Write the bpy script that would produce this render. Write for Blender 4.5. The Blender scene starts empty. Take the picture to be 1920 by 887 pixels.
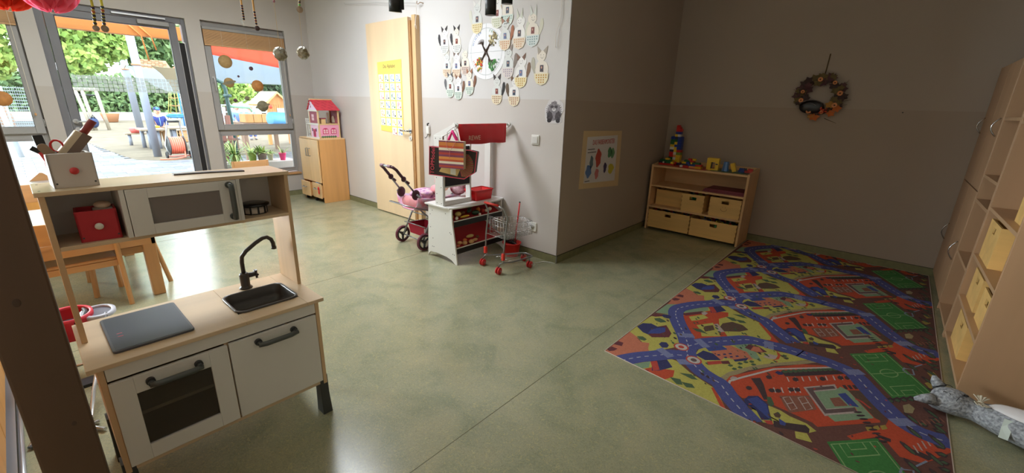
import bpy, bmesh, math, random
from mathutils import Matrix, Vector
random.seed(7)
PI = math.pi
S = bpy.context.scene
COL = S.collection
# ---------------- camera ----------------
cam = bpy.data.objects.new('camera', bpy.data.cameras.new('camera'))
COL.objects.link(cam); S.camera = cam
cam.data.sensor_fit = 'HORIZONTAL'; cam.data.sensor_width = 36.0
cam.data.lens = 797.8909 / 1920 * 36.0
cam.data.clip_start = 0.02; cam.data.clip_end = 300
yaw, pit, rol = 0.7125, 0.298, 0.0291
f = Vector((-math.sin(yaw)*math.cos(pit), math.cos(yaw)*math.cos(pit), -math.sin(pit)))
r0 = Vector((math.cos(yaw), math.sin(yaw), 0)); u0 = r0.cross(f)
r = math.cos(rol)*r0 + math.sin(rol)*u0; u = -math.sin(rol)*r0 + math.cos(rol)*u0
M = Matrix(((r.x, u.x, -f.x, 2.0519), (r.y, u.y, -f.y, -2.9922), (r.z, u.z, -f.z, 1.3474), (0, 0, 0, 1)))
cam.matrix_world = M
# ---------------- world / light ----------------
W = bpy.data.worlds.new('sky'); S.world = W; W.use_nodes = True
nt = W.node_tree; nt.nodes.clear()
o = nt.nodes.new('ShaderNodeOutputWorld'); bg = nt.nodes.new('ShaderNodeBackground')
tc = nt.nodes.new('ShaderNodeTexCoord'); sep = nt.nodes.new('ShaderNodeSeparateXYZ')
ramp = nt.nodes.new('ShaderNodeValToRGB'); nz = nt.nodes.new('ShaderNodeTexNoise'); mx = nt.nodes.new('ShaderNodeMixRGB')
nz.inputs['Scale'].default_value = 2.5; nz.inputs['Detail'].default_value = 5
ramp.color_ramp.elements[0].position = 0.0; ramp.color_ramp.elements[0].color = (0.95, 0.97, 1.0, 1)
ramp.color_ramp.elements[1].position = 0.6; ramp.color_ramp.elements[1].color = (0.62, 0.78, 1.0, 1)
nt.links.new(tc.outputs['Generated'], sep.inputs[0]); nt.links.new(sep.outputs['Z'], ramp.inputs[0])
nt.links.new(tc.outputs['Generated'], nz.inputs['Vector'])
mx.inputs['Color2'].default_value = (0.95, 0.96, 1.0, 1)
nt.links.new(nz.outputs['Fac'], mx.inputs['Fac']); nt.links.new(ramp.outputs[0], mx.inputs['Color1'])
nt.links.new(mx.outputs[0], bg.inputs[0]); bg.inputs[1].default_value = 7.0
nt.links.new(bg.outputs[0], o.inputs[0])
S.view_settings.view_transform = 'Standard'; S.view_settings.look = 'None'
S.view_settings.exposure = 0.22; S.view_settings.gamma = 1.0; S.view_settings.use_curve_mapping = False
S.cycles.use_denoising = True
S.cycles.max_bounces = 10; S.cycles.diffuse_bounces = 6; S.cycles.transparent_max_bounces = 12
S.cycles.sample_clamp_indirect = 6.0
S.cycles.caustics_reflective = False; S.cycles.caustics_refractive = False
def portal(y0, y1, z0, z1):
    l = bpy.data.lights.new('window_daylight', 'AREA'); l.shape = 'RECTANGLE'; l.size = y1-y0; l.size_y = z1-z0
    l.cycles.is_portal = True
    ob = bpy.data.objects.new('window_daylight', l); COL.objects.link(ob)
    ob.location = (-4.60, (y0+y1)/2, (z0+z1)/2); ob.rotation_euler = (0, -PI/2, 0)
    ob.rotation_euler = Matrix(((0, 0, -1), (1, 0, 0), (0, -1, 0))).to_euler()
for a in ((-1.27, -.32, .33, 2.22), (-2.63, -1.42, 0, 2.2), (-3.72, -2.757, .33, 2.22), (-5.3, -4.0, .33, 2.22), (-6.9, -5.6, .33, 2.22)): portal(*a)
sun = bpy.data.lights.new('hazy_sun', 'SUN'); sun.energy = 2.0; sun.angle = 0.3; sun.color = (1, .95, .86)
so = bpy.data.objects.new('hazy_sun', sun); COL.objects.link(so)
so.rotation_euler = Vector((-0.25, 0.62, -0.74)).to_track_quat('-Z', 'Y').to_euler()

def fill_lamp(y0, y1, z0, z1, power):  # added fill lamps outside the unseen side windows, stronger than the sky there
    l = bpy.data.lights.new('side_window_daylight', 'AREA'); l.shape = 'RECTANGLE'; l.size = y1-y0; l.size_y = z1-z0; l.energy = power; l.color = (.93, .97, 1.0)
    ob = bpy.data.objects.new('side_window_daylight', l); COL.objects.link(ob)
    ob.matrix_world = Matrix(((0, 0, -1, -4.64), (1, 0, 0, (y0+y1)/2), (0, -1, 0, (z0+z1)/2), (0, 0, 0, 1)))
fill_lamp(-5.3, -4.0, .35, 2.2, 480); fill_lamp(-6.9, -5.6, .35, 2.2, 480)
rl = bpy.data.lights.new('ceiling_fill_lamp', 'AREA'); rl.shape = 'RECTANGLE'; rl.size = 1.0; rl.size_y = 1.6; rl.energy = 98; rl.color = (.92, .97, 1.0)  # added fill lamp above the ceiling, brightens door wall and floor
ro = bpy.data.objects.new('ceiling_fill_lamp', rl); COL.objects.link(ro); ro.location = (-1.9, -1.8, 3.05)
# ---------------- materials ----------------
def lin(c):
    def g(v):
        v = v/255.0
        return v/12.92 if v <= .04045 else ((v+.055)/1.055)**2.4
    return (g(c[0]), g(c[1]), g(c[2]), 1)
MATS = {}
def mat(name, c, rough=.6, metal=0, var=0.0, scale=8, stretch=(1, 1, 1), bump=0, spec=.5, alpha=1, detail=4, c2=None, emis=0, trans=0, coat=0):
    if name in MATS: return MATS[name]
    m = bpy.data.materials.new(name); m.use_nodes = True; n = m.node_tree; p = n.nodes['Principled BSDF']
    p.inputs['Base Color'].default_value = lin(c); p.inputs['Roughness'].default_value = rough; p.inputs['Metallic'].default_value = metal
    p.inputs['Specular IOR Level'].default_value = spec; p.inputs['Alpha'].default_value = alpha
    if trans: p.inputs['Transmission Weight'].default_value = trans
    if coat: p.inputs['Coat Weight'].default_value = coat
    if emis: p.inputs['Emission Color'].default_value = lin(c); p.inputs['Emission Strength'].default_value = emis
    if var or bump or c2:
        t = n.nodes.new('ShaderNodeTexCoord'); mp = n.nodes.new('ShaderNodeMapping'); mp.inputs['Scale'].default_value = stretch
        nn = n.nodes.new('ShaderNodeTexNoise'); nn.inputs['Scale'].default_value = scale; nn.inputs['Detail'].default_value = detail
        n.links.new(t.outputs['Object'], mp.inputs[0]); n.links.new(mp.outputs[0], nn.inputs['Vector'])
        if var or c2:
            rr = n.nodes.new('ShaderNodeValToRGB'); rr.color_ramp.elements[0].position = .33; rr.color_ramp.elements[1].position = .67
            l = lin(c); k = lin(c2) if c2 else tuple(min(1, v*(1+var)) for v in l[:3])+(1,)
            rr.color_ramp.elements[0].color = tuple(v*(1-var) for v in l[:3])+(1,); rr.color_ramp.elements[1].color = k
            n.links.new(nn.outputs['Fac'], rr.inputs[0]); n.links.new(rr.outputs[0], p.inputs['Base Color'])
        if bump:
            b = n.nodes.new('ShaderNodeBump'); b.inputs['Strength'].default_value = bump; b.inputs['Distance'].default_value = .01
            n.links.new(nn.outputs['Fac'], b.inputs['Height']); n.links.new(b.outputs[0], p.inputs['Normal'])
    MATS[name] = m; return m
def wood(name, c, axis=2, rough=.45, var=.1, s=14, c2=None):
    st = [1, 1, 1]; st[axis] = .07
    return mat(name, c, rough, var=var, scale=s, stretch=tuple(st), detail=6, c2=c2)
white = mat('white_laminate', (214, 212, 208), .35)
whitep = mat('white_paint', (220, 218, 212), .5)
birchx = wood('birch_x', (208, 184, 152), 0, .3, .06); birchy = wood('birch_y', (208, 184, 152), 1, .3, .06); birchz = wood('birch_z', (204, 172, 134), 2, .4, .08)
beechy = wood('beech_y', (198, 150, 102), 1, .3); beechz = wood('beech_z', (198, 150, 102), 2, .3); beechx = wood('beech_x', (198, 150, 102), 0, .3)
maplez = wood('maple_z', (200, 168, 132), 2, .5, .05); mapley = wood('maple_y', (205, 170, 132), 1, .5, .05)
plyx = wood('box_plywood', (222, 180, 112), 0, .5, .1)
chrome = mat('chrome', (190, 190, 192), .25, 1)
silver = mat('silver_tube', (150, 152, 156), .35, .9)
black = mat('black_plastic', (22, 22, 24), .45)
dgrey = mat('dark_grey_plastic', (52, 54, 54), .5)
redp = mat('red_plastic', (200, 30, 32), .35)
framem = mat('window_frame_grey', (150, 148, 146), .45, var=.04, scale=5)
rubber = mat('rubber_seal', (24, 22, 24), .8)
paperw = mat('paper_white', (226, 224, 220), .8)

def fabric(name, c, tr=.55):
    m = bpy.data.materials.new(name); m.use_nodes = True; n = m.node_tree; n.nodes.clear(); o = n.nodes.new('ShaderNodeOutputMaterial'); a = n.nodes.new('ShaderNodeBsdfDiffuse'); b = n.nodes.new('ShaderNodeBsdfTranslucent'); x = n.nodes.new('ShaderNodeMixShader')
    a.inputs[0].default_value = lin(c); b.inputs[0].default_value = lin(c); x.inputs[0].default_value = tr; n.links.new(a.outputs[0], x.inputs[1]); n.links.new(b.outputs[0], x.inputs[2]); n.links.new(x.outputs[0], o.inputs[0]); return m
# ---------------- mesh helpers ----------------
class MB:
    def __init__(s): s.v = []; s.f = []; s.m = []; s.sm = []
    def add(s, vs, fs, m=0, smooth=False):
        b = len(s.v); s.v += [tuple(v) for v in vs]
        for q in fs: s.f.append(tuple(b+i for i in q)); s.m.append(m); s.sm.append(smooth)
        return s
    def box(s, x0, x1, y0, y1, z0, z1, m=0, T=None):
        vs = [(x, y, z) for x in (x0, x1) for y in (y0, y1) for z in (z0, z1)]
        if T is not None: vs = [T @ Vector(v) for v in vs]
        return s.add(vs, [(0, 1, 3, 2), (4, 6, 7, 5), (0, 4, 5, 1), (2, 3, 7, 6), (0, 2, 6, 4), (1, 5, 7, 3)], m)
    def tube(s, pts, rad=.01, seg=10, m=0, closed=False, smooth=True):
        pts = [Vector(p) for p in pts]; n = len(pts); R = rad if isinstance(rad, (list, tuple)) else [rad]*n
        prev = None; rings = []
        for i, p in enumerate(pts):
            if closed: d = pts[(i+1) % n]-pts[i-1]
            else: d = pts[min(i+1, n-1)]-pts[max(i-1, 0)]
            d = d.normalized() if d.length > 1e-9 else Vector((0, 0, 1))
            if prev is None: a = Vector((0, 0, 1)) if abs(d.z) < .9 else Vector((1, 0, 0)); a = (a-d*a.dot(d)).normalized()
            else:
                a = prev-d*prev.dot(d); a = a.normalized() if a.length > 1e-6 else d.orthogonal().normalized()
            prev = a; b = d.cross(a)
            rings.append([p+R[i]*(math.cos(2*PI*k/seg)*a+math.sin(2*PI*k/seg)*b) for k in range(seg)])
        vs = [v for rg in rings for v in rg]; fs = []
        for i in range(n if closed else n-1):
            j = (i+1) % n
            for k in range(seg): fs.append((i*seg+k, i*seg+(k+1) % seg, j*seg+(k+1) % seg, j*seg+k))
        s.add(vs, fs, m, smooth)
        if not closed: s.add(rings[0], [tuple(range(seg))[::-1]], m); s.add(rings[-1], [tuple(range(seg))], m)
        return s
    def lathe(s, prof, c=(0, 0, 0), axis=(0, 0, 1), seg=20, m=0, smooth=True, caps=True):
        ax = Vector(axis).normalized(); a = ax.orthogonal().normalized(); b = ax.cross(a); c = Vector(c)
        vs = [c+ax*z+rr*(math.cos(2*PI*k/seg)*a+math.sin(2*PI*k/seg)*b) for rr, z in prof for k in range(seg)]
        fs = [(i*seg+k, i*seg+(k+1) % seg, (i+1)*seg+(k+1) % seg, (i+1)*seg+k) for i in range(len(prof)-1) for k in range(seg)]
        s.add(vs, fs, m, smooth)
        if caps:
            if prof[0][0] > 1e-4: s.add(vs[:seg], [tuple(range(seg))[::-1]], m)
            if prof[-1][0] > 1e-4: s.add(vs[-seg:], [tuple(range(seg))], m)
        return s
    def cyl(s, c, rad, h, axis=(0, 0, 1), seg=20, m=0): return s.lathe([(rad, 0), (rad, h)], c, axis, seg, m)
    def sph(s, c, R, m=0, seg=14, rings=9, T=None, smooth=True):
        R = R if isinstance(R, (tuple, list)) else (R, R, R); c = Vector(c)
        vs = []
        for i in range(1, rings):
            t = PI*i/rings
            for k in range(seg):
                v = Vector((R[0]*math.sin(t)*math.cos(2*PI*k/seg), R[1]*math.sin(t)*math.sin(2*PI*k/seg), R[2]*math.cos(t)))
                vs.append(c+((T @ v) if T is not None else v))
        tp = Vector((0, 0, R[2])); 
        if T is not None: tp = T @ tp
        vs += [c+tp, c-tp]; a = (rings-1)*seg
        fs = [(i*seg+k, (i+1)*seg+k, (i+1)*seg+(k+1) % seg, i*seg+(k+1) % seg) for i in range(rings-2) for k in range(seg)]
        fs += [(a, k, (k+1) % seg) for k in range(seg)]+[(a+1, (rings-2)*seg+(k+1) % seg, (rings-2)*seg+k) for k in range(seg)]
        return s.add(vs, fs, m, smooth)
    def prism(s, poly, fn, m=0, smooth=False):
        """poly: 2d outline; fn(a, b, t) -> 3d point with t in (0, 1) for the two faces"""
        n = len(poly); vs = [fn(a, b, 0) for a, b in poly]+[fn(a, b, 1) for a, b in poly]
        fs = [tuple(range(n))[::-1], tuple(range(n, 2*n))]+[(i, (i+1) % n, n+(i+1) % n, n+i) for i in range(n)]
        return s.add(vs, fs, m, smooth)
    def loft(s, rings, m=0, smooth=True, cap0=False, cap1=False):
        n = len(rings[0]); vs = [v for q in rings for v in q]
        fs = [(i*n+k, i*n+(k+1) % n, (i+1)*n+(k+1) % n, (i+1)*n+k) for i in range(len(rings)-1) for k in range(n)]
        s.add(vs, fs, m, smooth)
        if cap0: s.add(rings[0], [tuple(range(n))[::-1]], m)
        if cap1: s.add(rings[-1], [tuple(range(n))], m)
        return s
    def mesh(s, name, mats):
        me = bpy.data.meshes.new(name); me.from_pydata(s.v, [], s.f)
        for mm in (mats if isinstance(mats, (list, tuple)) else [mats]): me.materials.append(mm)
        me.polygons.foreach_set('material_index', s.m); me.polygons.foreach_set('use_smooth', s.sm)
        bm = bmesh.new(); bm.from_mesh(me)
        if len(bm.faces) < 60000: bmesh.ops.remove_doubles(bm, verts=bm.verts, dist=1e-5) if any(s.sm) else None; bmesh.ops.recalc_face_normals(bm, faces=bm.faces)
        bm.to_mesh(me); bm.free(); me.update(); return me
    def build(s, name, mats, parent=None, bev=0, solid=0, sub=0, **props):
        ob = bpy.data.objects.new(name, s.mesh(name, mats)); COL.objects.link(ob)
        if parent is not None: setp(ob, parent)
        if solid: d = ob.modifiers.new('solid', 'SOLIDIFY'); d.thickness = solid; d.offset = 0
        if sub: d = ob.modifiers.new('sub', 'SUBSURF'); d.levels = sub; d.render_levels = sub
        if bev:
            d = ob.modifiers.new('bevel', 'BEVEL'); d.width = bev; d.segments = 2; d.limit_method = 'ANGLE'; d.angle_limit = .7
        for k, v in props.items(): ob[k] = v
        return ob
def setp(ob, parent):
    ob.parent = parent; ob.matrix_parent_inverse = base_of(parent).inverted()
def base_of(o):
    m = o.matrix_basis.copy()
    if o.parent is not None: m = base_of(o.parent) @ o.matrix_parent_inverse @ m
    return m
def thing(name, label, cat, loc=(0, 0, 0), group=None):
    o = bpy.data.objects.new(name, None); COL.objects.link(o); o.location = loc; o.empty_display_size = .05
    o['label'] = label; o['category'] = cat
    if group: o['group'] = group
    return o
def tag(o, label, cat, group=None, kind=None):
    o['label'] = label; o['category'] = cat
    if group: o['group'] = group
    if kind: o['kind'] = kind
    return o
def struct(mb, name, mats, label=None, **k):
    o = mb.build(name, mats, **k); o['kind'] = 'structure'
    if label: o['label'] = label; o['category'] = name.split('_')[0]
    return o
def copy_tree(o, parent=None):
    c = o.copy(); COL.objects.link(c)
    if parent is not None: c.parent = parent
    for ch in list(o.children): copy_tree(ch, c)
    return c
def text(body, size, m, T, parent=None, name='lettering', align='CENTER', depth=.0004, sx=1.0):
    cu = bpy.data.curves.new('t', 'FONT'); cu.body = body; cu.size = size; cu.align_x = align; cu.align_y = 'CENTER'; cu.extrude = depth
    cu.resolution_u = 2
    ob = bpy.data.objects.new('t', cu); COL.objects.link(ob)
    dg = bpy.context.evaluated_depsgraph_get(); me = bpy.data.meshes.new_from_object(ob.evaluated_get(dg)); bpy.data.objects.remove(ob)
    me.name = name; me.materials.clear(); me.materials.append(m); me.transform(T @ Matrix.Diagonal((sx, 1, 1, 1)))
    o2 = bpy.data.objects.new(name, me); COL.objects.link(o2)
    if parent is not None: setp(o2, parent)
    return o2
def frame(org, X, Y):
    X = Vector(X).normalized(); Y = Vector(Y); Y = (Y-X*Y.dot(X)).normalized(); Z = X.cross(Y)
    return Matrix(((X.x, Y.x, Z.x, org[0]), (X.y, Y.y, Z.y, org[1]), (X.z, Y.z, Z.z, org[2]), (0, 0, 0, 1)))
def rrect(w, h, r, n=4):
    return [(cx+r*math.cos(a), cy+r*math.sin(a)) for cx, cy, a0 in ((w/2-r, h/2-r, 0), (-w/2+r, h/2-r, PI/2), (-w/2+r, -h/2+r, PI), (w/2-r, -h/2+r, 1.5*PI)) for a in [a0+PI/2*k/n for k in range(n+1)]]
def circ(n, r=1, rx=None): return [(r*math.cos(2*PI*k/n), (rx or r)*math.sin(2*PI*k/n)) for k in range(n)]

# ---------------- room shell ----------------
L = -4.4166; D = 2.1565
WT = .22
def wallmat(name, lo, hi, zs=1.405):
    m = mat(name, hi, .85, var=.02, scale=3, bump=.03); n = m.node_tree; p = n.nodes['Principled BSDF']
    t = n.nodes.new('ShaderNodeTexCoord'); sp = n.nodes.new('ShaderNodeSeparateXYZ'); g = n.nodes.new('ShaderNodeMath'); g.operation = 'GREATER_THAN'; g.inputs[1].default_value = zs
    n.links.new(t.outputs['Object'], sp.inputs[0]); n.links.new(sp.outputs[2], g.inputs[0])
    nz = n.nodes.new('ShaderNodeTexNoise'); nz.inputs['Scale'].default_value = 1.3; nz.inputs['Detail'].default_value = 6
    n.links.new(t.outputs['Object'], nz.inputs['Vector'])
    a = n.nodes.new('ShaderNodeMixRGB'); a.inputs[1].default_value = lin(lo); a.inputs[2].default_value = lin(hi); n.links.new(g.outputs[0], a.inputs[0])
    b = n.nodes.new('ShaderNodeMixRGB'); b.blend_type = 'MULTIPLY'; b.inputs[0].default_value = .12
    n.links.new(a.outputs[0], b.inputs[1]); n.links.new(nz.outputs['Fac'], b.inputs[2]); n.links.new(b.outputs[0], p.inputs['Base Color'])
    return m
wl = wallmat('wall_paint', (204, 197, 192), (212, 209, 208))
wl2 = wallmat('alcove_wall_shade_tint', (170, 154, 140), (176, 162, 150))  # alcove's dimness and warm bounce put into the wall colour
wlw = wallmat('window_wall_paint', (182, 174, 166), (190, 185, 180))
H = 2.95
# window wall with openings
OPEN = [(-1.27, -.32, .33, 2.22), (-2.633, -1.42, 0, 2.21), (-3.72, -2.757, .33, 2.22), (-5.3, -4.0, .33, 2.22), (-6.9, -5.6, .33, 2.22)]
mb = MB(); ys = [0.0]
prev = .2
for y0, y1, z0, z1 in OPEN:
    mb.box(L-WT, L, y1, prev, 0, H)
    mb.box(L-WT, L, y0, y1, z1, H)
    if z0 > 0: mb.box(L-WT, L, y0, y1, 0, z0)
    prev = y0
mb.box(L-WT, L, -8.2, prev, 0, H)
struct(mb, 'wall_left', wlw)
struct(MB().box(L, 0, 0, .2, 0, H), 'wall_back', wl)
struct(MB().box(-.2, 0, .2, D+.2, 0, H), 'wall_middle', wl2)
struct(MB().box(0, 3.2, D, D+.2, 0, H), 'wall_far', wl2)
struct(MB().box(2.98, 3.2, -8.2, D, 0, H), 'wall_right', wl2)
struct(MB().box(L-WT, 3.2, -8.4, -8.2, 0, H), 'wall_front', wl)
struct(MB().box(-.004, .0006, .0, .2, 0, H), 'trim_1', wl2)  # thin skin carrying the dimmed alcove tone round to the corner
cl_ = mat('ceiling_paint', (214, 210, 204), .9); q = MB(); RX0, RX1, RY0, RY1 = -2.4, -1.4, -2.6, -1.0
q.box(L-WT, RX0, -8.4, D+.2, H, H+.15); q.box(RX1, 3.2, -8.4, D+.2, H, H+.15); q.box(RX0, RX1, -8.4, RY0, H, H+.15); q.box(RX0, RX1, RY1, D+.2, H, H+.15)
struct(q, 'ceiling', cl_)
q = MB(); q.box(RX0-.05, RX0, RY0-.05, RY1+.05, H-.01, H+.3); q.box(RX1, RX1+.05, RY0-.05, RY1+.05, H-.01, H+.3); q.box(RX0, RX1, RY0-.05, RY0, H-.01, H+.3); q.box(RX0, RX1, RY1, RY1+.05, H-.01, H+.3)
struct(q, 'window_5', whitep)  # unseen well added round the ceiling fill lamp
# floor
fm = mat('marbled_linoleum', (136, 142, 100), .33, spec=.5)
n = fm.node_tree; p = n.nodes['Principled BSDF']
t = n.nodes.new('ShaderNodeTexCoord')
def noise(sc, det, dist=0):
    q = n.nodes.new('ShaderNodeTexNoise'); q.inputs['Scale'].default_value = sc; q.inputs['Detail'].default_value = det; q.inputs['Distortion'].default_value = dist
    n.links.new(t.outputs['Object'], q.inputs['Vector']); return q
def rampn(src, cols):
    q = n.nodes.new('ShaderNodeValToRGB'); e = q.color_ramp.elements
    e[0].position = cols[0][0]; e[0].color = cols[0][1]; e[1].position = cols[-1][0]; e[1].color = cols[-1][1]
    for pp, cc in cols[1:-1]: k = e.new(pp); k.color = cc
    n.links.new(src.outputs['Fac'], q.inputs[0]); return q
n1 = rampn(noise(5, 10, .6), [(.3, lin((136, 138, 112))), (.5, lin((150, 149, 122))), (.72, lin((160, 155, 126)))])
n2 = rampn(noise(34, 6, 3.5), [(.54, (0, 0, 0, 1)), (.66, (1, 1, 1, 1))])
n3 = rampn(noise(60, 5, 4.0), [(.35, (.0, .0, .0, 1)), (.6, (1, 1, 1, 1))])
a = n.nodes.new('ShaderNodeMixRGB'); a.inputs[2].default_value = lin((186, 174, 122)); n.links.new(n1.outputs[0], a.inputs[1])
mm = n.nodes.new('ShaderNodeMath'); mm.operation = 'MULTIPLY'; mm.inputs[1].default_value = .45
n.links.new(n2.outputs[0], mm.inputs[0]); n.links.new(mm.outputs[0], a.inputs[0])
b = n.nodes.new('ShaderNodeMixRGB'); b.blend_type = 'MULTIPLY'; b.inputs[0].default_value = .22; n.links.new(a.outputs[0], b.inputs[1]); n.links.new(n3.outputs[0], b.inputs[2])
n.links.new(b.outputs[0], p.inputs['Base Color'])
rr = n.nodes.new('ShaderNodeMapRange'); rr.inputs[3].default_value = .2; rr.inputs[4].default_value = .3
n.links.new(n1.outputs[0], rr.inputs[0]); n.links.new(rr.outputs[0], p.inputs['Roughness'])
bp = n.nodes.new('ShaderNodeBump'); bp.inputs['Strength'].default_value = .05; bp.inputs['Distance'].default_value = .02
n.links.new(noise(5, 3).outputs['Fac'], bp.inputs['Height']); n.links.new(bp.outputs[0], p.inputs['Normal'])
fl = struct(MB().box(L-WT, 3.2, -8.4, D+.2, -.1, 0), 'floor', fm)
seam = mat('weld_seam', (96, 92, 62), .6)
sm_ = MB()
for x in (-3.06, -1.06, .94): sm_.box(x-.0015, x+.0015, -8.2, (0 if x < 0 else D)-.01, 0, .0006)
sm_.build('weld_seam', seam, fl)
# baseboards
bbm = mat('baseboard_linoleum', (120, 118, 84), .5, var=.1, scale=20)
bb = mat('baseboard_top_edge', (60, 56, 40), .6)
def baseb(name, x0, x1, y0, y1):
    o = struct(MB().box(x0, x1, y0, y1, 0, .066), name, bbm)
    MB().box(x0, x1, y0, y1, .066, .070).build('top_edge', bb, o)
baseb('baseboard_back', -1.86, .008, -.008, 0); baseb('baseboard_back', L, -2.86, -.008, 0)
baseb('baseboard_middle', 0, .008, 0, D); baseb('baseboard_far', .008, 2.6, D-.008, D)
baseb('baseboard_left', L, L+.008, -1.41, -.008); baseb('baseboard_left', L, L+.008, -4.0, -2.64)
MB().box(0, .009, -.009, 0, 0, .07).build('corner_piece', mat('alu_corner', (120, 118, 112), .5, .4), bpy.data.objects['baseboard_middle'])

# ---------------- windows ----------------
def glassmat():
    m = bpy.data.materials.new('pane_glass'); m.use_nodes = True; n = m.node_tree; n.nodes.clear()
    o = n.nodes.new('ShaderNodeOutputMaterial'); tr = n.nodes.new('ShaderNodeBsdfTransparent'); gl = n.nodes.new('ShaderNodeBsdfGlossy'); mx = n.nodes.new('ShaderNodeMixShader')
    fr = n.nodes.new('ShaderNodeFresnel'); fr.inputs[0].default_value = 1.45; gl.inputs['Roughness'].default_value = .02
    tr.inputs[0].default_value = (.93, .97, .96, 1)
    n.links.new(fr.outputs[0], mx.inputs[0]); n.links.new(tr.outputs[0], mx.inputs[1]); n.links.new(gl.outputs[0], mx.inputs[2]); n.links.new(mx.outputs[0], o.inputs[0])
    return m
glass = glassmat()
XF = L-.055   # outer frame face plane
handlem = mat('satin_alu', (188, 188, 190), .35, .6)
blindw = wood('blind_slat_wood', (196, 154, 108), 1, .45, .08)
def ring(mb, x0, x1, y0, y1, z0, z1, w, wt=None, wb=None, m=0):
    wt = w if wt is None else wt; wb = w if wb is None else wb
    mb.box(x0, x1, y0, y0+w, z0, z1, m); mb.box(x0, x1, y1-w, y1, z0, z1, m)
    mb.box(x0, x1, y0+w, y1-w, z1-wt, z1, m); mb.box(x0, x1, y0+w, y1-w, z0, z0+wb, m)
    return mb
def handle(parent, y, z0, z1):
    h = MB(); zc = z1-.015
    h.box(XF+.03, XF+.038, y-.014, y+.014, zc-.05, zc+.02); h.cyl((XF+.036, y, zc), .009, .03, (1, 0, 0), 12)
    h.tube([(XF+.066, y, zc), (XF+.068, y+.003, zc-.04), (XF+.064, y+.004, z0)], [.009, .008, .007], 10)
    return h.build('handle', handlem, parent, bev=.002)
def window(n, y0, y1, blind=True, hy=None):
    w = thing('window_%d' % n, 'x', 'window', (L, (y0+y1)/2, .33)); del w['label']; del w['category']; w['kind'] = 'structure'
    ring(MB(), XF-.06, XF, y0, y1, .345, 2.215, .035, .06, .045).box(XF-.06, XF, y0+.035, y1-.035, .885, .95).build('frame', framem, w, bev=.003)
    ring(MB(), XF-.045, XF+.028, y0+.012, y1-.012, .945, 2.16, .068).build('sash', framem, w, bev=.004)
    ring(MB(), XF-.02, XF+.006, y0+.035, y1-.035, .39, .885, .014).build('glazing_bead', framem, w, bev=.002)
    MB().box(XF-.03, XF-.026, y0+.07, y1-.07, 1.0, 2.1).build('pane', glass, w)
    MB().box(XF-.03, XF-.026, y0+.045, y1-.045, .4, .88).build('pane', glass, w)
    ring(MB(), XF+.028, XF+.0285, y0+.078, y1-.078, 1.011, 2.094, .003).build('seal', rubber, w)
    MB().box(L-.06, L+.02, y0-.012, y1+.012, .308, .333).build('sill', beechy, w, bev=.003)
    for z in (1.05, 2.05): MB().cyl((XF+.02, y1-.006, z-.035), .007, .07, (0, 0, 1), 10).build('hinge', handlem, w)
    handle(w, y0+.048, 1.42, 1.585)
    b = MB()
    b.box(L-.035, L-.002, y0+.01, y1-.01, 2.125, 2.155); b.build('blind_headrail', framem, w, bev=.002)
    k = 0; z = 1.965
    while z < 2.115:
        MB().box(L-.04+.002*(k % 2), L-.004, y0+.012, y1-.012, z, z+.0055).build('slat', blindw, w); z += .0075; k += 1
    MB().box(L-.042, L-.002, y0+.012, y1-.012, 1.945, 1.962).build('bottom_rail', blindw, w, bev=.003)
    c = MB()
    for yy in (y0+.2, (y0+y1)/2, y1-.2): c.tube([(L-.002, yy, 1.95), (L-.001, yy, 2.13)], .0012, 6)
    c.tube([(L+.004, y1-.05, 2.13), (L+.006, y1-.05, 1.3), (L+.006, y1-.053, 1.15)], .0016, 6)
    c.build('blind_cord', mat('cord', (225, 215, 195), .8), w)
    MB().lathe([(.003, 0), (.008, .006), (.009, .02), (.004, .028)], (L+.006, y1-.053, 1.12), seg=10).build('cord_weight', beechz, w)
    return w
window(1, -3.72, -2.757); w2 = window(2, -1.27, -.32); window(3, -5.3, -4.0); window(4, -6.9, -5.6)
# terrace door
d = thing('door_1', 'x', 'door', (L, -2.03, 0)); del d['label']; del d['category']; d['kind'] = 'structure'
dm = mat('door_frame_grey', (112, 112, 116), .45, var=.05, scale=6)
q = MB(); q.box(XF-.06, XF+.02, -2.633, -2.572, 0, 2.21); q.box(XF-.06, XF+.02, -1.455, -1.42, 0, 2.21); q.box(XF-.06, XF+.02, -2.572, -1.455, 2.15, 2.21); q.build('frame', dm, d, bev=.003)
ring(MB(), XF-.04, XF+.03, -2.568, -1.51, .012, 2.143, .072, .065, .1).build('leaf', dm, d, bev=.004)
MB().box(XF-.02, XF-.012, -2.49, -1.585, .115, 2.075).build('pane', glass, d)
ring(MB(), XF+.03, XF+.031, -2.497, -1.581, .11, 2.079, .004).build('seal', rubber, d)
MB().box(XF, XF+.034, -1.508, -1.458, .02, 1.94).build('finger_guard', rubber, d, bev=.004)
MB().box(XF, XF+.036, -1.514, -1.509, .0, 1.95).box(XF, XF+.036, -1.457, -1.447, .0, 1.95).build('guard_rail', handlem, d)
MB().box(L-.1, L, -2.633, -1.42, 0, .012).build('threshold', handlem, d)
MB().box(XF+.02, XF+.05, -2.06, -1.60, 2.165, 2.185).build('closer_rail', handlem, d, bev=.003)
MB().box(XF+.03, XF+.07, -1.86, -1.58, 2.095, 2.14).build('closer_body', framem, d, bev=.004)
h = MB(); h.cyl((XF+.03, -2.535, 1.065), .024, .008, (1, 0, 0), 18); h.cyl((XF+.036, -2.535, 1.065), .01, .04, (1, 0, 0), 12)
h.tube([(XF+.075, -2.535, 1.065), (XF+.08, -2.50, 1.064), (XF+.078, -2.41, 1.062)], .009, 12); h.build('handle', handlem, d)
MB().cyl((XF+.03, -2.535, .985), .02, .008, (1, 0, 0), 18).build('keyhole_plate', handlem, d)
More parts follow.
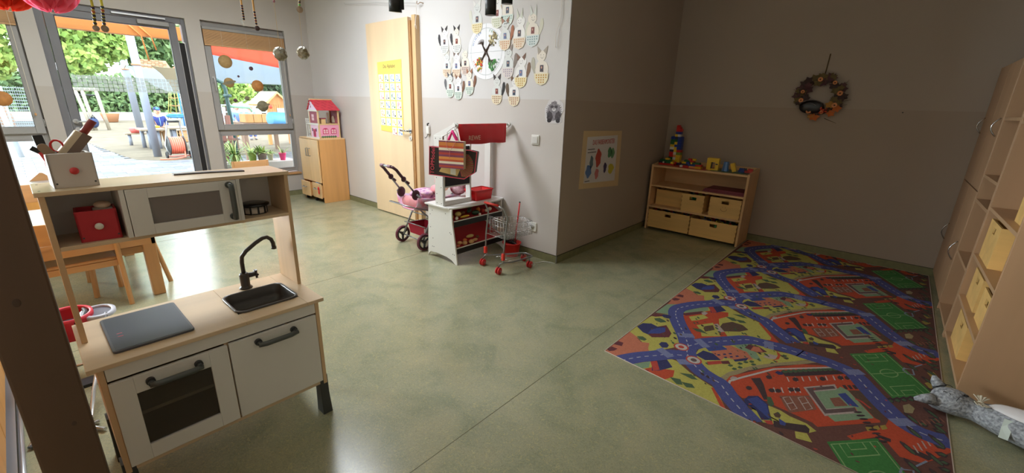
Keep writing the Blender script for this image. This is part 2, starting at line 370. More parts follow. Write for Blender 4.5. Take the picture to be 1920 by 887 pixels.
# frosted safety squares on the glass
fs = mat('frosted_film', (216, 226, 226), .5, alpha=.55)
q = MB()
for i in range(23):
    for j in range(4):
        y = -2.482+i*.0395; z = 1.375+j*.040
        q.box(XF-.0105, XF-.010, y, y+.034, z, z+.035)
q.build('safety_squares', fs, d)
# door_2 on back wall
d = thing('door_2', 'x', 'door', (-2.4, 0, 0)); del d['label']; del d['category']; d['kind'] = 'structure'
dw = wood('door_maple', (226, 200, 164), 2, .4, .04, s=9)
MB().box(-2.838, -2.022, -.045, -.004, .01, 2.205).build('leaf', dw, d, bev=.003)
MB().box(-1.935, -1.878, -.06, 0, 0, 2.21).build('frame', wood('frame_maple', (206, 172, 128), 2, .4, .06), d, bev=.003)
MB().box(-2.0, -1.935, -.022, 0, 0, 2.17).build('jamb_reveal', wood('reveal_wood', (158, 112, 66), 2, .5, .1), d)
MB().box(-2.022, -2.0, -.03, -.006, .01, 2.17).build('edge_strip', wood('edge_wood', (176, 134, 88), 2, .5, .1), d)
h = MB(); h.cyl((-2.045, -.045, 1.045), .026, .008, (0, -1, 0), 20); h.cyl((-2.045, -.05, 1.045), .01, .04, (0, -1, 0), 12)
h.tube([(-2.045, -.09, 1.045), (-2.07, -.098, 1.045), (-2.17, -.095, 1.045)], .009, 12); h.build('handle', chrome, d)
MB().cyl((-2.045, -.045, .965), .026, .008, (0, -1, 0), 20).build('keyhole_plate', whitep, d)
MB().box(-2.049, -2.041, -.0545, -.053, .95, .975).build('keyhole', black, d)

RUG=[('pink',0,[(1.04,-0.986),(1.051,-0.813),(1.057,-0.667),(1.106,-0.663),(1.125,-0.715),(1.198,-0.765),(1.236,-0.779),(1.248,-0.807),(1.155,-0.918),(1.113,-0.98)]),
('mint',0,[(1.106,-0.987),(1.251,-0.814),(1.294,-0.748),(1.215,-0.955),(1.163,-0.976)]),
('mint',0,[(1.223,-0.992),(1.283,-0.907),(1.343,-0.954),(1.301,-0.989)]),
('yellow',0,[(1.055,-0.676),(1.064,-0.409),(1.076,-0.313),(1.153,-0.254),(1.222,-0.37),(1.331,-0.529),(1.362,-0.607),(1.328,-0.681),(1.251,-0.814),(1.224,-0.777),(1.121,-0.705)]),
('mint',0,[(1.066,-0.305),(1.077,-0.013),(1.235,0.184),(1.262,0.101),(1.123,-0.132),(1.153,-0.254)]),
('pink',0,[(1.074,-0.117),(1.068,0.019),(1.077,0.154),(1.22,0.232),(1.253,0.131),(1.176,-0.013)]),
('maroon',0,[(1.136,-0.531),(1.194,-0.428),(1.261,-0.512),(1.268,-0.57),(1.191,-0.644),(1.157,-0.628)]),
('navy',0,[(1.061,-0.581),(1.069,-0.511),(1.112,-0.477),(1.163,-0.489),(1.197,-0.463),(1.213,-0.515),(1.182,-0.56),(1.157,-0.628),(1.122,-0.625)]),
('blue',0,[(1.152,-0.618),(1.145,-0.552),(1.176,-0.492),(1.204,-0.465),(1.224,-0.52),(1.207,-0.565)]),
('navy',0,[(1.254,-0.691),(1.256,-0.656),(1.28,-0.639),(1.305,-0.662),(1.308,-0.695),(1.286,-0.716)]),
('dgreen',0,[(1.096,-0.395),(1.121,-0.362),(1.161,-0.373),(1.178,-0.388),(1.152,-0.422),(1.115,-0.417)]),
('dgreen',0,[(1.116,-0.696),(1.145,-0.674),(1.179,-0.69),(1.174,-0.715),(1.145,-0.722)]),
('maroon',0,[(1.051,-0.957),(1.061,-0.915),(1.098,-0.912),(1.094,-0.946),(1.075,-0.971)]),
('maroon',0,[(1.055,-0.883),(1.061,-0.831),(1.092,-0.827),(1.103,-0.869),(1.084,-0.874)]),
('maroon',0,[(1.066,-0.374),(1.076,-0.313),(1.124,-0.283),(1.128,-0.322),(1.093,-0.365)]),
('yellow',0,[(1.181,-0.205),(1.203,-0.101),(1.362,0.155),(1.413,0.158),(1.504,0.101),(1.66,0.044),(1.786,-0.153),(1.743,-0.202),(1.632,-0.207),(1.545,-0.323),(1.4,-0.482),(1.347,-0.45),(1.279,-0.328)]),
('mint',0,[(1.198,-0.178),(1.206,-0.109),(1.307,0.049),(1.326,-0.012),(1.242,-0.135)]),
('red',0,[(1.217,-0.229),(1.25,-0.157),(1.336,-0.002),(1.44,0.059),(1.457,-0.004),(1.42,-0.089),(1.479,-0.272),(1.502,-0.25),(1.541,-0.31),(1.4,-0.482),(1.352,-0.445)]),
('yellow',0,[(1.259,-0.201),(1.321,-0.098),(1.364,-0.124),(1.325,-0.206),(1.295,-0.249)]),
('yellow',0,[(1.339,-0.287),(1.408,-0.175),(1.46,-0.257),(1.5,-0.328),(1.413,-0.412),(1.38,-0.335)]),
('red',0,[(1.635,0.041),(1.647,0.053),(1.789,-0.149),(1.745,-0.21),(1.62,-0.226),(1.545,-0.323),(1.536,-0.291),(1.618,-0.196),(1.709,-0.188),(1.744,-0.154),(1.74,-0.118)]),
('brown',0,[(1.461,-0.221),(1.458,-0.138),(1.499,-0.068),(1.564,-0.068),(1.609,-0.112),(1.574,-0.177),(1.5,-0.244)]),
('brown',0,[(1.385,-0.295),(1.386,-0.259),(1.419,-0.209),(1.448,-0.268),(1.41,-0.336)]),
('pale',0,[(1.419,-0.191),(1.436,-0.166),(1.502,-0.25),(1.477,-0.284)]),
('navy',0,[(1.311,0.057),(1.367,0.134),(1.421,0.081),(1.381,0.001),(1.351,-0.029)]),
('redb',0,[(1.306,0.052),(1.329,0.085),(1.378,0.008),(1.356,-0.024)]),
('maroon',0,[(1.194,-0.203),(1.294,-0.054),(1.341,-0.038),(1.239,-0.201)]),
('pale',0,[(1.301,-0.077),(1.313,-0.042),(1.338,-0.051),(1.333,-0.096),(1.315,-0.1)]),
('dgreen',0,[(1.443,-0.018),(1.493,0.002),(1.521,-0.037),(1.495,-0.053)]),
('dgreen',0,[(1.467,0.055),(1.52,0.087),(1.563,0.061),(1.537,0.045)]),
('dgreen',0,[(1.504,-0.016),(1.553,0.003),(1.576,-0.02),(1.541,-0.045)]),
('dgreen',0,[(1.33,-0.349),(1.376,-0.322),(1.435,-0.357),(1.406,-0.36),(1.368,-0.371)]),
('yellow',0,[(1.455,-0.66),(1.452,-0.571),(1.499,-0.472),(1.591,-0.371),(1.703,-0.263),(1.803,-0.276),(1.912,-0.235),(1.966,-0.238),(1.92,-0.295),(1.812,-0.451),(1.691,-0.641),(1.652,-0.749),(1.641,-0.828),(1.574,-0.8),(1.502,-0.734)]),
('mint',0,[(1.594,-0.383),(1.663,-0.294),(1.761,-0.461),(1.706,-0.46)]),
('blue',0,[(1.472,-0.53),(1.533,-0.439),(1.582,-0.46),(1.504,-0.56)]),
('navy',0,[(1.459,-0.656),(1.476,-0.576),(1.569,-0.564),(1.589,-0.605),(1.518,-0.673)]),
('pink',0,[(1.51,-0.554),(1.578,-0.464),(1.542,-0.421),(1.558,-0.402),(1.67,-0.412),(1.719,-0.474),(1.648,-0.549),(1.59,-0.564),(1.588,-0.612)]),
('redb',0,[(1.529,-0.682),(1.584,-0.616),(1.6,-0.643),(1.546,-0.711)]),
('maroon',0,[(1.586,-0.621),(1.617,-0.585),(1.636,-0.612),(1.602,-0.644)]),
('navy',0,[(1.634,-0.556),(1.694,-0.471),(1.693,-0.512),(1.648,-0.569)]),
('navy',0,[(1.548,-0.564),(1.559,-0.549),(1.568,-0.559),(1.557,-0.573)]),
('navy',0,[(1.585,-0.565),(1.596,-0.549),(1.605,-0.559),(1.595,-0.573)]),
('navy',0,[(1.571,-0.533),(1.582,-0.518),(1.591,-0.528),(1.58,-0.543)]),
('navy',0,[(1.608,-0.535),(1.619,-0.519),(1.628,-0.529),(1.617,-0.543)]),
('navy',0,[(1.594,-0.503),(1.606,-0.488),(1.614,-0.498),(1.603,-0.512)]),
('navy',0,[(1.631,-0.505),(1.642,-0.488),(1.651,-0.499),(1.64,-0.513)]),
('redb',0,[(1.506,-0.749),(1.525,-0.725),(1.548,-0.765),(1.525,-0.774)]),
('maroon',0,[(1.649,-0.368),(1.656,-0.309),(1.705,-0.292),(1.76,-0.325),(1.723,-0.375),(1.687,-0.374)]),
('pink',0,[(1.682,-0.378),(1.683,-0.312),(1.711,-0.3),(1.741,-0.343),(1.716,-0.368)]),
('pale',0,[(1.753,-0.401),(1.771,-0.343),(1.813,-0.33),(1.812,-0.378),(1.783,-0.402)]),
('red',0,[(1.798,-0.274),(1.826,-0.304),(1.827,-0.364),(1.796,-0.417),(1.813,-0.371),(1.815,-0.328)]),
('dgreen',0,[(1.831,-0.313),(1.836,-0.289),(1.852,-0.287),(1.857,-0.299),(1.845,-0.318)]),
('dgreen',0,[(1.844,-0.334),(1.85,-0.31),(1.865,-0.309),(1.87,-0.321),(1.858,-0.339)]),
('dgreen',0,[(1.798,-0.451),(1.803,-0.428),(1.819,-0.426),(1.823,-0.437),(1.813,-0.455)]),
('dgreen',0,[(1.662,-0.581),(1.666,-0.559),(1.682,-0.557),(1.687,-0.567),(1.677,-0.585)]),
('dgreen',0,[(1.682,-0.542),(1.686,-0.52),(1.702,-0.518),(1.707,-0.529),(1.697,-0.546)]),
('dgreen',0,[(1.705,-0.514),(1.71,-0.491),(1.725,-0.489),(1.73,-0.5),(1.72,-0.518)]),
('dgreen',0,[(1.627,-0.639),(1.631,-0.618),(1.647,-0.615),(1.652,-0.626),(1.642,-0.643)]),
('dgreen',0,[(1.653,-0.659),(1.657,-0.638),(1.672,-0.635),(1.677,-0.645),(1.667,-0.662)]),
('dgreen',0,[(1.672,-0.622),(1.677,-0.6),(1.692,-0.598),(1.697,-0.608),(1.687,-0.625)]),
('dgreen',0,[(1.72,-0.538),(1.725,-0.516),(1.741,-0.514),(1.745,-0.524),(1.735,-0.542)]),
('dgreen',0,[(1.701,-0.619),(1.705,-0.598),(1.721,-0.595),(1.725,-0.605),(1.715,-0.623)]),
('tan',0,[(1.638,-0.836),(1.632,-0.78),(1.649,-0.705),(1.734,-0.538),(1.848,-0.388),(1.921,-0.297),(1.991,-0.214),(1.995,-0.248),(1.927,-0.341),(1.834,-0.444),(1.726,-0.609),(1.67,-0.746),(1.664,-0.825)]),
('red',0,[(1.661,-0.819),(1.666,-0.738),(1.803,-0.499),(1.936,-0.329),(2.094,-0.207),(2.145,-0.242),(2.212,-0.376),(2.28,-0.519),(2.283,-0.635),(2.071,-0.872),(2.049,-0.855),(1.893,-0.841),(1.859,-0.83),(1.762,-0.889),(1.695,-0.847)]),
('brown',0,[(2.15,-0.441),(2.213,-0.387),(2.28,-0.519),(2.299,-0.621),(2.264,-0.615)]),
('pale',0,[(1.671,-0.759),(1.677,-0.728),(1.696,-0.722),(1.703,-0.748),(1.692,-0.775)]),
('dark',0,[(1.859,-0.494),(2.074,-0.255),(2.128,-0.271),(1.929,-0.49),(1.886,-0.529)]),
('dgreen',0,[(1.86,-0.489),(1.867,-0.466),(1.885,-0.467),(1.89,-0.484),(1.878,-0.499)]),
('dgreen',0,[(1.88,-0.466),(1.887,-0.443),(1.905,-0.445),(1.91,-0.462),(1.898,-0.477)]),
('dgreen',0,[(1.9,-0.444),(1.907,-0.421),(1.925,-0.423),(1.93,-0.44),(1.918,-0.455)]),
('dgreen',0,[(1.92,-0.422),(1.927,-0.398),(1.945,-0.4),(1.95,-0.418),(1.937,-0.433)]),
('dgreen',0,[(1.94,-0.399),(1.947,-0.376),(1.965,-0.378),(1.97,-0.396),(1.957,-0.41)]),
('dgreen',0,[(1.96,-0.377),(1.968,-0.353),(1.986,-0.355),(1.99,-0.373),(1.977,-0.388)]),
('dgreen',0,[(1.98,-0.354),(1.988,-0.33),(2.006,-0.333),(2.01,-0.351),(1.997,-0.366)]),
('dgreen',0,[(2.001,-0.332),(2.008,-0.307),(2.026,-0.31),(2.03,-0.328),(2.017,-0.343)]),
('dgreen',0,[(2.021,-0.309),(2.029,-0.285),(2.046,-0.287),(2.05,-0.306),(2.038,-0.321)]),
('dgreen',0,[(2.041,-0.286),(2.049,-0.262),(2.067,-0.265),(2.071,-0.283),(2.058,-0.298)]),
('dgreen',0,[(2.062,-0.263),(2.07,-0.239),(2.087,-0.242),(2.091,-0.261),(2.078,-0.275)]),
('navy',0,[(1.837,-0.528),(1.845,-0.503),(1.868,-0.499),(1.875,-0.523),(1.857,-0.54)]),
('dark',0,[(1.754,-0.68),(1.79,-0.64),(1.815,-0.686),(1.862,-0.811),(1.847,-0.83),(1.796,-0.74)]),
('white',0.006,[(1.895,-0.532),(1.911,-0.571)]),
('white',0.006,[(1.927,-0.499),(1.943,-0.538)]),
('white',0.006,[(1.953,-0.472),(1.968,-0.512)]),
('white',0.006,[(1.981,-0.443),(1.995,-0.483)]),
('white',0.006,[(2.009,-0.414),(2.023,-0.454)]),
('white',0.006,[(2.048,-0.373),(2.061,-0.414)]),
('white',0.006,[(2.078,-0.341),(2.091,-0.383)]),
('white',0.006,[(2.109,-0.309),(2.121,-0.352)]),
('white',0.006,[(2.139,-0.277),(2.152,-0.321)]),
('white',0.006,[(1.861,-0.685),(1.878,-0.727)]),
('white',0.006,[(1.89,-0.657),(1.907,-0.7)]),
('white',0.006,[(1.917,-0.632),(1.933,-0.675)]),
('white',0.006,[(1.938,-0.612),(1.954,-0.656)]),
('white',0.006,[(1.956,-0.594),(1.972,-0.638)]),
('dark',0,[(1.918,-0.527),(1.925,-0.504),(1.94,-0.501),(1.948,-0.524),(1.938,-0.544),(1.926,-0.544)]),
('dark',0,[(2.025,-0.418),(2.033,-0.395),(2.047,-0.392),(2.055,-0.416),(2.044,-0.437),(2.033,-0.437)]),
('dark',0,[(2.096,-0.338),(2.104,-0.314),(2.118,-0.312),(2.125,-0.337),(2.114,-0.357),(2.103,-0.357)]),
('dark',0,[(2.124,-0.311),(2.133,-0.287),(2.147,-0.284),(2.153,-0.31),(2.142,-0.331),(2.131,-0.33)]),
('dark',0,[(1.844,-0.723),(1.851,-0.702),(1.865,-0.699),(1.874,-0.719),(1.864,-0.737),(1.853,-0.738)]),
('dark',0,[(1.87,-0.702),(1.877,-0.682),(1.89,-0.678),(1.899,-0.698),(1.889,-0.717),(1.878,-0.718)]),
('dark',0,[(1.918,-0.645),(1.925,-0.624),(1.938,-0.621),(1.946,-0.642),(1.937,-0.66),(1.926,-0.661)]),
('dark',0,[(1.941,-0.624),(1.949,-0.603),(1.962,-0.599),(1.97,-0.621),(1.96,-0.639),(1.949,-0.64)]),
('dark',0,[(1.753,-0.783),(1.759,-0.763),(1.774,-0.759),(1.783,-0.778),(1.774,-0.797),(1.763,-0.798)]),
('dark',0,[(1.808,-0.605),(1.815,-0.583),(1.83,-0.579),(1.839,-0.602),(1.829,-0.621),(1.818,-0.622)]),
('dark',0,[(2.123,-0.412),(2.135,-0.396),(2.151,-0.428),(2.14,-0.441)]),
('dark',0,[(2.142,-0.394),(2.155,-0.378),(2.17,-0.41),(2.159,-0.423)]),
('dark',0,[(2.161,-0.376),(2.174,-0.36),(2.189,-0.392),(2.178,-0.405)]),
('tanred',0,[(1.896,-0.741),(2.011,-0.63),(2.051,-0.734),(1.958,-0.852),(1.929,-0.807)]),
('pale',0.005,[(1.913,-0.745),(1.936,-0.713),(1.98,-0.79),(1.959,-0.826),(1.913,-0.745)]),
('pale',0.005,[(1.936,-0.786),(1.959,-0.752)]),
('pale',0.005,[(1.969,-0.692),(1.992,-0.66),(2.035,-0.739),(2.013,-0.775),(1.969,-0.692)]),
('pale',0.005,[(1.991,-0.734),(2.014,-0.7)]),
('pale',0,[(1.975,-0.573),(2.094,-0.427),(2.109,-0.467),(2.1,-0.49),(2.206,-0.619),(2.086,-0.762)]),
('dark2',0,[(1.987,-0.573),(2.09,-0.45),(2.101,-0.47),(2.018,-0.572),(2.086,-0.702),(2.186,-0.587),(2.196,-0.613),(2.085,-0.741)]),
('mint',0,[(2.023,-0.579),(2.104,-0.479),(2.118,-0.433),(2.15,-0.443),(2.26,-0.618),(2.126,-0.775),(2.093,-0.748),(2.205,-0.622),(2.187,-0.583),(2.085,-0.694)]),
('tanred',0,[(2.087,-0.587),(2.123,-0.542),(2.161,-0.594),(2.114,-0.645)]),
('blue',0,[(2.114,-0.516),(2.142,-0.478),(2.203,-0.568),(2.165,-0.587)]),
('redb',0.012,[(2.183,-0.502),(2.206,-0.503),(2.245,-0.541)]),
('white',0.012,[(1.683,-0.829),(1.678,-0.784),(1.716,-0.707),(1.828,-0.496),(2.095,-0.217),(2.12,-0.225),(2.213,-0.387)]),
('yellow',0,[(1.762,-0.91),(1.788,-0.94),(1.879,-0.86),(1.925,-0.863),(1.963,-0.878),(2.031,-0.881),(2.071,-0.908),(2.048,-0.944),(1.976,-0.961),(1.917,-0.988),(1.882,-1.011),(1.85,-1.004)]),
('navy',0,[(1.773,-0.9),(1.782,-0.851),(1.818,-0.816),(1.868,-0.854),(1.881,-0.894),(1.906,-0.965),(1.871,-0.998),(1.835,-0.938),(1.79,-0.927)]),
('blue',0,[(1.783,-0.882),(1.816,-0.829),(1.865,-0.859),(1.899,-0.967),(1.869,-0.946),(1.839,-0.924)]),
('dgreen',0,[(1.851,-0.793),(1.868,-0.782),(1.892,-0.832),(1.884,-0.865),(1.866,-0.845)]),
('dark',0,[(1.912,-0.964),(1.956,-0.942),(2.029,-0.897),(2.046,-0.914),(2.048,-0.944),(1.979,-0.981),(1.925,-1.009)]),
('blue',0,[(1.928,-0.93),(1.96,-0.943),(1.96,-0.967),(1.94,-0.972)]),
('brown',0,[(1.903,-0.914),(1.915,-0.884),(1.932,-0.897),(1.931,-0.925),(1.915,-0.932)]),
('yellow',0,[(1.999,-0.976),(2.041,-0.954),(2.067,-1.003),(2.01,-1.022)]),
('redb',0,[(1.879,-0.995),(1.909,-0.968),(1.918,-0.996),(1.899,-1.009)]),
('red',0,[(2.322,-0.516),(2.367,-0.575),(2.411,-0.603),(2.447,-0.608),(2.517,-0.588),(2.52,-0.651),(2.451,-0.78),(2.42,-0.825),(2.351,-0.844),(2.309,-0.775),(2.271,-0.77),(2.198,-0.866),(2.175,-0.85),(2.301,-0.651)]),
('dark',0,[(2.267,-0.744),(2.292,-0.74),(2.322,-0.738),(2.322,-0.763),(2.293,-0.765)]),
('yellow2',0,[(2.233,-0.722),(2.252,-0.697),(2.261,-0.723),(2.243,-0.749)]),
('yellow2',0,[(2.257,-0.693),(2.276,-0.668),(2.285,-0.694),(2.268,-0.72)]),
('yellow2',0,[(2.282,-0.664),(2.301,-0.639),(2.31,-0.665),(2.292,-0.691)]),
('green',0,[(2.125,-0.002),(2.289,0.178),(2.487,-0.181),(2.323,-0.364)]),
('lime',0.006,[(2.141,-0.007),(2.289,0.155),(2.471,-0.176),(2.323,-0.34),(2.141,-0.007)]),
('lime',0.006,[(2.232,-0.174),(2.38,-0.011)]),
('lime',0.006,[(2.166,0.02),(2.201,-0.046),(2.3,0.063),(2.264,0.128)]),
('lime',0.006,[(2.19,0.047),(2.208,0.014),(2.257,0.068),(2.24,0.101)]),
('lime',0.006,[(2.348,-0.313),(2.312,-0.248),(2.411,-0.138),(2.446,-0.203)]),
('lime',0.006,[(2.372,-0.286),(2.355,-0.253),(2.404,-0.198),(2.422,-0.231)]),
('lime',0.006,[(2.339,-0.056),(2.343,-0.071),(2.342,-0.089),(2.335,-0.108),(2.324,-0.125),(2.31,-0.136),(2.295,-0.141),(2.283,-0.138),(2.273,-0.129),(2.269,-0.113),(2.27,-0.095),(2.277,-0.076),(2.288,-0.06),(2.302,-0.048),(2.317,-0.044),(2.329,-0.046),(2.339,-0.056)]),
('dark',0,[(2.275,-0.421),(2.29,-0.39),(2.307,-0.397),(2.303,-0.437),(2.284,-0.446)]),
('dark',0,[(2.3,-0.392),(2.315,-0.361),(2.332,-0.368),(2.328,-0.409),(2.309,-0.417)]),
('dark',0,[(2.326,-0.363),(2.341,-0.332),(2.358,-0.339),(2.353,-0.38),(2.334,-0.389)]),
('dark',0,[(2.351,-0.334),(2.366,-0.303),(2.383,-0.31),(2.378,-0.352),(2.359,-0.36)]),
('dark',0,[(2.377,-0.305),(2.392,-0.273),(2.409,-0.281),(2.404,-0.323),(2.384,-0.331)]),
('dark',0,[(2.403,-0.275),(2.418,-0.243),(2.435,-0.252),(2.429,-0.294),(2.41,-0.302)]),
('dark',0,[(2.428,-0.246),(2.444,-0.214),(2.461,-0.222),(2.455,-0.265),(2.435,-0.273)]),
('dark',0,[(2.454,-0.216),(2.47,-0.184),(2.487,-0.192),(2.48,-0.235),(2.461,-0.244)]),
('dgreen',0,[(2.281,-0.433),(2.29,-0.413),(2.301,-0.419),(2.297,-0.44)]),
('dgreen',0,[(2.306,-0.405),(2.315,-0.384),(2.327,-0.39),(2.322,-0.411)]),
('dgreen',0,[(2.331,-0.376),(2.341,-0.355),(2.352,-0.362),(2.347,-0.383)]),
('dgreen',0,[(2.357,-0.347),(2.366,-0.326),(2.377,-0.333),(2.372,-0.354)]),
('dgreen',0,[(2.382,-0.318),(2.392,-0.297),(2.403,-0.304),(2.398,-0.325)]),
('dgreen',0,[(2.408,-0.289),(2.418,-0.268),(2.428,-0.275),(2.423,-0.296)]),
('dgreen',0,[(2.433,-0.26),(2.444,-0.238),(2.454,-0.245),(2.449,-0.267)]),
('dgreen',0,[(2.459,-0.23),(2.47,-0.209),(2.48,-0.216),(2.474,-0.238)]),
('tan',0,[(2.362,-0.4),(2.386,-0.362),(2.406,-0.39),(2.397,-0.445),(2.368,-0.465)]),
('dark',0,[(2.458,-0.46),(2.483,-0.439),(2.505,-0.45),(2.497,-0.477),(2.473,-0.486)]),
('dgreen',0,[(2.47,-0.465),(2.485,-0.449),(2.5,-0.455),(2.492,-0.47)]),
('dark',0,[(2.461,-0.518),(2.486,-0.497),(2.507,-0.507),(2.5,-0.533),(2.476,-0.542)]),
('dgreen',0,[(2.473,-0.522),(2.488,-0.506),(2.502,-0.512),(2.495,-0.527)]),
('dark',0,[(2.459,-0.647),(2.482,-0.627),(2.503,-0.635),(2.495,-0.659),(2.473,-0.668)]),
('dgreen',0,[(2.47,-0.65),(2.484,-0.635),(2.497,-0.64),(2.491,-0.654)]),
('dark',0,[(2.461,-0.705),(2.484,-0.686),(2.504,-0.693),(2.497,-0.716),(2.475,-0.725)]),
('dgreen',0,[(2.472,-0.708),(2.486,-0.694),(2.499,-0.698),(2.493,-0.711)]),
('dark',0,[(2.464,-0.761),(2.486,-0.742),(2.506,-0.749),(2.499,-0.771),(2.477,-0.78)]),
('dgreen',0,[(2.475,-0.763),(2.488,-0.749),(2.501,-0.753),(2.494,-0.766)]),
('dark',0,[(2.451,-0.431),(2.476,-0.41),(2.499,-0.421),(2.491,-0.448),(2.466,-0.457)]),
('dgreen',0,[(2.463,-0.435),(2.479,-0.419),(2.493,-0.426),(2.486,-0.441)]),
('dark',0,[(2.404,-0.511),(2.43,-0.49),(2.452,-0.5),(2.445,-0.526),(2.42,-0.535)]),
('dgreen',0,[(2.417,-0.515),(2.432,-0.499),(2.446,-0.505),(2.44,-0.52)]),
('dark',0,[(2.466,-0.808),(2.488,-0.79),(2.507,-0.796),(2.501,-0.817),(2.479,-0.826)]),
('dgreen',0,[(2.477,-0.81),(2.49,-0.797),(2.503,-0.801),(2.496,-0.813)]),
('tanred',0.008,[(2.396,-0.52),(2.412,-0.547)]),
('tanred',0.008,[(2.412,-0.499),(2.427,-0.527)]),
('tanred',0.008,[(2.428,-0.479),(2.443,-0.507)]),
('tanred',0.008,[(2.444,-0.458),(2.459,-0.486)]),
('tanred',0.008,[(2.46,-0.437),(2.475,-0.466)]),
('tanred',0.008,[(2.476,-0.416),(2.491,-0.445)]),
('tanred',0.008,[(2.492,-0.395),(2.507,-0.424)]),
('dark',0,[(2.387,-0.752),(2.422,-0.748),(2.457,-0.757),(2.441,-0.789),(2.402,-0.785)]),
('pale',0.006,[(2.395,-0.72),(2.41,-0.763)]),
('pale',0.006,[(2.409,-0.689),(2.423,-0.733)]),
('pale',0.006,[(2.423,-0.658),(2.437,-0.704)]),
('pale',0.006,[(2.438,-0.627),(2.451,-0.673)]),
('paleblue',0.008,[(2.371,0.028),(2.404,0.05),(2.411,-0.015),(2.384,-0.032),(2.364,0.001),(2.371,0.039)]),
('paleblue',0.008,[(2.378,0.11),(2.405,0.071),(2.447,0.154)]),
('yellow2',0,[(2.464,0.066),(2.492,0.098),(2.509,0.054),(2.482,0.012)]),
('yellow2',0,[(2.45,-0.075),(2.477,-0.035),(2.5,-0.065),(2.47,-0.126)]),
('road',0.1,[(1.394,-0.589),(1.331,-0.473),(1.249,-0.359),(1.182,-0.244),(1.156,-0.163),(1.167,-0.088),(1.24,0.046),(1.309,0.129),(1.35,0.196),(1.441,0.25)]),
('road',0.1,[(1.394,-0.589),(1.414,-0.685),(1.517,-0.795),(1.593,-0.829),(1.649,-0.839),(1.696,-0.905),(1.769,-0.978),(1.846,-1.046)]),
('road',0.1,[(1.394,-0.589),(1.428,-0.513),(1.487,-0.433),(1.578,-0.322),(1.64,-0.243),(1.717,-0.227),(1.806,-0.209),(1.907,-0.205),(1.907,-0.21),(2.032,-0.199),(2.062,-0.207),(2.157,-0.221),(2.246,-0.394),(2.339,-0.544),(2.405,-0.594),(2.473,-0.596),(2.52,-0.578)]),
('dash',0.006,[(1.394,-0.589),(1.331,-0.473),(1.249,-0.359),(1.182,-0.244),(1.156,-0.163),(1.167,-0.088),(1.24,0.046),(1.309,0.129),(1.35,0.196),(1.441,0.25)]),
('dash',0.006,[(1.394,-0.589),(1.414,-0.685),(1.517,-0.795),(1.593,-0.829),(1.649,-0.839),(1.696,-0.905),(1.769,-0.978),(1.846,-1.046)]),
('dash',0.006,[(1.394,-0.589),(1.428,-0.513),(1.487,-0.433),(1.578,-0.322),(1.64,-0.243),(1.717,-0.227),(1.806,-0.209),(1.907,-0.205),(1.907,-0.21),(2.032,-0.199),(2.062,-0.207),(2.157,-0.221),(2.246,-0.394),(2.339,-0.544),(2.405,-0.594),(2.473,-0.596),(2.52,-0.578)]),
('zebra',0,[(1.283,-0.48),(1.313,-0.52),(1.391,-0.464),(1.361,-0.424)]),
('zebra',0,[(1.467,-0.548),(1.496,-0.507),(1.419,-0.45),(1.39,-0.491)]),
('zebra',0,[(1.735,-0.285),(1.784,-0.275),(1.765,-0.181),(1.716,-0.191)]),
('zebra',0,[(1.395,-0.782),(1.429,-0.818),(1.499,-0.752),(1.465,-0.716)]),
('zebra',0,[(1.353,-0.803),(1.374,-0.758),(1.287,-0.717),(1.266,-0.762)]),
('zebra',0,[(2.108,-0.234),(2.143,-0.269),(2.212,-0.202),(2.177,-0.167)]),
('zebra',0,[(2.307,-0.577),(2.342,-0.612),(2.411,-0.545),(2.376,-0.51)]),
('redb',0,[(1.409,-0.629),(1.405,-0.61),(1.393,-0.595),(1.376,-0.587),(1.356,-0.587),(1.339,-0.595),(1.327,-0.61),(1.323,-0.629),(1.327,-0.648),(1.339,-0.663),(1.356,-0.671),(1.376,-0.671),(1.393,-0.663),(1.405,-0.648)]),
('white',0,[(1.4,-0.629),(1.397,-0.614),(1.387,-0.602),(1.374,-0.596),(1.358,-0.596),(1.345,-0.602),(1.335,-0.614),(1.332,-0.629),(1.335,-0.644),(1.345,-0.656),(1.358,-0.662),(1.374,-0.662),(1.387,-0.656),(1.397,-0.644)]),
('redb',0,[(1.383,-0.629),(1.381,-0.622),(1.377,-0.616),(1.37,-0.612),(1.362,-0.612),(1.355,-0.616),(1.351,-0.622),(1.349,-0.629),(1.351,-0.636),(1.355,-0.642),(1.362,-0.646),(1.37,-0.646),(1.377,-0.642),(1.381,-0.636)]),
('redb',0,[(1.513,-0.719),(1.509,-0.7),(1.497,-0.685),(1.48,-0.677),(1.46,-0.677),(1.443,-0.685),(1.431,-0.7),(1.427,-0.719),(1.431,-0.738),(1.443,-0.753),(1.46,-0.761),(1.48,-0.761),(1.497,-0.753),(1.509,-0.738)]),
('white',0,[(1.504,-0.719),(1.501,-0.704),(1.491,-0.692),(1.478,-0.686),(1.462,-0.686),(1.449,-0.692),(1.439,-0.704),(1.436,-0.719),(1.439,-0.734),(1.449,-0.746),(1.462,-0.752),(1.478,-0.752),(1.491,-0.746),(1.501,-0.734)]),
('dark2',0,[(1.487,-0.719),(1.485,-0.712),(1.481,-0.706),(1.474,-0.702),(1.466,-0.702),(1.459,-0.706),(1.455,-0.712),(1.453,-0.719),(1.455,-0.726),(1.459,-0.732),(1.466,-0.736),(1.474,-0.736),(1.481,-0.732),(1.485,-0.726)]),
('navy',0,[(1.177,-0.307),(1.174,-0.294),(1.166,-0.284),(1.154,-0.278),(1.14,-0.278),(1.128,-0.284),(1.12,-0.294),(1.117,-0.307),(1.12,-0.32),(1.128,-0.33),(1.14,-0.336),(1.154,-0.336),(1.166,-0.33),(1.174,-0.32)])]
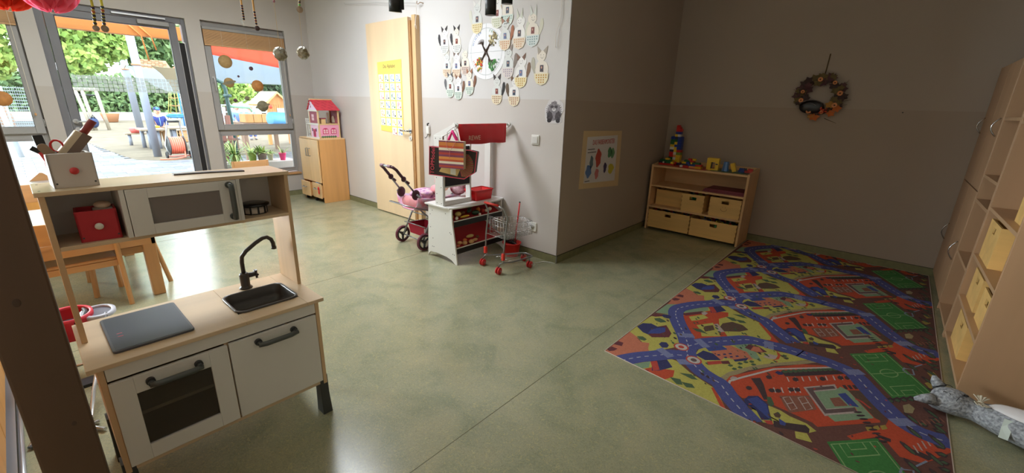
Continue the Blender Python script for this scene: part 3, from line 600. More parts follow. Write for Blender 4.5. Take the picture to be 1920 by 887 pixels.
# ---------------- play kitchen ----------------
K = thing('play_kitchen', 'white and birch wooden play kitchen with sink, hob and raised shelf unit', 'play kitchen', (.2, -2.636, 0))
kz = .558
bk = lambda *a: MB().box(*a)
wt = MB()
for a in ((0, .401, -2.996, -2.567), (0, .401, -2.343, -2.276), (0, .123, -2.567, -2.343), (.318, .401, -2.567, -2.343)): wt.box(*a, .543, kz)
wt.build('worktop', birchy, K, bev=.0015)
for y0 in (-2.975, -2.312): bk(.02, .392, y0, y0+.016, .15, .543).build('side_panel', birchz, K, bev=.002)
bk(.012, .022, -2.975, -2.296, .155, .543).build('back_panel', white, K)
bk(.022, .39, -2.959, -2.312, .155, .17).build('bottom_board', birchy, K)
bk(.022, .385, -2.645, -2.63, .17, .54).build('partition', birchz, K)
bk(.05, .36, -2.959, -2.645, .325, .337).build('oven_shelf', birchy, K)
bk(.378, .392, -2.958, -2.313, .497, .543).build('fascia', white, K, bev=.001)
for x in (.03, .34):
    for y in (-2.982, -2.328):
        T = Matrix.Identity(4)
        q = MB().loft([[(x, y, .19), (x+.05, y, .19), (x+.05, y+.036, .19), (x, y+.036, .19)], [(x, y, .1), (x+.052, y, .1), (x+.052, y+.036, .1), (x, y+.036, .1)], [(x-.003, y-.002, 0), (x+.058, y-.002, 0), (x+.058, y+.04, 0), (x-.003, y+.04, 0)]], smooth=False, cap0=True, cap1=True)
        q.build('foot', dgrey, K, bev=.003)
# oven door with window
od = ring(MB(), .388, .402, -2.959, -2.639, .175, .49, .058, .06, .055).build('oven_door', white, K, bev=.0015)
bk(.392, .395, -2.905, -2.693, .228, .436).build('oven_window', mat('smoky_acrylic', (70, 66, 62), .12, alpha=.45), od)
cd = bk(.388, .402, -2.634, -2.317, .176, .492).build('cupboard_door', white, K, bev=.0015)
def khandle(y0, y1, z, par):
    x = .402
    for y in (y0, y1): MB().cyl((x, y, z), .0125, .012, (1, 0, 0), 16).cyl((x+.01, y, z), .009, .022, (1, 0, 0), 12).build('handle_mount', dgrey, par)
    T = MB().tube([(x+.03, y0-.006, z-.001), (x+.034, y0+.02, z-.003), (x+.034, y1-.02, z-.003), (x+.03, y1+.006, z-.001)], [.009, .0095, .0095, .009], 12)
    T.build('handle', mat('handle_grey', (74, 78, 76), .4), par)
khandle(-2.862, -2.731, .461, od); khandle(-2.541, -2.411, .465, cd)
hob = MB().prism(rrect(.217, .303, .012), lambda a, b, t: (.192+b, -2.818+a, kz+.008*t)).build('hob_frame', mat('hob_rim', (70, 72, 80), .35), K, bev=.002)
MB().prism(rrect(.203, .289, .008), lambda a, b, t: (.192+b, -2.818+a, kz+.0075+.0012*t)).build('hob_glass', mat('hob_glass', (44, 50, 64), .3, spec=.5), hob)
q = MB(); q.box(.205, .209, -2.9, -2.886, kz+.0088, kz+.0091); q.box(.23, .234, -2.9, -2.886, kz+.0088, kz+.0091); q.build('hob_marking', mat('hob_red', (190, 70, 80), .5), hob)
# sink
rings = []
for w_, h_, r_, z in ((.232, .208, .035, kz+.0), (.234, .21, .036, kz+.006), (.222, .198, .032, kz+.008), (.214, .19, .03, kz+.002), (.205, .18, .03, kz-.03), (.19, .165, .028, kz-.062), (.15, .12, .025, kz-.068)):
    rings.append([Vector((.2205+b, -2.455+a, z)) for a, b in rrect(w_, h_, r_, 5)])
sk = MB().loft(rings, cap1=True).build('sink', mat('sink_dark_plastic', (66, 62, 60), .3), K)
MB().lathe([(.012, 0), (.014, .002), (.005, .003)], (.2205, -2.455, kz-.0678), seg=16).build('drain', dgrey, sk)
fa = MB(); fc = (.072, -2.461)
fa.lathe([(.026, 0), (.025, .004), (.019, .01), (.018, .012), (.019, .06), (.0155, .068), (.012, .07)], (fc[0], fc[1], kz), seg=20)
fa.tube([(fc[0], fc[1], .62), (fc[0], fc[1], .675), (fc[0]+.001, fc[1]+.003, .70), (fc[0]+.004, fc[1]+.02, .722), (fc[0]+.01, fc[1]+.06, .752), (fc[0]+.014, fc[1]+.088, .768), (fc[0]+.016, fc[1]+.105, .77), (fc[0]+.018, fc[1]+.12, .758), (fc[0]+.018, fc[1]+.126, .74), (fc[0]+.018, fc[1]+.127, .72)], .0085, 12)
fa.cyl((fc[0]+.018, fc[1]+.127, .712), .0105, .012, (0, 0, 1), 14)
fm_ = mat('tap_dark_grey', (56, 52, 50), .35)
fo = fa.build('tap', fm_, K)
v = MB(); v.tube([(fc[0], fc[1]+.012, .612), (fc[0]+.002, fc[1]+.05, .612)], .011, 14)
for k in range(5): t_ = k*2*PI/5; v.tube([(fc[0]+.002, fc[1]+.046, .612), (fc[0]+.002+.02*math.cos(t_), fc[1]+.046, .612+.02*math.sin(t_))], .005, 8)
v.build('tap_knob', fm_, fo)
# upper unit
for y0 in (-2.985, -2.291): bk(0, .189, y0, y0+.015, kz, 1.05).build('side_post', birchz, K, bev=.0015)
bk(-.004, .2, -2.992, -2.274, 1.05, 1.064).build('top_board', birchy, K, bev=.0015)
bk(0, .188, -2.97, -2.291, .875, .888).build('shelf_board', birchy, K, bev=.001)
bk(0, .006, -2.97, -2.291, .888, 1.05).build('upper_back_panel', white, K)
for y0 in (-2.808, -2.472): bk(.006, .188, y0, y0+.013, .888, 1.05).build('divider', white, K)
bk(.19, .2, -2.808, -2.795, .888, 1.05).build('door_post', white, K)
bk(.19, .2, -2.471, -2.459, .888, 1.05).build('door_post', white, K)
md = ring(MB(), .194, .205, -2.793, -2.473, .889, 1.049, .056, .033, .035).build('microwave_door', white, K, bev=.001)
bk(.198, .2, -2.738, -2.528, .922, 1.018).build('microwave_window', mat('frosted_acrylic', (150, 140, 136), .3, alpha=.5), md)
MB().lathe([(.07, 0), (.074, .003), (.06, .006), (.0, .006)], (.1, -2.64, .889), seg=28).build('turntable', mat('turntable_grey', (110, 108, 106), .4), K)
h = MB()
for z in (.912, 1.033): h.cyl((.205, -2.498, z), .0125, .012, (1, 0, 0), 16); h.cyl((.213, -2.498, z), .009, .02, (1, 0, 0), 12)
h.tube([(.232, -2.498, .905), (.237, -2.498, .93), (.237, -2.498, 1.018), (.232, -2.498, 1.04)], .0095, 12); h.build('microwave_handle', mat('handle_grey', (74, 78, 76), .4), md)
for y, x in ((-2.978, .17), (-2.978, .03), (-2.283, .17)): MB().cyl((x, y, 1.0638), .003, .0006, seg=10).build('screw_cap', dgrey, K)
# things on the kitchen
def drawerbox(name, label, loc, rot, body, knob, s=.103, tall=.105):
    t = thing(name, label, 'box', (0, 0, 0))
    q = MB(); a = s/2
    q.box(a-.008, a, -a, a, 0, tall); q.box(-a, -a+.006, -a, a, 0, tall*.98); q.box(-a, a, -a, -a+.006, 0, tall*.98); q.box(-a, a, a-.006, a, 0, tall*.98)
    q.build('body', body, t, bev=.001); MB().box(-a+.006, a-.008, -a+.006, a-.006, .001, .006).build('base', body, t)
    MB().lathe([(.004, 0), (.005, .006), (.0105, .01), (.011, .015), (.006, .019), (0, .0195)], (a, 0, tall*.5), (1, 0, 0), 16, caps=False).build('knob', knob, t)
    q = MB()
    for y in (-a+.008, a-.008): q.cyl((a, y, .014), .0028, .0008, (1, 0, 0), 8)
    q.build('screw', dgrey, t)
    t.rotation_euler = (0, 0, rot); t.location = loc; return t
whitewarm = mat('white_box_paint', (196, 188, 182), .5)
drawerbox('toy_box', 'white wooden box with red knob on top of the play kitchen, full of utensils', (.098, -2.895, 1.064), .05, whitewarm, mat('red_knob', (196, 52, 56), .4))
drawerbox('toy_box', 'red wooden box with a white knob in the left compartment of the play kitchen', (.12, -2.867, .888), -.06, mat('red_box_paint', (176, 30, 42), .45), whitep, .1, .1)
MB().sph((.1, -2.845, .992), (.03, .022, .012)).build('toy_bread_roll', mat('bread_cream', (224, 200, 176), .6))
tag(bpy.data.objects['toy_bread_roll'], 'pale rounded toy piece sticking out of the red box in the play kitchen', 'toy')
MB().box(.06, .14, -2.87, -2.82, .895, .981).build('inner_card', paperw, bpy.data.objects['toy_bread_roll'])
B0 = Vector((.098, -2.895, 1.06))
def utensil(name, label, pts, rad, m, cat='toy utensil'):
    return tag(MB().tube(pts, rad, 10).build(name, m), label, cat)
t = thing('toy_hammer', 'black-headed toy hammer with red grip standing at the left of the white box', 'toy tool', (.09, -2.93, 1.08))
T = frame((.09, -2.945, 1.20), (0, 1, .1), (-.1, 0, 1))
MB().box(-.011, .011, -.022, .022, -.009, .009, T=T).build('head', black, t, bev=.002); MB().tube([(.09, -2.94, 1.085), (.09, -2.945, 1.18)], .006, 8).build('handle', redp, t)
t = thing('toy_scissors', 'red curved handle of toy scissors in the white box', 'toy tool', (.1, -2.915, 1.08))
MB().tube([(.1, -2.912+.014*math.cos(a), 1.188+.018*math.sin(a)) for a in [k*2*PI/14 for k in range(14)]], .003, 8, closed=True).build('finger_loop', redp, t)
MB().tube([(.1, -2.925, 1.08), (.1, -2.918, 1.172)], .004, 8).build('blade', silver, t)
t = thing('toy_saw', 'dark toy saw leaning left with red grip in the white box', 'toy tool', (.1, -2.93, 1.08))
T = frame((.1, -2.958, 1.178), (0, -.75, .6), (-1, 0, 0))
MB().box(-.02, .012, -.004, .004, -.007, .007, T=T).build('tip', black, t, bev=.001)
MB().tube([(.1, -2.925, 1.09), (.1, -2.95, 1.172)], .007, 8).build('grip', redp, t)
T = frame((.125, -2.919, 1.145), (0, .5, -.87), (1, 0, 0))
MB().prism(rrect(.12, .024, .011), lambda a, b, t_: T @ Vector((a, t_*.004, b))).build('wooden_slat_toy', mat('dull_wood', (150, 126, 104), .6)); tag(bpy.data.objects['wooden_slat_toy'], 'rounded brown wooden slat leaning in the white box', 'toy')
# big wooden tube (rolled pin) leaning right
t = thing('toy_rolling_pin', 'thick pale wooden block with dark red handle leaning right out of the white box', 'toy utensil', (.1, -2.88, 1.08))
T = frame((.085, -2.876, 1.185), (0, .62, .78), (-1, 0, 0))
MB().box(-.055, .05, -.02, .02, -.02, .02, T=T).build('block', mat('pale_wood', (206, 188, 160), .5), t, bev=.004)
MB().box(-.048, .052, .0201, .0206, -.019, .002, T=T).box(-.048, .052, -.0206, -.0201, -.021, .003, T=T).build('dark_side', mat('dull_brown', (120, 100, 88), .6), t)
h = MB(); h.tube([T @ Vector((.05, 0, 0)), T @ Vector((.1, 0, .0))], .0105, 10); h.build('handle', mat('dark_red_handle', (140, 50, 46), .5), t)
tag(MB().prism([(x, .0035*math.sin(PI*(x+.11)/.22)+w) for x in [-.11+.22*k/16 for k in range(17)] for w in (0,)]+[(.11-.22*k/16, .012+.004*math.sin(PI*k/16)) for k in range(17)], lambda a, b, t_: (.092-b*2.2+a*.22, -2.52+a, 1.064+.005*t_)).build('baking_tray', mat('tray_dark', (70, 62, 60), .35)), 'thin dark curved toy tray lying on top of the play kitchen', 'tray')
t = thing('toy_drum', 'round black toy tin with pale side panels in the right compartment of the play kitchen', 'toy tin', (.1, -2.39, .888))
MB().lathe([(.042, 0), (.044, .004), (.044, .03)], (.1, -2.39, .888), seg=28).build('shell', mat('cream_panel', (190, 178, 164), .5), t)
MB().lathe([(.05, .031), (.056, .034), (.057, .04), (.04, .044), (0, .045)], (.1, -2.39, .888), seg=28, caps=False).build('lid', mat('gloss_black', (20, 20, 24), .2), t)
for k in range(10): a = k*PI/5; MB().box(-.0025, .0025, -.003, .003, 0, .033, T=Matrix.Translation((.1+.045*math.cos(a), -2.39+.045*math.sin(a), .888)) @ Matrix.Rotation(a, 4, 'Z')).build('rib', black, t)
MB().lathe([(.0455, 0), (.0455, .004)], (.1, -2.39, .888), seg=28).build('base_ring', black, t)

# ---------------- post, panel ----------------
pw = wood('dark_post_wood', (84, 58, 38), 2, .55, .12, s=9)
P = thing('wooden_post', 'thick brown wooden post of a play loft in the left foreground', 'post', (.92, -3.046, 0))
bk(.865, .95, -3.090, -3.004, 0, 2.95).build('beam', pw, P, bev=.004)
q = MB()
for y, z, a in ((-3.05, .99, .008), (-3.03, .72, .005), (-3.07, 1.22, .006), (-3.045, 1.13, .004)): q.sph((.9501, y, z), (.0006, a*.7, a))
q.build('knot', mat('knot_dark', (64, 42, 26), .6), P)
P = thing('low_wooden_cupboard', 'honey-coloured wooden cupboard standing left behind the foreground post', 'cupboard', (-.2, -3.45, 0))
orw = wood('honey_wood', (222, 160, 88), 2, .4, .08)
bk(-1.4, .9, -3.65, -3.262, .06, 1.0).build('carcass', orw, P, bev=.003)
for x in (-1.4, -.83, -.26, .31): bk(x+.004, x+.566, -3.262, -3.25, .07, .96).build('door', orw, P, bev=.003)
bk(-1.4, .9, -3.65, -3.27, 0, .06).build('plinth', mat('plinth_alu', (176, 178, 182), .3, .6), P)
q = MB(); q.box(-1.4, .9, -3.268, -3.235, 0, .012); q.tube([(-1.4, -3.222, .012), (.9, -3.222, .012)], .009, 10)
q.build('floor_rail', mat('alu_rail', (186, 188, 194), .28, .8), P)
# ---------------- doll high chair behind kitchen ----------------
P = thing('doll_high_chair', 'red and grey doll high chair with tray and chrome tube legs behind the play kitchen', 'doll high chair', (-.5, -2.98, 0))
redseat = mat('red_seat_fabric', (196, 34, 52), .5)
q = MB(); q.loft([[(-.80+.10*math.cos(a)*s, -3.0+.085*math.sin(a)*s, z) for a in [k*2*PI/20 for k in range(20)]] for s, z in ((1.0, .315), (1.02, .30), (.98, .27), (.75, .2), (.5, .19))], cap1=True)
q.build('seat_shell', redseat, P, solid=.012)
MB().sph((-.80, -3.0, .25), (.08, .07, .02)).build('seat_pad', mat('seat_pad_black', (30, 26, 32), .7), P)
q = MB(); n_ = 24
out = [(-.78+.085*math.sin(a), -2.895+.068*math.cos(a)) for a in [k*2*PI/n_ for k in range(n_)]]
inn = [(-.78+.070*math.sin(a), -2.895+.052*math.cos(a)) for a in [k*2*PI/n_ for k in range(n_)]]
q.loft([[(x, y, .286) for x, y in out], [(x, y, .302) for x, y in out], [(x, y, .304) for x, y in inn], [(x, y, .293) for x, y in inn]])
tr_ = q.build('tray_rim', mat('pale_grey_plastic', (178, 180, 190), .35), P)
MB().prism([(x, y) for x, y in inn], lambda a, b, t_: (a, b, .287+.006*t_)).build('tray_floor', mat('tray_dark_grey', (98, 98, 108), .5), tr_)
MB().tube([(-.86, -2.94, .30), (-.80, -2.935, .305), (-.73, -2.95, .30), (-.70, -2.99, .295)], .009, 10).build('arm', black, P)
ch = chrome
for s_ in (-1, 1):
    y = -3.08 if s_ < 0 else -2.99
    MB().tube([(-.72, -2.97+s_*.1, .3), (-.35, y-.0, .10), (-.22, y-.02*s_-.02, .012), (-.16, y, .012)], .008, 10).build('leg', ch, P)
    MB().tube([(-.62, -2.97+s_*.1, .28), (-1.0, -2.97+s_*.12, .012), (-1.05, -2.97+s_*.12, .012)], .008, 10).build('leg', ch, P)
MB().tube([(-.24, -3.2, .012), (-.24, -3.0, .012)], .008, 10).build('stretcher', ch, P)
MB().tube([(-.30, -3.18, .012), (-.24, -3.2, .012), (-.24, -3.18, .014)], .008, 10).build('foot_bend', ch, P)
MB().tube([(-.5, -3.08, .17), (-.5, -2.88, .17)], .007, 10).build('crossbar', ch, P)
bk(-.47, -.4, -3.1, -2.97, .1, .115).build('footrest', black, P)

# ---------------- low tables and chairs ----------------
tabtop = mat('table_top_laminate', (206, 204, 200), .22, spec=.6)
def table(label, x0, x1, y0, y1, h, legs):
    t = thing('low_table', label, 'table', ((x0+x1)/2, (y0+y1)/2, 0))
    MB().box(x0, x1, y0, y1, h-.022, h).build('tabletop', tabtop, t, bev=.004)
    MB().box(x0-.001, x0+.004, y0, y1, h-.022, h).box(x1-.004, x1+.001, y0, y1, h-.022, h).box(x0, x1, y1-.004, y1+.001, h-.022, h).build('edge_band', beechy, t)
    a = .03
    MB().box(x1-a-.02, x1-a, y0+a, y1-a, h-.095, h-.022).build('apron', beechy, t); MB().box(x0+a, x0+a+.02, y0+a, y1-a, h-.095, h-.022).build('apron', beechy, t)
    MB().box(x0+a, x1-a, y1-a-.02, y1-a, h-.095, h-.022).build('apron', beechx, t); MB().box(x0+a, x1-a, y0+a, y0+a+.02, h-.095, h-.022).build('apron', beechx, t)
    for lx, ly in legs: MB().box(lx-.034, lx+.034, ly-.034, ly+.034, 0, h-.022).build('leg', beechz, t, bev=.006)
    return t
table('low beech table with pale top behind the play kitchen', -2.85, -1.59, -3.72, -2.47, .47, [(-1.655, -2.535), (-2.78, -2.54), (-1.655, -3.65), (-2.78, -3.65)])
def chair(label, loc, rot, group=None, w=.35, sh=.318, d=.36, bh=.6):
    t = thing('childrens_chair', label, 'chair', (0, 0, 0))
    s = MB(); n = 8; rows = []
    for i in range(n+1):
        x = -d/2+d*i/n; rows.append([(x, -w/2+w*j/n, sh-.012*math.sin(PI*i/n)*math.sin(PI*j/n)) for j in range(n+1)])
    vs = [p for r_ in rows for p in r_]; fs = [(i*(n+1)+j, (i+1)*(n+1)+j, (i+1)*(n+1)+j+1, i*(n+1)+j+1) for i in range(n) for j in range(n)]
    s.add(vs, fs, 0, True); s.build('seat', wood('seat_beech', (190, 140, 92), 0, .3, .08), t, solid=.014)
    for y in (-w/2-.012, w/2+.012):
        MB().box(-d/2, d/2, y-.01, y+.01, sh-.055, sh-.004).build('side_rail', beechx, t, bev=.003)
        MB().tube([(d/2-.02, y, sh-.01), (d/2-.005, y, .0)], .017, 4, smooth=False).build('leg', beechz, t, bev=.004)
        MB().tube([(-d/2-.0, y, bh), (-d/2-.005, y, sh), (-d/2-.055, y, 0)], .016, 6, smooth=False).build('rear_leg', beechz, t, bev=.004)
    MB().box(-d/2+.0, -d/2+.02, -w/2, w/2, sh-.05, sh-.01).build('rear_rail', beechy, t, bev=.003)
    b = MB(); rows = []
    for i in range(9):
        y = -w/2+w*i/8; c = -.02*math.sin(PI*i/8); rows.append([(-d/2-.012+c, y, bh-.15), (-d/2+.002+c, y, bh-.15), (-d/2+.002+c, y, bh), (-d/2-.012+c, y, bh)])
    b.loft(rows, smooth=False, cap0=True, cap1=True); b.build('backrest', beechy, t, bev=.004)
    t.rotation_euler = (0, 0, rot); t.location = loc; return t
c1 = chair('beech children\'s chair nearest the play kitchen, tucked under the low table', (-1.80, -2.885, 0), PI)
c2 = copy_tree(c1); c2['label'] = 'beech children\'s chair on the window side of the nearer low table'; c2.location = (-3.12, -2.97, 0); c2.rotation_euler = (0, 0, 0)
c3 = copy_tree(c1); c3['label'] = 'beech children\'s chair standing in front of the window with the potted plants'; c3.location = (-3.52, -1.30, 0); c3.rotation_euler = (0, 0, PI-.03)
c3.scale = (1.1, .93, 1.13)
c4 = copy_tree(c1); c4['label'] = 'beech children\'s chair at the right end of the low table'; c4.location = (-2.04, -2.665, 0); c4.rotation_euler = (0, 0, -PI/2)
for c in (c1, c2, c3, c4): c['group'] = 'beech children\'s chairs'
# low sideboard under the left window
P = thing('low_sideboard', 'low beech sideboard with white top under the left window', 'sideboard', (-4.2, -3.2, 0))
bk(-4.40, -4.04, -3.8, -2.72, .0, .48).build('carcass', beechy, P, bev=.003); bk(-4.405, -4.02, -3.82, -2.70, .48, .505).build('top_board', tabtop, P, bev=.003)
for y in (-3.78, -3.43, -3.08): bk(-4.04, -4.026, y, y+.34, .02, .46).build('door', orw, P, bev=.002)
q = MB(); q.prism([(-.09, 0), (.09, 0), (.015, .075), (-.005, .078)], lambda a, b, t_: (-4.25+.02*t_, -2.90+a, .505+b))
tag(q.build('wooden_triangle', beechy, bev=.002), 'small wooden triangle standing on the low sideboard', 'wooden toy')

# ---------------- dollhouse cabinet ----------------
P = thing('cabinet', 'beech cabinet in the far corner carrying the dollhouse', 'cabinet', (-3.88, -.19, 0))
cf = wood('cabinet_front_beech', (222, 184, 134), 2, .4, .06); cs = wood('cabinet_side_beech', (206, 152, 94), 2, .4, .08)
bk(-3.618, -3.6, -.375, -.012, 0, .845).build('side_panel', cs, P, bev=.002); bk(-4.18, -4.162, -.375, -.012, 0, .845).build('side_panel', cs, P, bev=.002)
bk(-4.18, -3.6, -.375, -.012, .845, .86).build('top_board', wood('cab_top', (222, 186, 140), 0, .4, .05), P, bev=.002); bk(-4.162, -3.618, -.02, -.012, 0, .845).build('back_panel', cs, P); bk(-4.162, -3.618, -.37, -.02, .27, .285).build('inner_shelf', cs, P)
for i, x in enumerate((-4.16, -3.889)):
    dd = bk(x, x+.268, -.393, -.377, .275, .842).build('door', cf, P, bev=.002)
    hx = x+(.235 if i == 0 else .03)
    MB().tube([(hx, -.393, .72), (hx, -.42, .72), (hx, -.42, .62), (hx, -.393, .62)], .006, 4, smooth=False).build('handle', silver, dd)
    dr = bk(x+.004, x+.262, -.40 if i else -.43, -.386 if i else -.416, .06, .262).build('drawer_front', cf, P, bev=.002)
    bk(x+.012, x+.254, -.386 if i else -.416, -.05, .07, .24).build('drawer_box', cs, dr)
    MB().tube([(x+.09, -.402 if i else -.432, .19), (x+.1, -.43-.0 if i else -.46, .185), (x+.17, -.43 if i else -.46, .185), (x+.18, -.402 if i else -.432, .19)], .005, 8).build('handle', silver, dr)
    for yy in (-.37, -.1):
        MB().cyl((x+.03, yy, .022), .022, .03, (1, 0, 0), 14).build('caster', black, dr)
q = MB()
for k in range(5): q.sph((-3.80+.02*k, -.37, .255+.006*(k % 2)), (.018, .02, .018), m=k % 2)
tag(q.build('cloth_bundle', [mat('blue_cloth', (60, 100, 180), .8), mat('cyan_cloth', (120, 180, 220), .8)]), 'bits of blue cloth sticking out of the right rolling drawer', 'cloth')
tag(MB().sph((-3.66, -.42, .2), (.014, .01, .03)).sph((-3.655, -.42, .15), (.01, .008, .03)).build('red_scarf', redp), 'red cloth tassel hanging over the right rolling drawer', 'cloth')
# dollhouse
P = thing('dollhouse', 'pink and white wooden dollhouse with red shingle roof on the beech cabinet', 'dollhouse', (-3.86, -.2, .86))
pink = mat('doll_pink', (232, 158, 186), .5); dpink = mat('doll_dark_pink', (150, 60, 80), .6); mag = mat('doll_magenta', (200, 40, 100), .5); cream = mat('doll_cream', (226, 212, 186), .5)
pst = wood('doll_post', (214, 182, 132), 2, .5, .05)
x0, x1, y0, y1, z0 = -3.88, -3.63, -.345, -.05, .86
for x, y in ((x0, y0), (x1-.02, y0), (x0, y1-.02), (x1-.02, y1-.02)): bk(x, x+.018, y, y+.018, z0, z0+.37).build('post', pst, P, bev=.001)
bk(x0-.12, x1, y0, y1, z0, z0+.014).build('base_board', pst, P, bev=.001)
bk(x0, x1, y0, y1, z0+.175, z0+.19).build('floor_board', pst, P, bev=.001); bk(x0-.12, x0, y0, y1, z0+.175, z0+.187).build('balcony_floor', whitep, P, bev=.001)
bk(x0+.018, x1-.004, y1-.006, y1-.001, z0+.014, z0+.37).build('rear_wall', dpink, P)
fw = bk(x1-.010, x1-.003, y0+.018, y1-.02, z0+.014, z0+.175).build('side_wall', pink, P)
for yy in (-.255, -.145):
    q = MB().prism([(-.038, 0), (.038, 0), (.038, .05)]+[(.038*math.cos(a), .05+.026*math.sin(a)) for a in [PI*k/8 for k in range(1, 8)]]+[(-.038, .05)], lambda a, b, t_: (x1-.003+.003*t_, yy+a, z0+.06+b)); wf = q.build('window_frame', mag, fw)
    q = MB()
    for a_, b_ in ((-.03, .006), (.004, .006), (-.03, .034), (.004, .034)): q.box(x1+.0002, x1+.0006, yy+a_, yy+a_+.026, z0+.06+b_, z0+.06+b_+.024)
    q.build('pane', mat('doll_pane', (226, 186, 190), .4), wf)
q = MB()
for k in range(22): q.sph((x1-.001, y0+.03+.0095*k, z0+.022), (.003, .009, .006+.005*(k*7 % 3)), seg=8, rings=5)
q.build('grass_print', mat('doll_green', (70, 110, 70), .7), fw)
bk(x0+.018, x1-.02, y0+.002, y0+.007, z0+.175+.02, z0+.345).build('upper_front_wall', dpink, P)
dfr = bk(x0+.02, x1-.02, y0+.001, y0+.007, z0+.014, z0+.172).build('lower_front_wall', mat('doll_pale_pink', (232, 196, 222), .5), P)
bk(x0+.09, x0+.155, y0-.004, y0+.001, z0+.014, z0+.12).build('front_door', mag, dfr, bev=.001)
for xx in (x0+.06, x0+.165): bk(xx, xx+.016, y0-.003, y0+.001, z0+.09, z0+.13).build('shutter', black, dfr)
for zz in (.06,): bk(x0+.105, x0+.14, y0-.006, y0-.004, z0+.04, z0+.10).build('door_panel', dpink, dfr)
q = MB()
for xx in (x0+.08,):
    for i in range(2):
        for j in range(2): q.box(xx+i*.034, xx+i*.034+.028, y0-.001, y0+.001, z0+.23+j*.042, z0+.23+j*.042+.036)
q.build('upper_window_pane', mat('pane_pink', (220, 180, 190), .5), P)
q = MB().prism([(-.04, 0), (.04, 0), (.04, .05)]+[(.04*math.cos(a), .05+.04*math.sin(a)) for a in [PI*k/8 for k in range(1, 8)]]+[(-.04, .05)], lambda a, b, t_: (-3.79+a, y1-.008-.002*t_, z0+.2+b)); q.build('arch_opening', cream, P)
bk(x1-.16, x1-.145, y1-.1, y1-.08, z0+.2, z0+.33).build('white_post', whitep, P)
# roof : ridge along y, gables at y0
zr = z0+.37; rx0, rx1 = x0-.018, x1+.022; xm = (x0+x1)/2-.05
rmt = mat('roof_red', (206, 62, 76), .55); rmd = mat('roof_line', (150, 30, 50), .6)
rows_ = 8
def slope(xa, za, xb, zb, nm):
    s = MB().prism([(y0-.015, 0), (y1+.005, 0), (y1-.01, 1), (y0-.0, 1)], lambda a, b, t_: (xa+(xb-xa)*b, a, za+(zb-za)*b+.006*t_)).build(nm, rmt, P)
    for r_ in range(rows_):
        b0 = r_/rows_; b1 = (r_+1.02)/rows_
        for k in range(9):
            ya = y0-.014+k*.0315+(.014 if r_ % 2 else 0); yb = ya+.0305
            if yb > y1+.006: continue
            q = MB(); up = .010
            q.add([(xa+(xb-xa)*b0, ya, za+(zb-za)*b0+up), (xa+(xb-xa)*b0, yb, za+(zb-za)*b0+up), (xa+(xb-xa)*b1, yb, za+(zb-za)*b1+.0065), (xa+(xb-xa)*b1, ya, za+(zb-za)*b1+.0065),
                   (xa+(xb-xa)*b0, ya, za+(zb-za)*b0+.005), (xa+(xb-xa)*b0, yb, za+(zb-za)*b0+.005), (xa+(xb-xa)*b1, yb, za+(zb-za)*b1+.004), (xa+(xb-xa)*b1, ya, za+(zb-za)*b1+.004)],
                  [(0, 1, 2, 3), (4, 7, 6, 5), (0, 4, 5, 1), (2, 6, 7, 3), (0, 3, 7, 4), (1, 5, 6, 2)])
            q.build('shingle', rmt if (k+r_) % 3 else mat('roof_red_dark', (190, 50, 66), .55), s)
slope(rx1, zr-.01, xm, zr+.12, 'roof_slope'); slope(rx0, zr-.01, xm, zr+.12, 'roof_slope')
MB().prism([(rx0+.02, zr-.005), (rx1-.02, zr-.005), (xm, zr+.11)], lambda a, b, t_: (a, y0+.006*t_, b)).build('gable', mat('doll_lilac', (226, 206, 232), .5), P)
q = MB(); q.box(xm-.02, xm-.006, y0-.002, y0, zr+.05, zr+.07); q.box(xm-.0, xm+.014, y0-.002, y0, zr+.02, zr+.045); q.build('gable_window', dpink, P)
bk(xm-.008, xm+.01, y0-.01, y1+.0, zr+.118, zr+.134).build('ridge_beam', pst, P, bev=.001)
q = MB()
for x in (x0-.118, x0-.06): q.box(x, x+.01, y0, y0+.01, z0, z0+.25)
q.box(x0-.12, x0, y0, y0+.01, z0+.235, z0+.245).box(x0-.12, x0, y0, y0+.01, z0+.205, z0+.212); q.build('balcony_rail', whitep, P)
bk(x0-.01, x0+.0, y0, y0+.016, z0, z0+.36).build('corner_trim', whitep, P); bk(x0-.005, x1, y0-.006, y0+.004, z0+.345, z0+.365).build('front_trim', whitep, P); bk(x0-.12, x1, y0-.006, y0+.004, z0+.0, z0+.018).build('front_trim', whitep, P); bk(x0-.01, x1, y0-.006, y0+.004, z0+.172, z0+.195).build('front_trim', whitep, P)
t = thing('dollhouse_kitchen', 'tiny wooden toy stove set on the upper floor of the dollhouse', 'toy furniture', (-3.7, -.24, z0+.19))
MB().box(-3.73, -3.68, -.28, -.22, z0+.19, z0+.25).build('body', pst, t, bev=.002); MB().box(-3.735, -3.675, -.285, -.215, z0+.25, z0+.262).build('top', dpink, t)
t = thing('dollhouse_oven', 'tiny white and black toy oven in the dollhouse porch', 'toy furniture', (x0-.06, -.31, z0+.014))
MB().box(x0-.085, x0-.045, -.32, -.28, z0+.014, z0+.1).build('body', whitep, t, bev=.002); MB().box(x0-.08, x0-.05, -.322, -.32, z0+.03, z0+.06).build('oven_window', black, t); MB().cyl((x0-.065, -.32, z0+.08), .007, .003, (0, -1, 0), 10).build('dial', black, t)
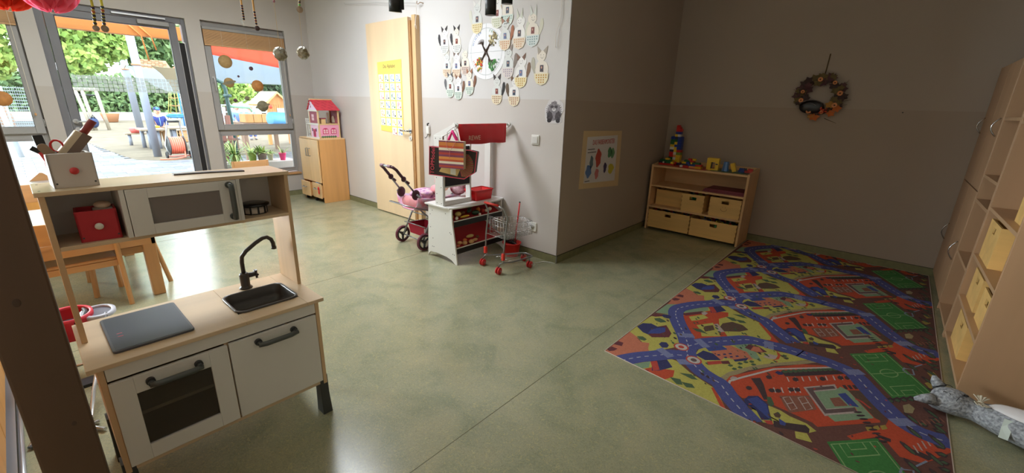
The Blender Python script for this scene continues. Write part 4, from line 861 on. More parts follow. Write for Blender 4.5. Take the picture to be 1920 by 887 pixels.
# ---------------- toy shop stand ----------------
P = thing('toy_shop_stand', 'white wooden toy market stall with red awning against the wall', 'toy shop', (-.78, -.34, 0))
side = [(-.975, 0), (-.955, .03), (-.93, .045), (-.85, .052), (-.72, .045), (-.65, .03), (-.60, 0), (-.575, 0), (-.592, .12), (-.612, .24), (-.632, .35), (-.64, .42), (-.64, .487), (-.955, .487)]
edge = mat('ply_edge', (190, 170, 140), .6)
for y in (-.672, -.05):
    pn = MB().prism(side, lambda a, b, t_: (a, y+.014*t_, b)).build('side_panel', white, P, bev=.001)
    q = MB()
    for a, b in ((-.9, .44), (-.93, .40), (-.72, .44), (-.65, .27), (-.665, .28), (-.93, .28), (-.91, .1), (-.89, .1), (-.63, .09), (-.61, .088), (-.9, .18)): q.cyl((a, y, b), .0045, .0008, (0, -1, 0), 8)
    q.build('screw_head', dgrey, pn)
out = [(-.985, -.69), (-.70, -.69), (-.66, -.68), (-.635, -.65), (-.62, -.58), (-.61, -.34), (-.62, -.1), (-.64, -.02), (-.66, -.006), (-.985, -.006)]
MB().prism(out, lambda a, b, t_: (a, b, .487+.013*t_)).build('counter', white, P, bev=.0015)
def tray(zf, zb, xf, xb):
    T = frame(((xf+xb)/2, -.354, (zf+zb)/2), (xb-xf, 0, zb-zf), (0, 1, 0)); l = math.hypot(xb-xf, zb-zf)/2
    MB().box(-l, l, -.30, .30, -.004, .004, T=T).build('tray', mat('tray_red', (176, 32, 40), .5), P)
    MB().box(xf-.006, xf+.003, -.656, -.052, zf-.028, zf+.022).build('tray_lip', black, P)
    MB().box(xf-.007, xf+.005, -.657, -.051, zf+.022, zf+.028).build('lip_edge', whitep, P)
tray(.358, .455, -.625, -.88); tray(.12, .26, -.60, -.90)
MB().box(-.9, -.892, -.658, -.05, .3, .34).build('rear_rail', white, P)
MB().box(-.852, -.74, -.672, -.658, .5, 1.09).build('post', white, P, bev=.001); MB().box(-.86, -.785, -.058, -.044, .5, 1.09).build('post', white, P, bev=.001)
q = MB(); q.box(-.748, -.738, -.672, -.655, .5, 1.05); q.box(-.8, -.74, -.36, -.347, .5, 1.05); q.box(-.76, -.745, -.658, -.36, .5, .54); q.box(-.76, -.75, -.658, -.36, .655, .668); q.build('till_frame', white, P, bev=.001)
MB().box(-.757, -.748, -.657, -.36, .668, 1.0).build('blackboard', mat('blackboard', (32, 32, 36), .7), P)
q = MB()
for a, b in ((-.83, .52), (-.77, .52), (-.83, .6), (-.77, .66), (-.83, .74), (-.83, 1.07), (-.77, 1.07)): q.cyl((a, -.672, b), .0045, .0008, (0, -1, 0), 8)
q.build('screw_head', dgrey, P)
for y in (-.668, -.052): MB().prism([(-.86, 1.05), (-.74, 1.05), (-.74, 1.09), (-.565, 1.165), (-.555, 1.19), (-.575, 1.205), (-.60, 1.2), (-.86, 1.095)], lambda a, b, t_: (a, y+.012*t_, b)).build('awning_arm', white, P, bev=.001)
MB().tube([(-.58, -.685, 1.188), (-.58, -.03, 1.188)], .009, 12).build('awning_rod', white, P)
for y in (-.688, -.03): MB().cyl((-.58, y, 1.188), .018, .006, (0, 1, 0), 16).build('rod_cap', white, P)
awm = mat('awning_red', (206, 22, 34), .5)
q = MB(); rows = []
for i in range(13):
    y_ = i/12; rows.append([(-.57+.004*math.sin(i*1.7), -.66+.575*y_, 1.197), (-.558+.006*math.sin(i*2.1), -.65+.555*y_, 1.12), (-.552+.006*math.sin(i*1.3), -.635+.53*y_, 1.035+.003*math.sin(i))])
vs = [p for r_ in rows for p in r_]; q.add(vs, [(i*3+j, (i+1)*3+j, (i+1)*3+j+1, i*3+j+1) for i in range(12) for j in range(2)], 0, True)
aw = q.build('awning_cloth', awm, P, solid=.003)
text('REWE', .052, mat('awning_letter', (222, 190, 170), .6), frame((-.537, -.50, 1.085), (0, 1, 0), (.0, 0, 1)), aw)
# groceries
def food(name, label, c, R, m, cat, rot=0, stalk=None, grp=None):
    t = MB().sph(c, R, T=Matrix.Rotation(rot, 3, 'Z')).build(name, m); tag(t, label, cat, grp); 
    if stalk: MB().sph((c[0], c[1], c[2]+R[2]*.95), (.006, .006, .004), seg=8, rings=5).build('stalk', stalk, t)
    return t
ylw = mat('toy_yellow', (222, 182, 60), .5); corn = mat('toy_corn', (220, 196, 120), .6); grn = mat('toy_green', (52, 92, 48), .45); dgr = mat('toy_dark_green', (36, 62, 40), .45)
org = mat('toy_orange', (214, 120, 50), .5); egg = mat('toy_bread', (204, 156, 104), .6); cre = mat('toy_cream', (232, 224, 208), .6); rdt = mat('toy_red', (180, 40, 36), .5); brn = mat('toy_brown', (120, 76, 44), .6)
gs = mat('stalk_green', (60, 110, 50), .6)
G = 'toy groceries on the upper tray of the market stall'
for nm, lb, c, R, m_, rot in (
 ('toy_lemon', 'yellow toy lemon at the left end of the upper stall tray', (-.685, -.635, .412), (.018, .026, .02), ylw, .5),
 ('toy_mushroom', 'pale toy mushroom next to the lemon on the upper stall tray', (-.655, -.60, .398), (.015, .024, .016), cre, .8),
 ('toy_corn_cob', 'chunky cream-yellow toy corn piece on the upper stall tray', (-.70, -.545, .418), (.026, .03, .024), corn, 0),
 ('toy_banana', 'long yellow toy banana lying along the upper tray lip', (-.66, -.50, .398), (.012, .055, .012), ylw, 0),
 ('toy_potato', 'brown toy potato behind the banana on the upper stall tray', (-.71, -.48, .418), (.02, .03, .018), brn, .3),
 ('toy_cucumber', 'dark green toy cucumber lying across the upper stall tray', (-.71, -.40, .425), (.02, .055, .02), dgr, .6),
 ('toy_leek', 'upright green toy leek leaning at the back of the upper tray', (-.75, -.38, .455), (.015, .05, .018), grn, -.4),
 ('toy_aubergine', 'very dark green toy aubergine in the middle of the upper tray', (-.67, -.36, .408), (.02, .04, .022), dgr, -.3),
 ('toy_pear', 'orange and yellow toy pear on the upper stall tray', (-.70, -.30, .42), (.02, .022, .024), org, 0),
 ('toy_tomato', 'red toy tomato on the upper stall tray', (-.675, -.262, .41), (.02, .02, .019), rdt, 0),
 ('toy_garlic', 'small cream toy garlic on the upper tray lip', (-.645, -.33, .392), (.012, .013, .012), cre, 0),
 ('toy_egg_box', 'white rounded toy egg at the right part of the upper tray', (-.67, -.215, .405), (.016, .022, .017), cre, 0),
 ('toy_egg', 'second white toy egg near the right end of the upper tray', (-.68, -.165, .41), (.017, .022, .018), cre, 0)):
    food(nm, lb, c, R, m_, 'toy food', rot, gs if nm in ('toy_tomato', 'toy_pear') else None, G)
G = 'toy bread rolls on the lower tray of the market stall'
for lb, c, R, m_ in (
 ('white square toy roll at the left end of the lower stall tray', (-.66, -.64, .175), (.018, .024, .014), cre),
 ('reddish toy roll at the front left of the lower stall tray', (-.625, -.615, .158), (.016, .02, .013), mat('toy_redbrown', (186, 96, 70), .6)),
 ('brown toy roll second from the left on the lower stall tray', (-.65, -.575, .17), (.02, .026, .016), egg),
 ('largest brown toy roll, in the centre of the lower stall tray', (-.63, -.53, .165), (.022, .028, .019), egg),
 ('orange-brown toy roll just right of the largest roll', (-.66, -.50, .178), (.018, .022, .016), org),
 ('rounded tan toy roll leaning on the lower tray lip', (-.625, -.455, .163), (.02, .03, .02), egg),
 ('long tan toy roll on the lower stall tray', (-.635, -.40, .165), (.016, .034, .014), egg),
 ('cream toy loaf lying behind the rolls of the lower tray', (-.69, -.41, .19), (.02, .045, .016), corn),
 ('small brown toy roll right of the loaf', (-.66, -.345, .178), (.016, .02, .014), brn)):
    food('toy_bread', lb, c, R, m_, 'toy food', 0, None, G)
# red crate
t = thing('red_crate', 'translucent red plastic crate on the counter of the market stall', 'crate', (-.77, -.21, .5))
rc = mat('red_translucent', (214, 24, 30), .25, alpha=.86)
q = MB(); o_ = lambda s, z: [(-.775+a*s, -.215+b*s, z) for a, b in rrect(.155, .225, .015)]
q.loft([o_(.9, .502), o_(1.0, .592)], cap0=True); q.build('shell', rc, t, solid=.003)
q = MB(); q.loft([o_(1.0, .586), o_(1.06, .586), o_(1.06, .598), o_(.99, .598)], smooth=False); q.build('rim', mat('red_rim', (196, 22, 28), .3), t)
# bags
bag = thing('shopping_bag', 'large black and pink shopping bag hanging from the market stall', 'bag', (-.5, -.73, .9))
T = frame((-.52, -.735, .915), (.93, .0, .0), (0, -.0, 1)) 
T = frame((-.54, -.745, .91), (.86, .42, -.02), (0, 0, 1)) @ Matrix.Scale(.82, 4)
blk = mat('bag_black', (28, 24, 28), .4); pk = mat('bag_pink', (206, 70, 90), .45)
pts = [(-.225, -.135), (.14, -.15), (.245, -.08), (.265, .115), (.20, .125), (.05, .12), (-.06, .13), (-.22, .135)]
q = MB().prism(pts, lambda a, b, t_: T @ Vector((a, b, -.035+.07*t_))).build('body', blk, bag, bev=.006)
# radiating sunburst print
q = MB()
for k in range(40):
    an = -1.3+k*3.6/40; r0_ = .035+.01*(k % 3); r1_ = min(.15, .118/max(.3, abs(math.sin(an))))
    c_, s_ = math.cos(an), math.sin(an); w_ = .0032
    ax_, ay_ = .085, -.02
    q.add([T @ Vector((ax_+r0_*c_-w_*s_*.4, ay_+r0_*s_+w_*c_*.4, .0365)), T @ Vector((ax_+r1_*c_-w_*s_, ay_+r1_*s_*.92+w_*c_, .0365)), T @ Vector((ax_+r1_*c_+w_*s_, ay_+r1_*s_*.92-w_*c_, .0365)), T @ Vector((ax_+r0_*c_+w_*s_*.4, ay_+r0_*s_-w_*c_*.4, .0365))], [(0, 1, 2, 3)], k % 2)
q.build('sunburst_print', [mat('print_pink', (196, 60, 84), .5), mat('print_olive', (150, 140, 60), .5)], bag)
q = MB(); q.add([T @ Vector(p) for p in ((-.12, -.1, .037), (.07, -.13, .037), (.1, -.06, .037), (.03, -.035, .037), (-.09, -.05, .037))], [(0, 1, 2, 3, 4)]); q.build('hair_print', mat('print_sand', (190, 160, 100), .6), bag)
q = MB(); q.add([T @ Vector(p) for p in ((-.0, -.115, .0375), (.055, -.12, .0375), (.055, -.06, .0375), (-.0, -.055, .0375))], [(0, 1, 2, 3)]); q.build('price_label', mat('label_white', (206, 206, 196), .6), bag)
q = MB().tube([T @ Vector((a, b, .036)) for a, b in pts], .004, 6, closed=True).build('piping', pk, bag)
text('TOPModel', .047, pk, frame(T @ Vector((-.185, .0, .037)), T.to_3x3() @ Vector((.05, 1, 0)), T.to_3x3() @ Vector((-1, .05, 0))), bag, depth=.0008)
q = MB()
for s_ in (-.06, .04): q.tube([T @ Vector((s_, .12, 0)), T @ Vector((s_+.02, .2, .0)), T @ Vector((.0, .285, .0)), T @ Vector((.06, .2, .02)), T @ Vector((s_+.1, .12, .02))], .012, 8)
q.build('strap', mat('strap_magenta', (214, 40, 120), .35), bag)
sb = thing('striped_gift_bag', 'striped paper gift bag in orange, purple and cream hanging in front of the black bag', 'bag', (-.45, -.8, .98))
T2 = frame((-.475, -.80, .975), (.86, .42, -.01), (0, 0, 1)) @ Matrix.Scale(.88, 4)
MB().box(-.115, .115, -.118, .118, -.035, .02, T=T2).build('body', mat('bag_cream', (222, 206, 180), .5), sb, bev=.002)
cols = [(122, 56, 84), (206, 128, 60), (196, 84, 52), (232, 222, 200), (122, 56, 84), (178, 60, 50), (128, 60, 92), (214, 140, 70), (190, 84, 50), (230, 220, 200), (128, 60, 90), (184, 70, 50), (130, 60, 90)]
hs = [.012, .03, .018, .022, .018, .018, .018, .022, .018, .02, .016, .014, .01]; z_ = .118
for c_, h_ in zip(cols, hs):
    MB().box(-.1155, .1155, z_-h_, z_, .0195, .0212, T=T2).build('stripe', mat('stripe_%d_%d' % (c_[0], c_[1]), c_, .45), sb); z_ -= h_
q = MB().tube([T2 @ Vector(p) for p in ((-.05, .118, .02), (-.03, .06, .03), (-.008, .03, .032), (.02, .07, .032), (.045, .118, .02))], .0016, 6)
q.tube([T2 @ Vector(p) for p in ((-.008, .03, .032), (-.012, -.03, .03))], .0016, 6).build('cord', mat('cord_rose', (190, 110, 110), .7), sb)
q = MB().tube([T2 @ Vector(p) for p in ((-.05, .118, -.01), (-.04, .19, .01), (.015, .235, -.0), (.05, .19, .01), (.06, .118, -.01))], .003, 6).build('loop', mat('cord_grey', (200, 190, 190), .6), sb)

# ---------------- doll stroller ----------------
P = thing('doll_stroller', 'pink and purple doll stroller with grey tubes beside the market stall', 'doll stroller', (-1.3, -.5, 0))
plum = mat('plum_plastic', (66, 24, 38), .45); spoke = mat('wheel_grey', (66, 68, 70), .4)
def wheel(c, R=.083):
    w = MB(); w.tube([(c[0], c[1]+R*.86*math.cos(a), c[2]+R*.86*math.sin(a)) for a in [k*2*PI/28 for k in range(28)]], .0135, 10, closed=True)
    wo = w.build('wheel', mat('tyre_plum', (92, 30, 48), .5), P)
    s = MB(); s.cyl((c[0]-.012, c[1], c[2]), .017, .024, (1, 0, 0), 14)
    s.tube([(c[0]+.012, c[1]+R*.72*math.cos(a), c[2]+R*.72*math.sin(a)) for a in [k*2*PI/24 for k in range(24)]], .005, 8, closed=True)
    for k in range(3):
        a = k*2*PI/3+.5; d_ = Vector((0, math.cos(a), math.sin(a))); n_ = Vector((0, -math.sin(a), math.cos(a))); cc = Vector(c)
        s.tube([cc+d_*.012, cc+d_*R*.75], [.013, .009], 6)
    s.build('rim', spoke, wo)
    t_ = MB()
    for k in range(36):
        a = k*2*PI/36; t_.box(-.004, .004, -.002, .002, -.0015, .0015, T=Matrix.Translation((c[0]+.011, c[1]+R*.93*math.cos(a), c[2]+R*.93*math.sin(a))))
    t_.build('tread_mark', mat('tread_pink', (190, 130, 150), .6), wo)
for c in ((-1.475, -.60, .083), (-1.10, -.62, .083), (-1.44, -.16, .083), (-1.12, -.16, .083)): wheel(c)
tb = MB()
for x in (-1.445, -1.13):
    tb.tube([(x, -.61, .09), (x+.0, -.50, .30), (x, -.40, .40), (x, -.2, .52)], .009, 10)
    tb.tube([(x, -.17, .09), (x, -.40, .30), (x, -.56, .44), (x, -.66, .54)], .009, 10)
tb.tube([(-1.47, -.60, .083), (-1.1, -.62, .083)], .006, 8); tb.tube([(-1.445, -.5, .3), (-1.13, -.5, .3)], .006, 8); tb.tube([(-1.45, -.17, .09), (-1.13, -.17, .09)], .006, 8)
tb.tube([(-1.445, -.56, .2), (-1.42, -.36, .2), (-1.15, -.36, .2), (-1.13, -.56, .2)], .005, 8); tb.tube([(-1.46, -.58, .21), (-1.12, -.58, .21)], .005, 8)
tb.build('frame', silver, P)
hb = MB(); hp = []
HX0, HX1, HY = -1.385, -1.185, -.86
for x, s_ in ((HX0, 1), (HX1, -1)):
    MB().tube([(x, HY+.085, .70), (x-.01*s_, -.66, .56)], .0085, 10).build('telescopic_tube', silver, P)
    MB().sph((x, HY+.10, .688), (.016, .026, .026)).build('knuckle', plum, P)
    MB().tube([(x-.004*s_, HY+.12, .665), (x-.006*s_, HY+.15, .645)], .013, 10).build('collar', plum, P)
    MB().sph((x-.015*s_, -.645, .53), (.02, .045, .05)).build('hub_joint', plum, P)
hb.tube([(HX0, HY+.09, .70), (HX0, HY+.03, .775), (HX0+.005, HY, .80), (HX0+.03, HY-.01, .806)], .0135, 12).tube([(HX1, HY+.09, .70), (HX1, HY+.03, .775), (HX1-.005, HY, .80), (HX1-.03, HY-.01, .806)], .0135, 12)
hb.build('handlebar', plum, P)
MB().tube([(HX0+.03, HY-.01, .806), (HX1-.03, HY-.01, .806)], .0105, 12).build('handlebar_tube', mat('light_silver', (180, 186, 192), .3, .6), P)
for x in (HX0+.045, HX1-.045): MB().tube([(x-.025, HY-.01, .806), (x+.025, HY-.01, .806)], .0145, 12).build('grip', mat('mauve_grip', (130, 96, 110), .5), P)
cb = MB().tube([(-1.46, -.63, .40), (-1.5, -.70, .43), (-1.46, -.74, .44), (-1.2, -.72, .43), (-1.15, -.64, .40), (-1.14, -.5, .36)], .006, 8).build('rear_bar', silver, P)
fab = mat('patterned_fabric', (226, 130, 150), .8, c2=(206, 190, 214), scale=22, detail=3); fab2 = mat('pink_fabric', (226, 150, 156), .8, var=.15, scale=12); redf = mat('crimson_fabric', (170, 30, 54), .8)
q = MB(); rows = []
for i in range(9):
    y_ = -.66+i*.066; zc = .40-.03*math.sin(PI*i/8); 
    rows.append([(-1.45, y_, zc+.11), (-1.43, y_, zc+.03), (-1.36, y_, zc-.015), (-1.28, y_, zc-.02), (-1.2, y_, zc-.015), (-1.14, y_, zc+.03), (-1.12, y_, zc+.11)])
vs = [p for r_ in rows for p in r_]; q.add(vs, [(i*7+j, (i+1)*7+j, (i+1)*7+j+1, i*7+j+1) for i in range(8) for j in range(6)], 0, True)
q.build('seat_fabric', fab, P, solid=.012)
q = MB(); q.sph((-1.3, -.62, .44), (.13, .03, .06)); q.build('backrest_cushion', fab2, P)
q = MB(); q.sph((-1.3, -.45, .50), (.13, .15, .055)).sph((-1.2, -.5, .53), (.08, .06, .03)); q.build('blanket', mat('blanket_purple', (150, 80, 150), .8, c2=(236, 200, 206), scale=26), P)
q = MB(); q.loft([[(-1.43+.0, -.56, .2), (-1.15, -.56, .2), (-1.15, -.36, .2), (-1.43, -.36, .2)], [(-1.41, -.55, .1), (-1.17, -.55, .1), (-1.17, -.38, .1), (-1.41, -.38, .1)]], smooth=False, cap1=True); q.build('basket', redf, P, solid=.004)
MB().box(-1.17, -1.145, -.565, -.36, .12, .19).build('net_panel', mat('net_white', (210, 190, 190), .8, alpha=.7), P)
dl = thing('baby_doll', 'baby doll with pink sleeve lying in the doll stroller', 'doll', (-1.16, -.4, .5))
skin = mat('doll_skin', (236, 188, 160), .5)
MB().sph((-1.05, -.40, .60), (.04, .04, .042)).build('head', skin, dl); MB().sph((-1.14, -.42, .56), (.08, .05, .045)).build('body', fab2, dl); MB().tube([(-1.1, -.44, .6), (-1.07, -.48, .65), (-1.05, -.5, .69)], [.02, .018, .012], 8).build('arm', mat('doll_sleeve', (232, 150, 160), .8), dl); MB().sph((-1.045, -.505, .70), .014).build('hand', skin, dl)
tag(MB().sph((-1.0, -.25, .58), (.075, .09, .07)).sph((-.93, -.27, .60), (.05, .06, .055)).build('red_cushion', mat('berry_fabric', (120, 24, 50), .8, c2=(220, 190, 200), scale=16)), 'dark red spotted cushion behind the blackboard opening of the stall', 'cushion')
bpy.data.objects['red_cushion'].location = (-.02, 0, -.005)

# ---------------- toy shopping cart ----------------
P = thing('toy_shopping_cart', 'grey wire toy shopping cart with red handle and wheels beside the stall', 'shopping cart', (-.3, -.35, 0))
q = MB()
A_, B_ = Vector((-.40, -.50, 0)), Vector((-.155, -.535, 0))
for s0, ps in ((0, [(-.40, -.50, .125), (-.395, -.50, .30), (-.365, -.505, .50), (-.375, -.53, .56), (-.355, -.56, .585)]), (1, [(-.165, -.53, .125), (-.16, -.52, .30), (-.14, -.515, .485), (-.165, -.54, .555), (-.20, -.56, .58)])): q.tube(ps, .0068, 10)
q.tube([(-.40, -.50, .125), (-.39, -.47, .095), (-.36, -.42, .09), (-.25, -.20, .085), (-.21, -.17, .085), (-.12, -.20, .09), (-.11, -.23, .09), (-.14, -.45, .09), (-.16, -.53, .10), (-.165, -.53, .125)], .0068, 10)
for a, b in (((-.39, -.47, .095), (-.43, -.50, .06)), ((-.16, -.53, .095), (-.19, -.555, .06)), ((-.23, -.18, .085), (-.25, -.165, .055)), ((-.115, -.22, .088), (-.11, -.25, .055))): q.tube([a, ((a[0]+b[0])/2, (a[1]+b[1])/2-.01, a[2]), b], .006, 8)
q.build('frame', silver, P)
MB().tube([(-.355, -.56, .585), (-.20, -.56, .582)], .0095, 12).build('handle', mat('cart_red', (206, 50, 36), .4), P)
for x, y in ((-.40, -.50), (-.165, -.53)): MB().box(x-.012, x+.012, y-.012, y+.012, .12, .18).build('clamp', mat('cart_red', (206, 50, 36), .4), P, bev=.003)
w = MB(); bx = lambda i, j, z: None
b0 = [(-.385, -.50), (-.15, -.515), (-.14, -.19), (-.30, -.165)]
zt = [.44, .435, .40, .41]; zb_ = [.30, .30, .285, .285]
def bil(u, v, Z): 
    x = (1-u)*((1-v)*b0[0][0]+v*b0[3][0])+u*((1-v)*b0[1][0]+v*b0[2][0]); y = (1-u)*((1-v)*b0[0][1]+v*b0[3][1])+u*((1-v)*b0[1][1]+v*b0[2][1])
    z = (1-u)*((1-v)*Z[0]+v*Z[3])+u*((1-v)*Z[1]+v*Z[2]); return (x, y, z)
R1 = .0016
for i in range(8): w.tube([bil(i/7, 0, zt), bil(i/7, 0, zb_), bil(i/7, 1, zb_), bil(i/7, 1, zt)], R1, 6)
for i in range(11): w.tube([bil(0, i/10, zt), bil(0, i/10, zb_), bil(1, i/10, zb_), bil(1, i/10, zt)], R1, 6)
for k in range(4):
    Z = [a*(1-k/3)+b*k/3 for a, b in zip(zt, zb_)]; w.tube([bil(0, 0, Z), bil(1, 0, Z), bil(1, 1, Z), bil(0, 1, Z)], .0026 if k == 0 else R1, 6, closed=True)
w.tube([bil(0, 0, [.46]*4), bil(1, 0, [.45]*4)], .003, 6)
w.build('wire_basket', chrome, P)
w = MB()
for i in range(5): w.tube([(-.37+.05*i, -.45+.0*i, .092), (-.25+.028*i, -.20, .087)], .002, 6)
w.build('lower_rack', chrome, P)
wr = mat('wheel_red', (196, 44, 44), .35)
for x, y in ((-.435, -.505), (-.195, -.56), (-.255, -.16), (-.11, -.255)):
    for dx in (-.014, .012): MB().lathe([(.0, 0), (.02, 0), (.03, .004), (.03, .012), (.02, .016), (0, .016)], (x+dx, y, .0305), (1, .15, 0), 20, caps=False).build('wheel', wr, P)
    MB().cyl((x-.016, y, .0305), .006, .046, (1, .15, 0), 10).build('axle', silver, P)
# bucket with broom
t = thing('red_bucket', 'red toy bucket beside the market stall behind the shopping cart', 'bucket', (-.42, -.1, 0))
q = MB(); q.lathe([(.065, .0), (.083, .12), (.09, .122), (.09, .128), (.08, .128), (.063, .006)], (-.43, -.12, 0), seg=24, caps=False); q.cyl((-.43, -.12, .002), .054, .003, seg=24); q.build('shell', mat('bucket_red', (204, 34, 30), .4), t)
MB().tube([(-.43+.072*math.cos(a), -.12-.01, .115+.0*a+.02*math.sin(a)) for a in [PI*k/10 for k in range(11)]], .002, 6).build('bail', silver, t)
t = thing('toy_broom', 'toy broom with a red stick and black bristles leaning in the red bucket', 'broom', (-.41, -.1, .01))
MB().tube([(-.405, -.105, .12), (-.40, -.06, .50)], .007, 10).build('stick', redp, t); MB().sph((-.40, -.059, .503), .0085).build('tip', black, t)
q = MB(); q.box(-.47, -.39, -.14, -.10, .115, .13)
for k in range(60): x = -.50+random.random()*.11; y = -.15+random.random()*.06; q.tube([(x, y, .12), (x+random.uniform(-.02, .02), y+random.uniform(-.02, .02), .15+random.random()*.015)], .002, 4)
q.build('bristles', black, t)
tag(MB().tube([(-.14, -.19, .004), (-.10, -.06, .004), (-.04, -.025, .004), (.0, -.022, .004)], .003, 6).build('white_cable', white), 'thin white cable lying on the floor along the baseboard', 'cable')

# ---------------- wall decor ----------------
def flat(poly, y, m, name, parent, th=.0015):  # on back wall, poly in (x, z)
    return MB().prism(poly, lambda a, b, t_: (a, y-th*t_, b)).build(name, m, parent)
P = thing('alphabet_poster', 'yellow laminated alphabet poster taped to the wooden door', 'poster', (-2.4, -.047, 1.4))
yp = mat('poster_yellow', (232, 204, 92), .3, spec=.6)
flat([(-2.635, 1.785), (-2.16, 1.80), (-2.175, 1.0), (-2.63, 1.02)], -.0465, yp, 'sheet', P)
text('Das Alphabet', .055, mat('ink_grey', (90, 90, 80), .6), frame((-2.40, -.0485, 1.735), (1, 0, 0), (0, 0, 1)), P, sx=.8)
LT = 'ABCDEFGHIJKLMNOPQRSTUVWXYZ'; lc = [(214, 160, 40), (60, 120, 70), (60, 130, 190), (60, 130, 190), (210, 120, 50), (60, 120, 80), (90, 130, 190), (190, 110, 60), (170, 60, 60), (50, 60, 80), (40, 110, 70), (60, 70, 150), (150, 140, 40), (60, 110, 190), (40, 120, 60), (210, 80, 100), (200, 150, 60), (40, 120, 100), (60, 60, 60), (50, 60, 50), (50, 60, 50), (90, 160, 200), (220, 180, 80), (110, 60, 150), (170, 60, 70), (50, 120, 200)]
k = 0
cardm = mat('card_white', (228, 230, 228), .5)
for r_ in range(7):
    for c_ in range(4):
        if r_ == 6 and c_ < 2: continue
        x = -2.575+c_*.1125; z = 1.61-r_*.097-c_*.001
        cd_ = flat([(x-.045, z-.042), (x+.045, z-.042), (x+.045, z+.042), (x-.045, z+.042)], -.048, cardm, 'card', P, .0008)
        m_ = mat('ink_%d' % k, lc[k], .6)
        text(LT[k], .07, m_, frame((x-.008, -.0492, z+.002), (1, 0, 0), (0, 0, 1)), cd_, depth=.0002)
        q = MB(); q.box(x+.018, x+.038, -.0494, -.049, z-.032, z-.014); q.box(x-.03, x-.004, -.0494, -.049, z-.036, z-.032); q.build('picture', m_, cd_); k += 1
# season dial
P = thing('season_dial', 'round white paper season dial with a four-armed tree, in the middle of the paper cats', 'wall dial', (-.91, 0, 1.82))
cx, cz = -.908, 1.81
flat([(cx+.238*math.cos(a), cz+.236*math.sin(a)) for a in [k*2*PI/40 for k in range(40)]], -.001, mat('dial_paper', (232, 232, 236), .4), 'disc', P)
q = MB()
for k in range(40):
    a = k*2*PI/40; a1 = (k+1)*2*PI/40
    q.add([(cx+.2*math.cos(a), -.0032, cz+.2*math.sin(a)), (cx+.2*math.cos(a1), -.0032, cz+.2*math.sin(a1)), (cx+.197*math.cos(a1), -.0032, cz+.197*math.sin(a1)), (cx+.197*math.cos(a), -.0032, cz+.197*math.sin(a))], [(0, 1, 2, 3)])
q.build('ring_line', mat('line_grey', (150, 160, 160), .6), P)
flat([(cx-.001, cz-.236), (cx+.001, cz-.236), (cx+.001, cz+.236), (cx-.001, cz+.236)], -.003, mat('line_grey', (150, 160, 160), .6), 'quarter_line', P, .0005); flat([(cx-.236, cz-.001), (cx+.236, cz-.001), (cx+.236, cz+.001), (cx-.236, cz+.001)], -.003, mat('line_grey', (150, 160, 160), .6), 'quarter_line', P, .0005)
bark = mat('bark_brown', (66, 48, 40), .7)
for sx_, sz_, nm in ((-1, 1, 'winter_tree'), (1, 1, 'spring_tree'), (-1, -1, 'autumn_tree'), (1, -1, 'summer_tree')):
    tr = MB(); tr.tube([(cx, -.004, cz), (cx+sx_*.035, -.005, cz+sz_*.045), (cx+sx_*.06, -.005, cz+sz_*.085)], [.012, .007, .004], 6)
    for k in range(9):
        a = math.atan2(sz_, sx_)+(k-4)*.22; b_ = (cx+sx_*(.035+.003*k), cz+sz_*(.05+.003*k)); tr.tube([(b_[0], -.005, b_[1]), (b_[0]+.05*math.cos(a), -.005, b_[1]+.055*math.sin(a))], [.003, .0012], 5)
    to = tr.build(nm, bark, P)
    if nm != 'winter_tree':
        cc = dict(spring_tree=[(170, 150, 110), (210, 200, 160), (120, 110, 70)], autumn_tree=[(206, 60, 40), (226, 180, 60), (90, 130, 60)], summer_tree=[(60, 130, 60), (90, 150, 80), (50, 110, 60)])[nm]
        q = MB()
        for k in range(34):
            a = random.random()*6.28; rr_ = .048*math.sqrt(random.random()); x = cx+sx_*.085+rr_*math.cos(a); z = cz+sz_*.105+rr_*1.15*math.sin(a)
            q.sph((x, -.0065, z), (.009, .0015, .010), m=k % 3, seg=7, rings=4)
        q.build('foliage', [mat('leaf_%d_%d' % (c_[0], c_[1]), c_, .7) for c_ in cc], to)
for wd, a0, col_, fl_ in (('WINTER', 135, (90, 130, 190), 0), ('FRÜHLING', 45, (90, 150, 110), 0), ('HERBST', 228, (200, 120, 70), 1), ('SOMMER', 315, (80, 120, 100), 1)):
    n_ = len(wd)
    for i, ch_ in enumerate(wd):
        a = math.radians(a0+((n_-1)/2-i)*8.5*(1 if not fl_ else -1)); x = cx+.178*math.cos(a); z = cz+.178*math.sin(a); ta = a-PI/2 if not fl_ else a+PI/2
        text(ch_, .032, mat('ink_'+wd, col_, .6), frame((x, -.0032, z), (math.cos(ta), 0, math.sin(ta)), (-math.sin(ta), 0, math.cos(ta))), P, depth=.0002)
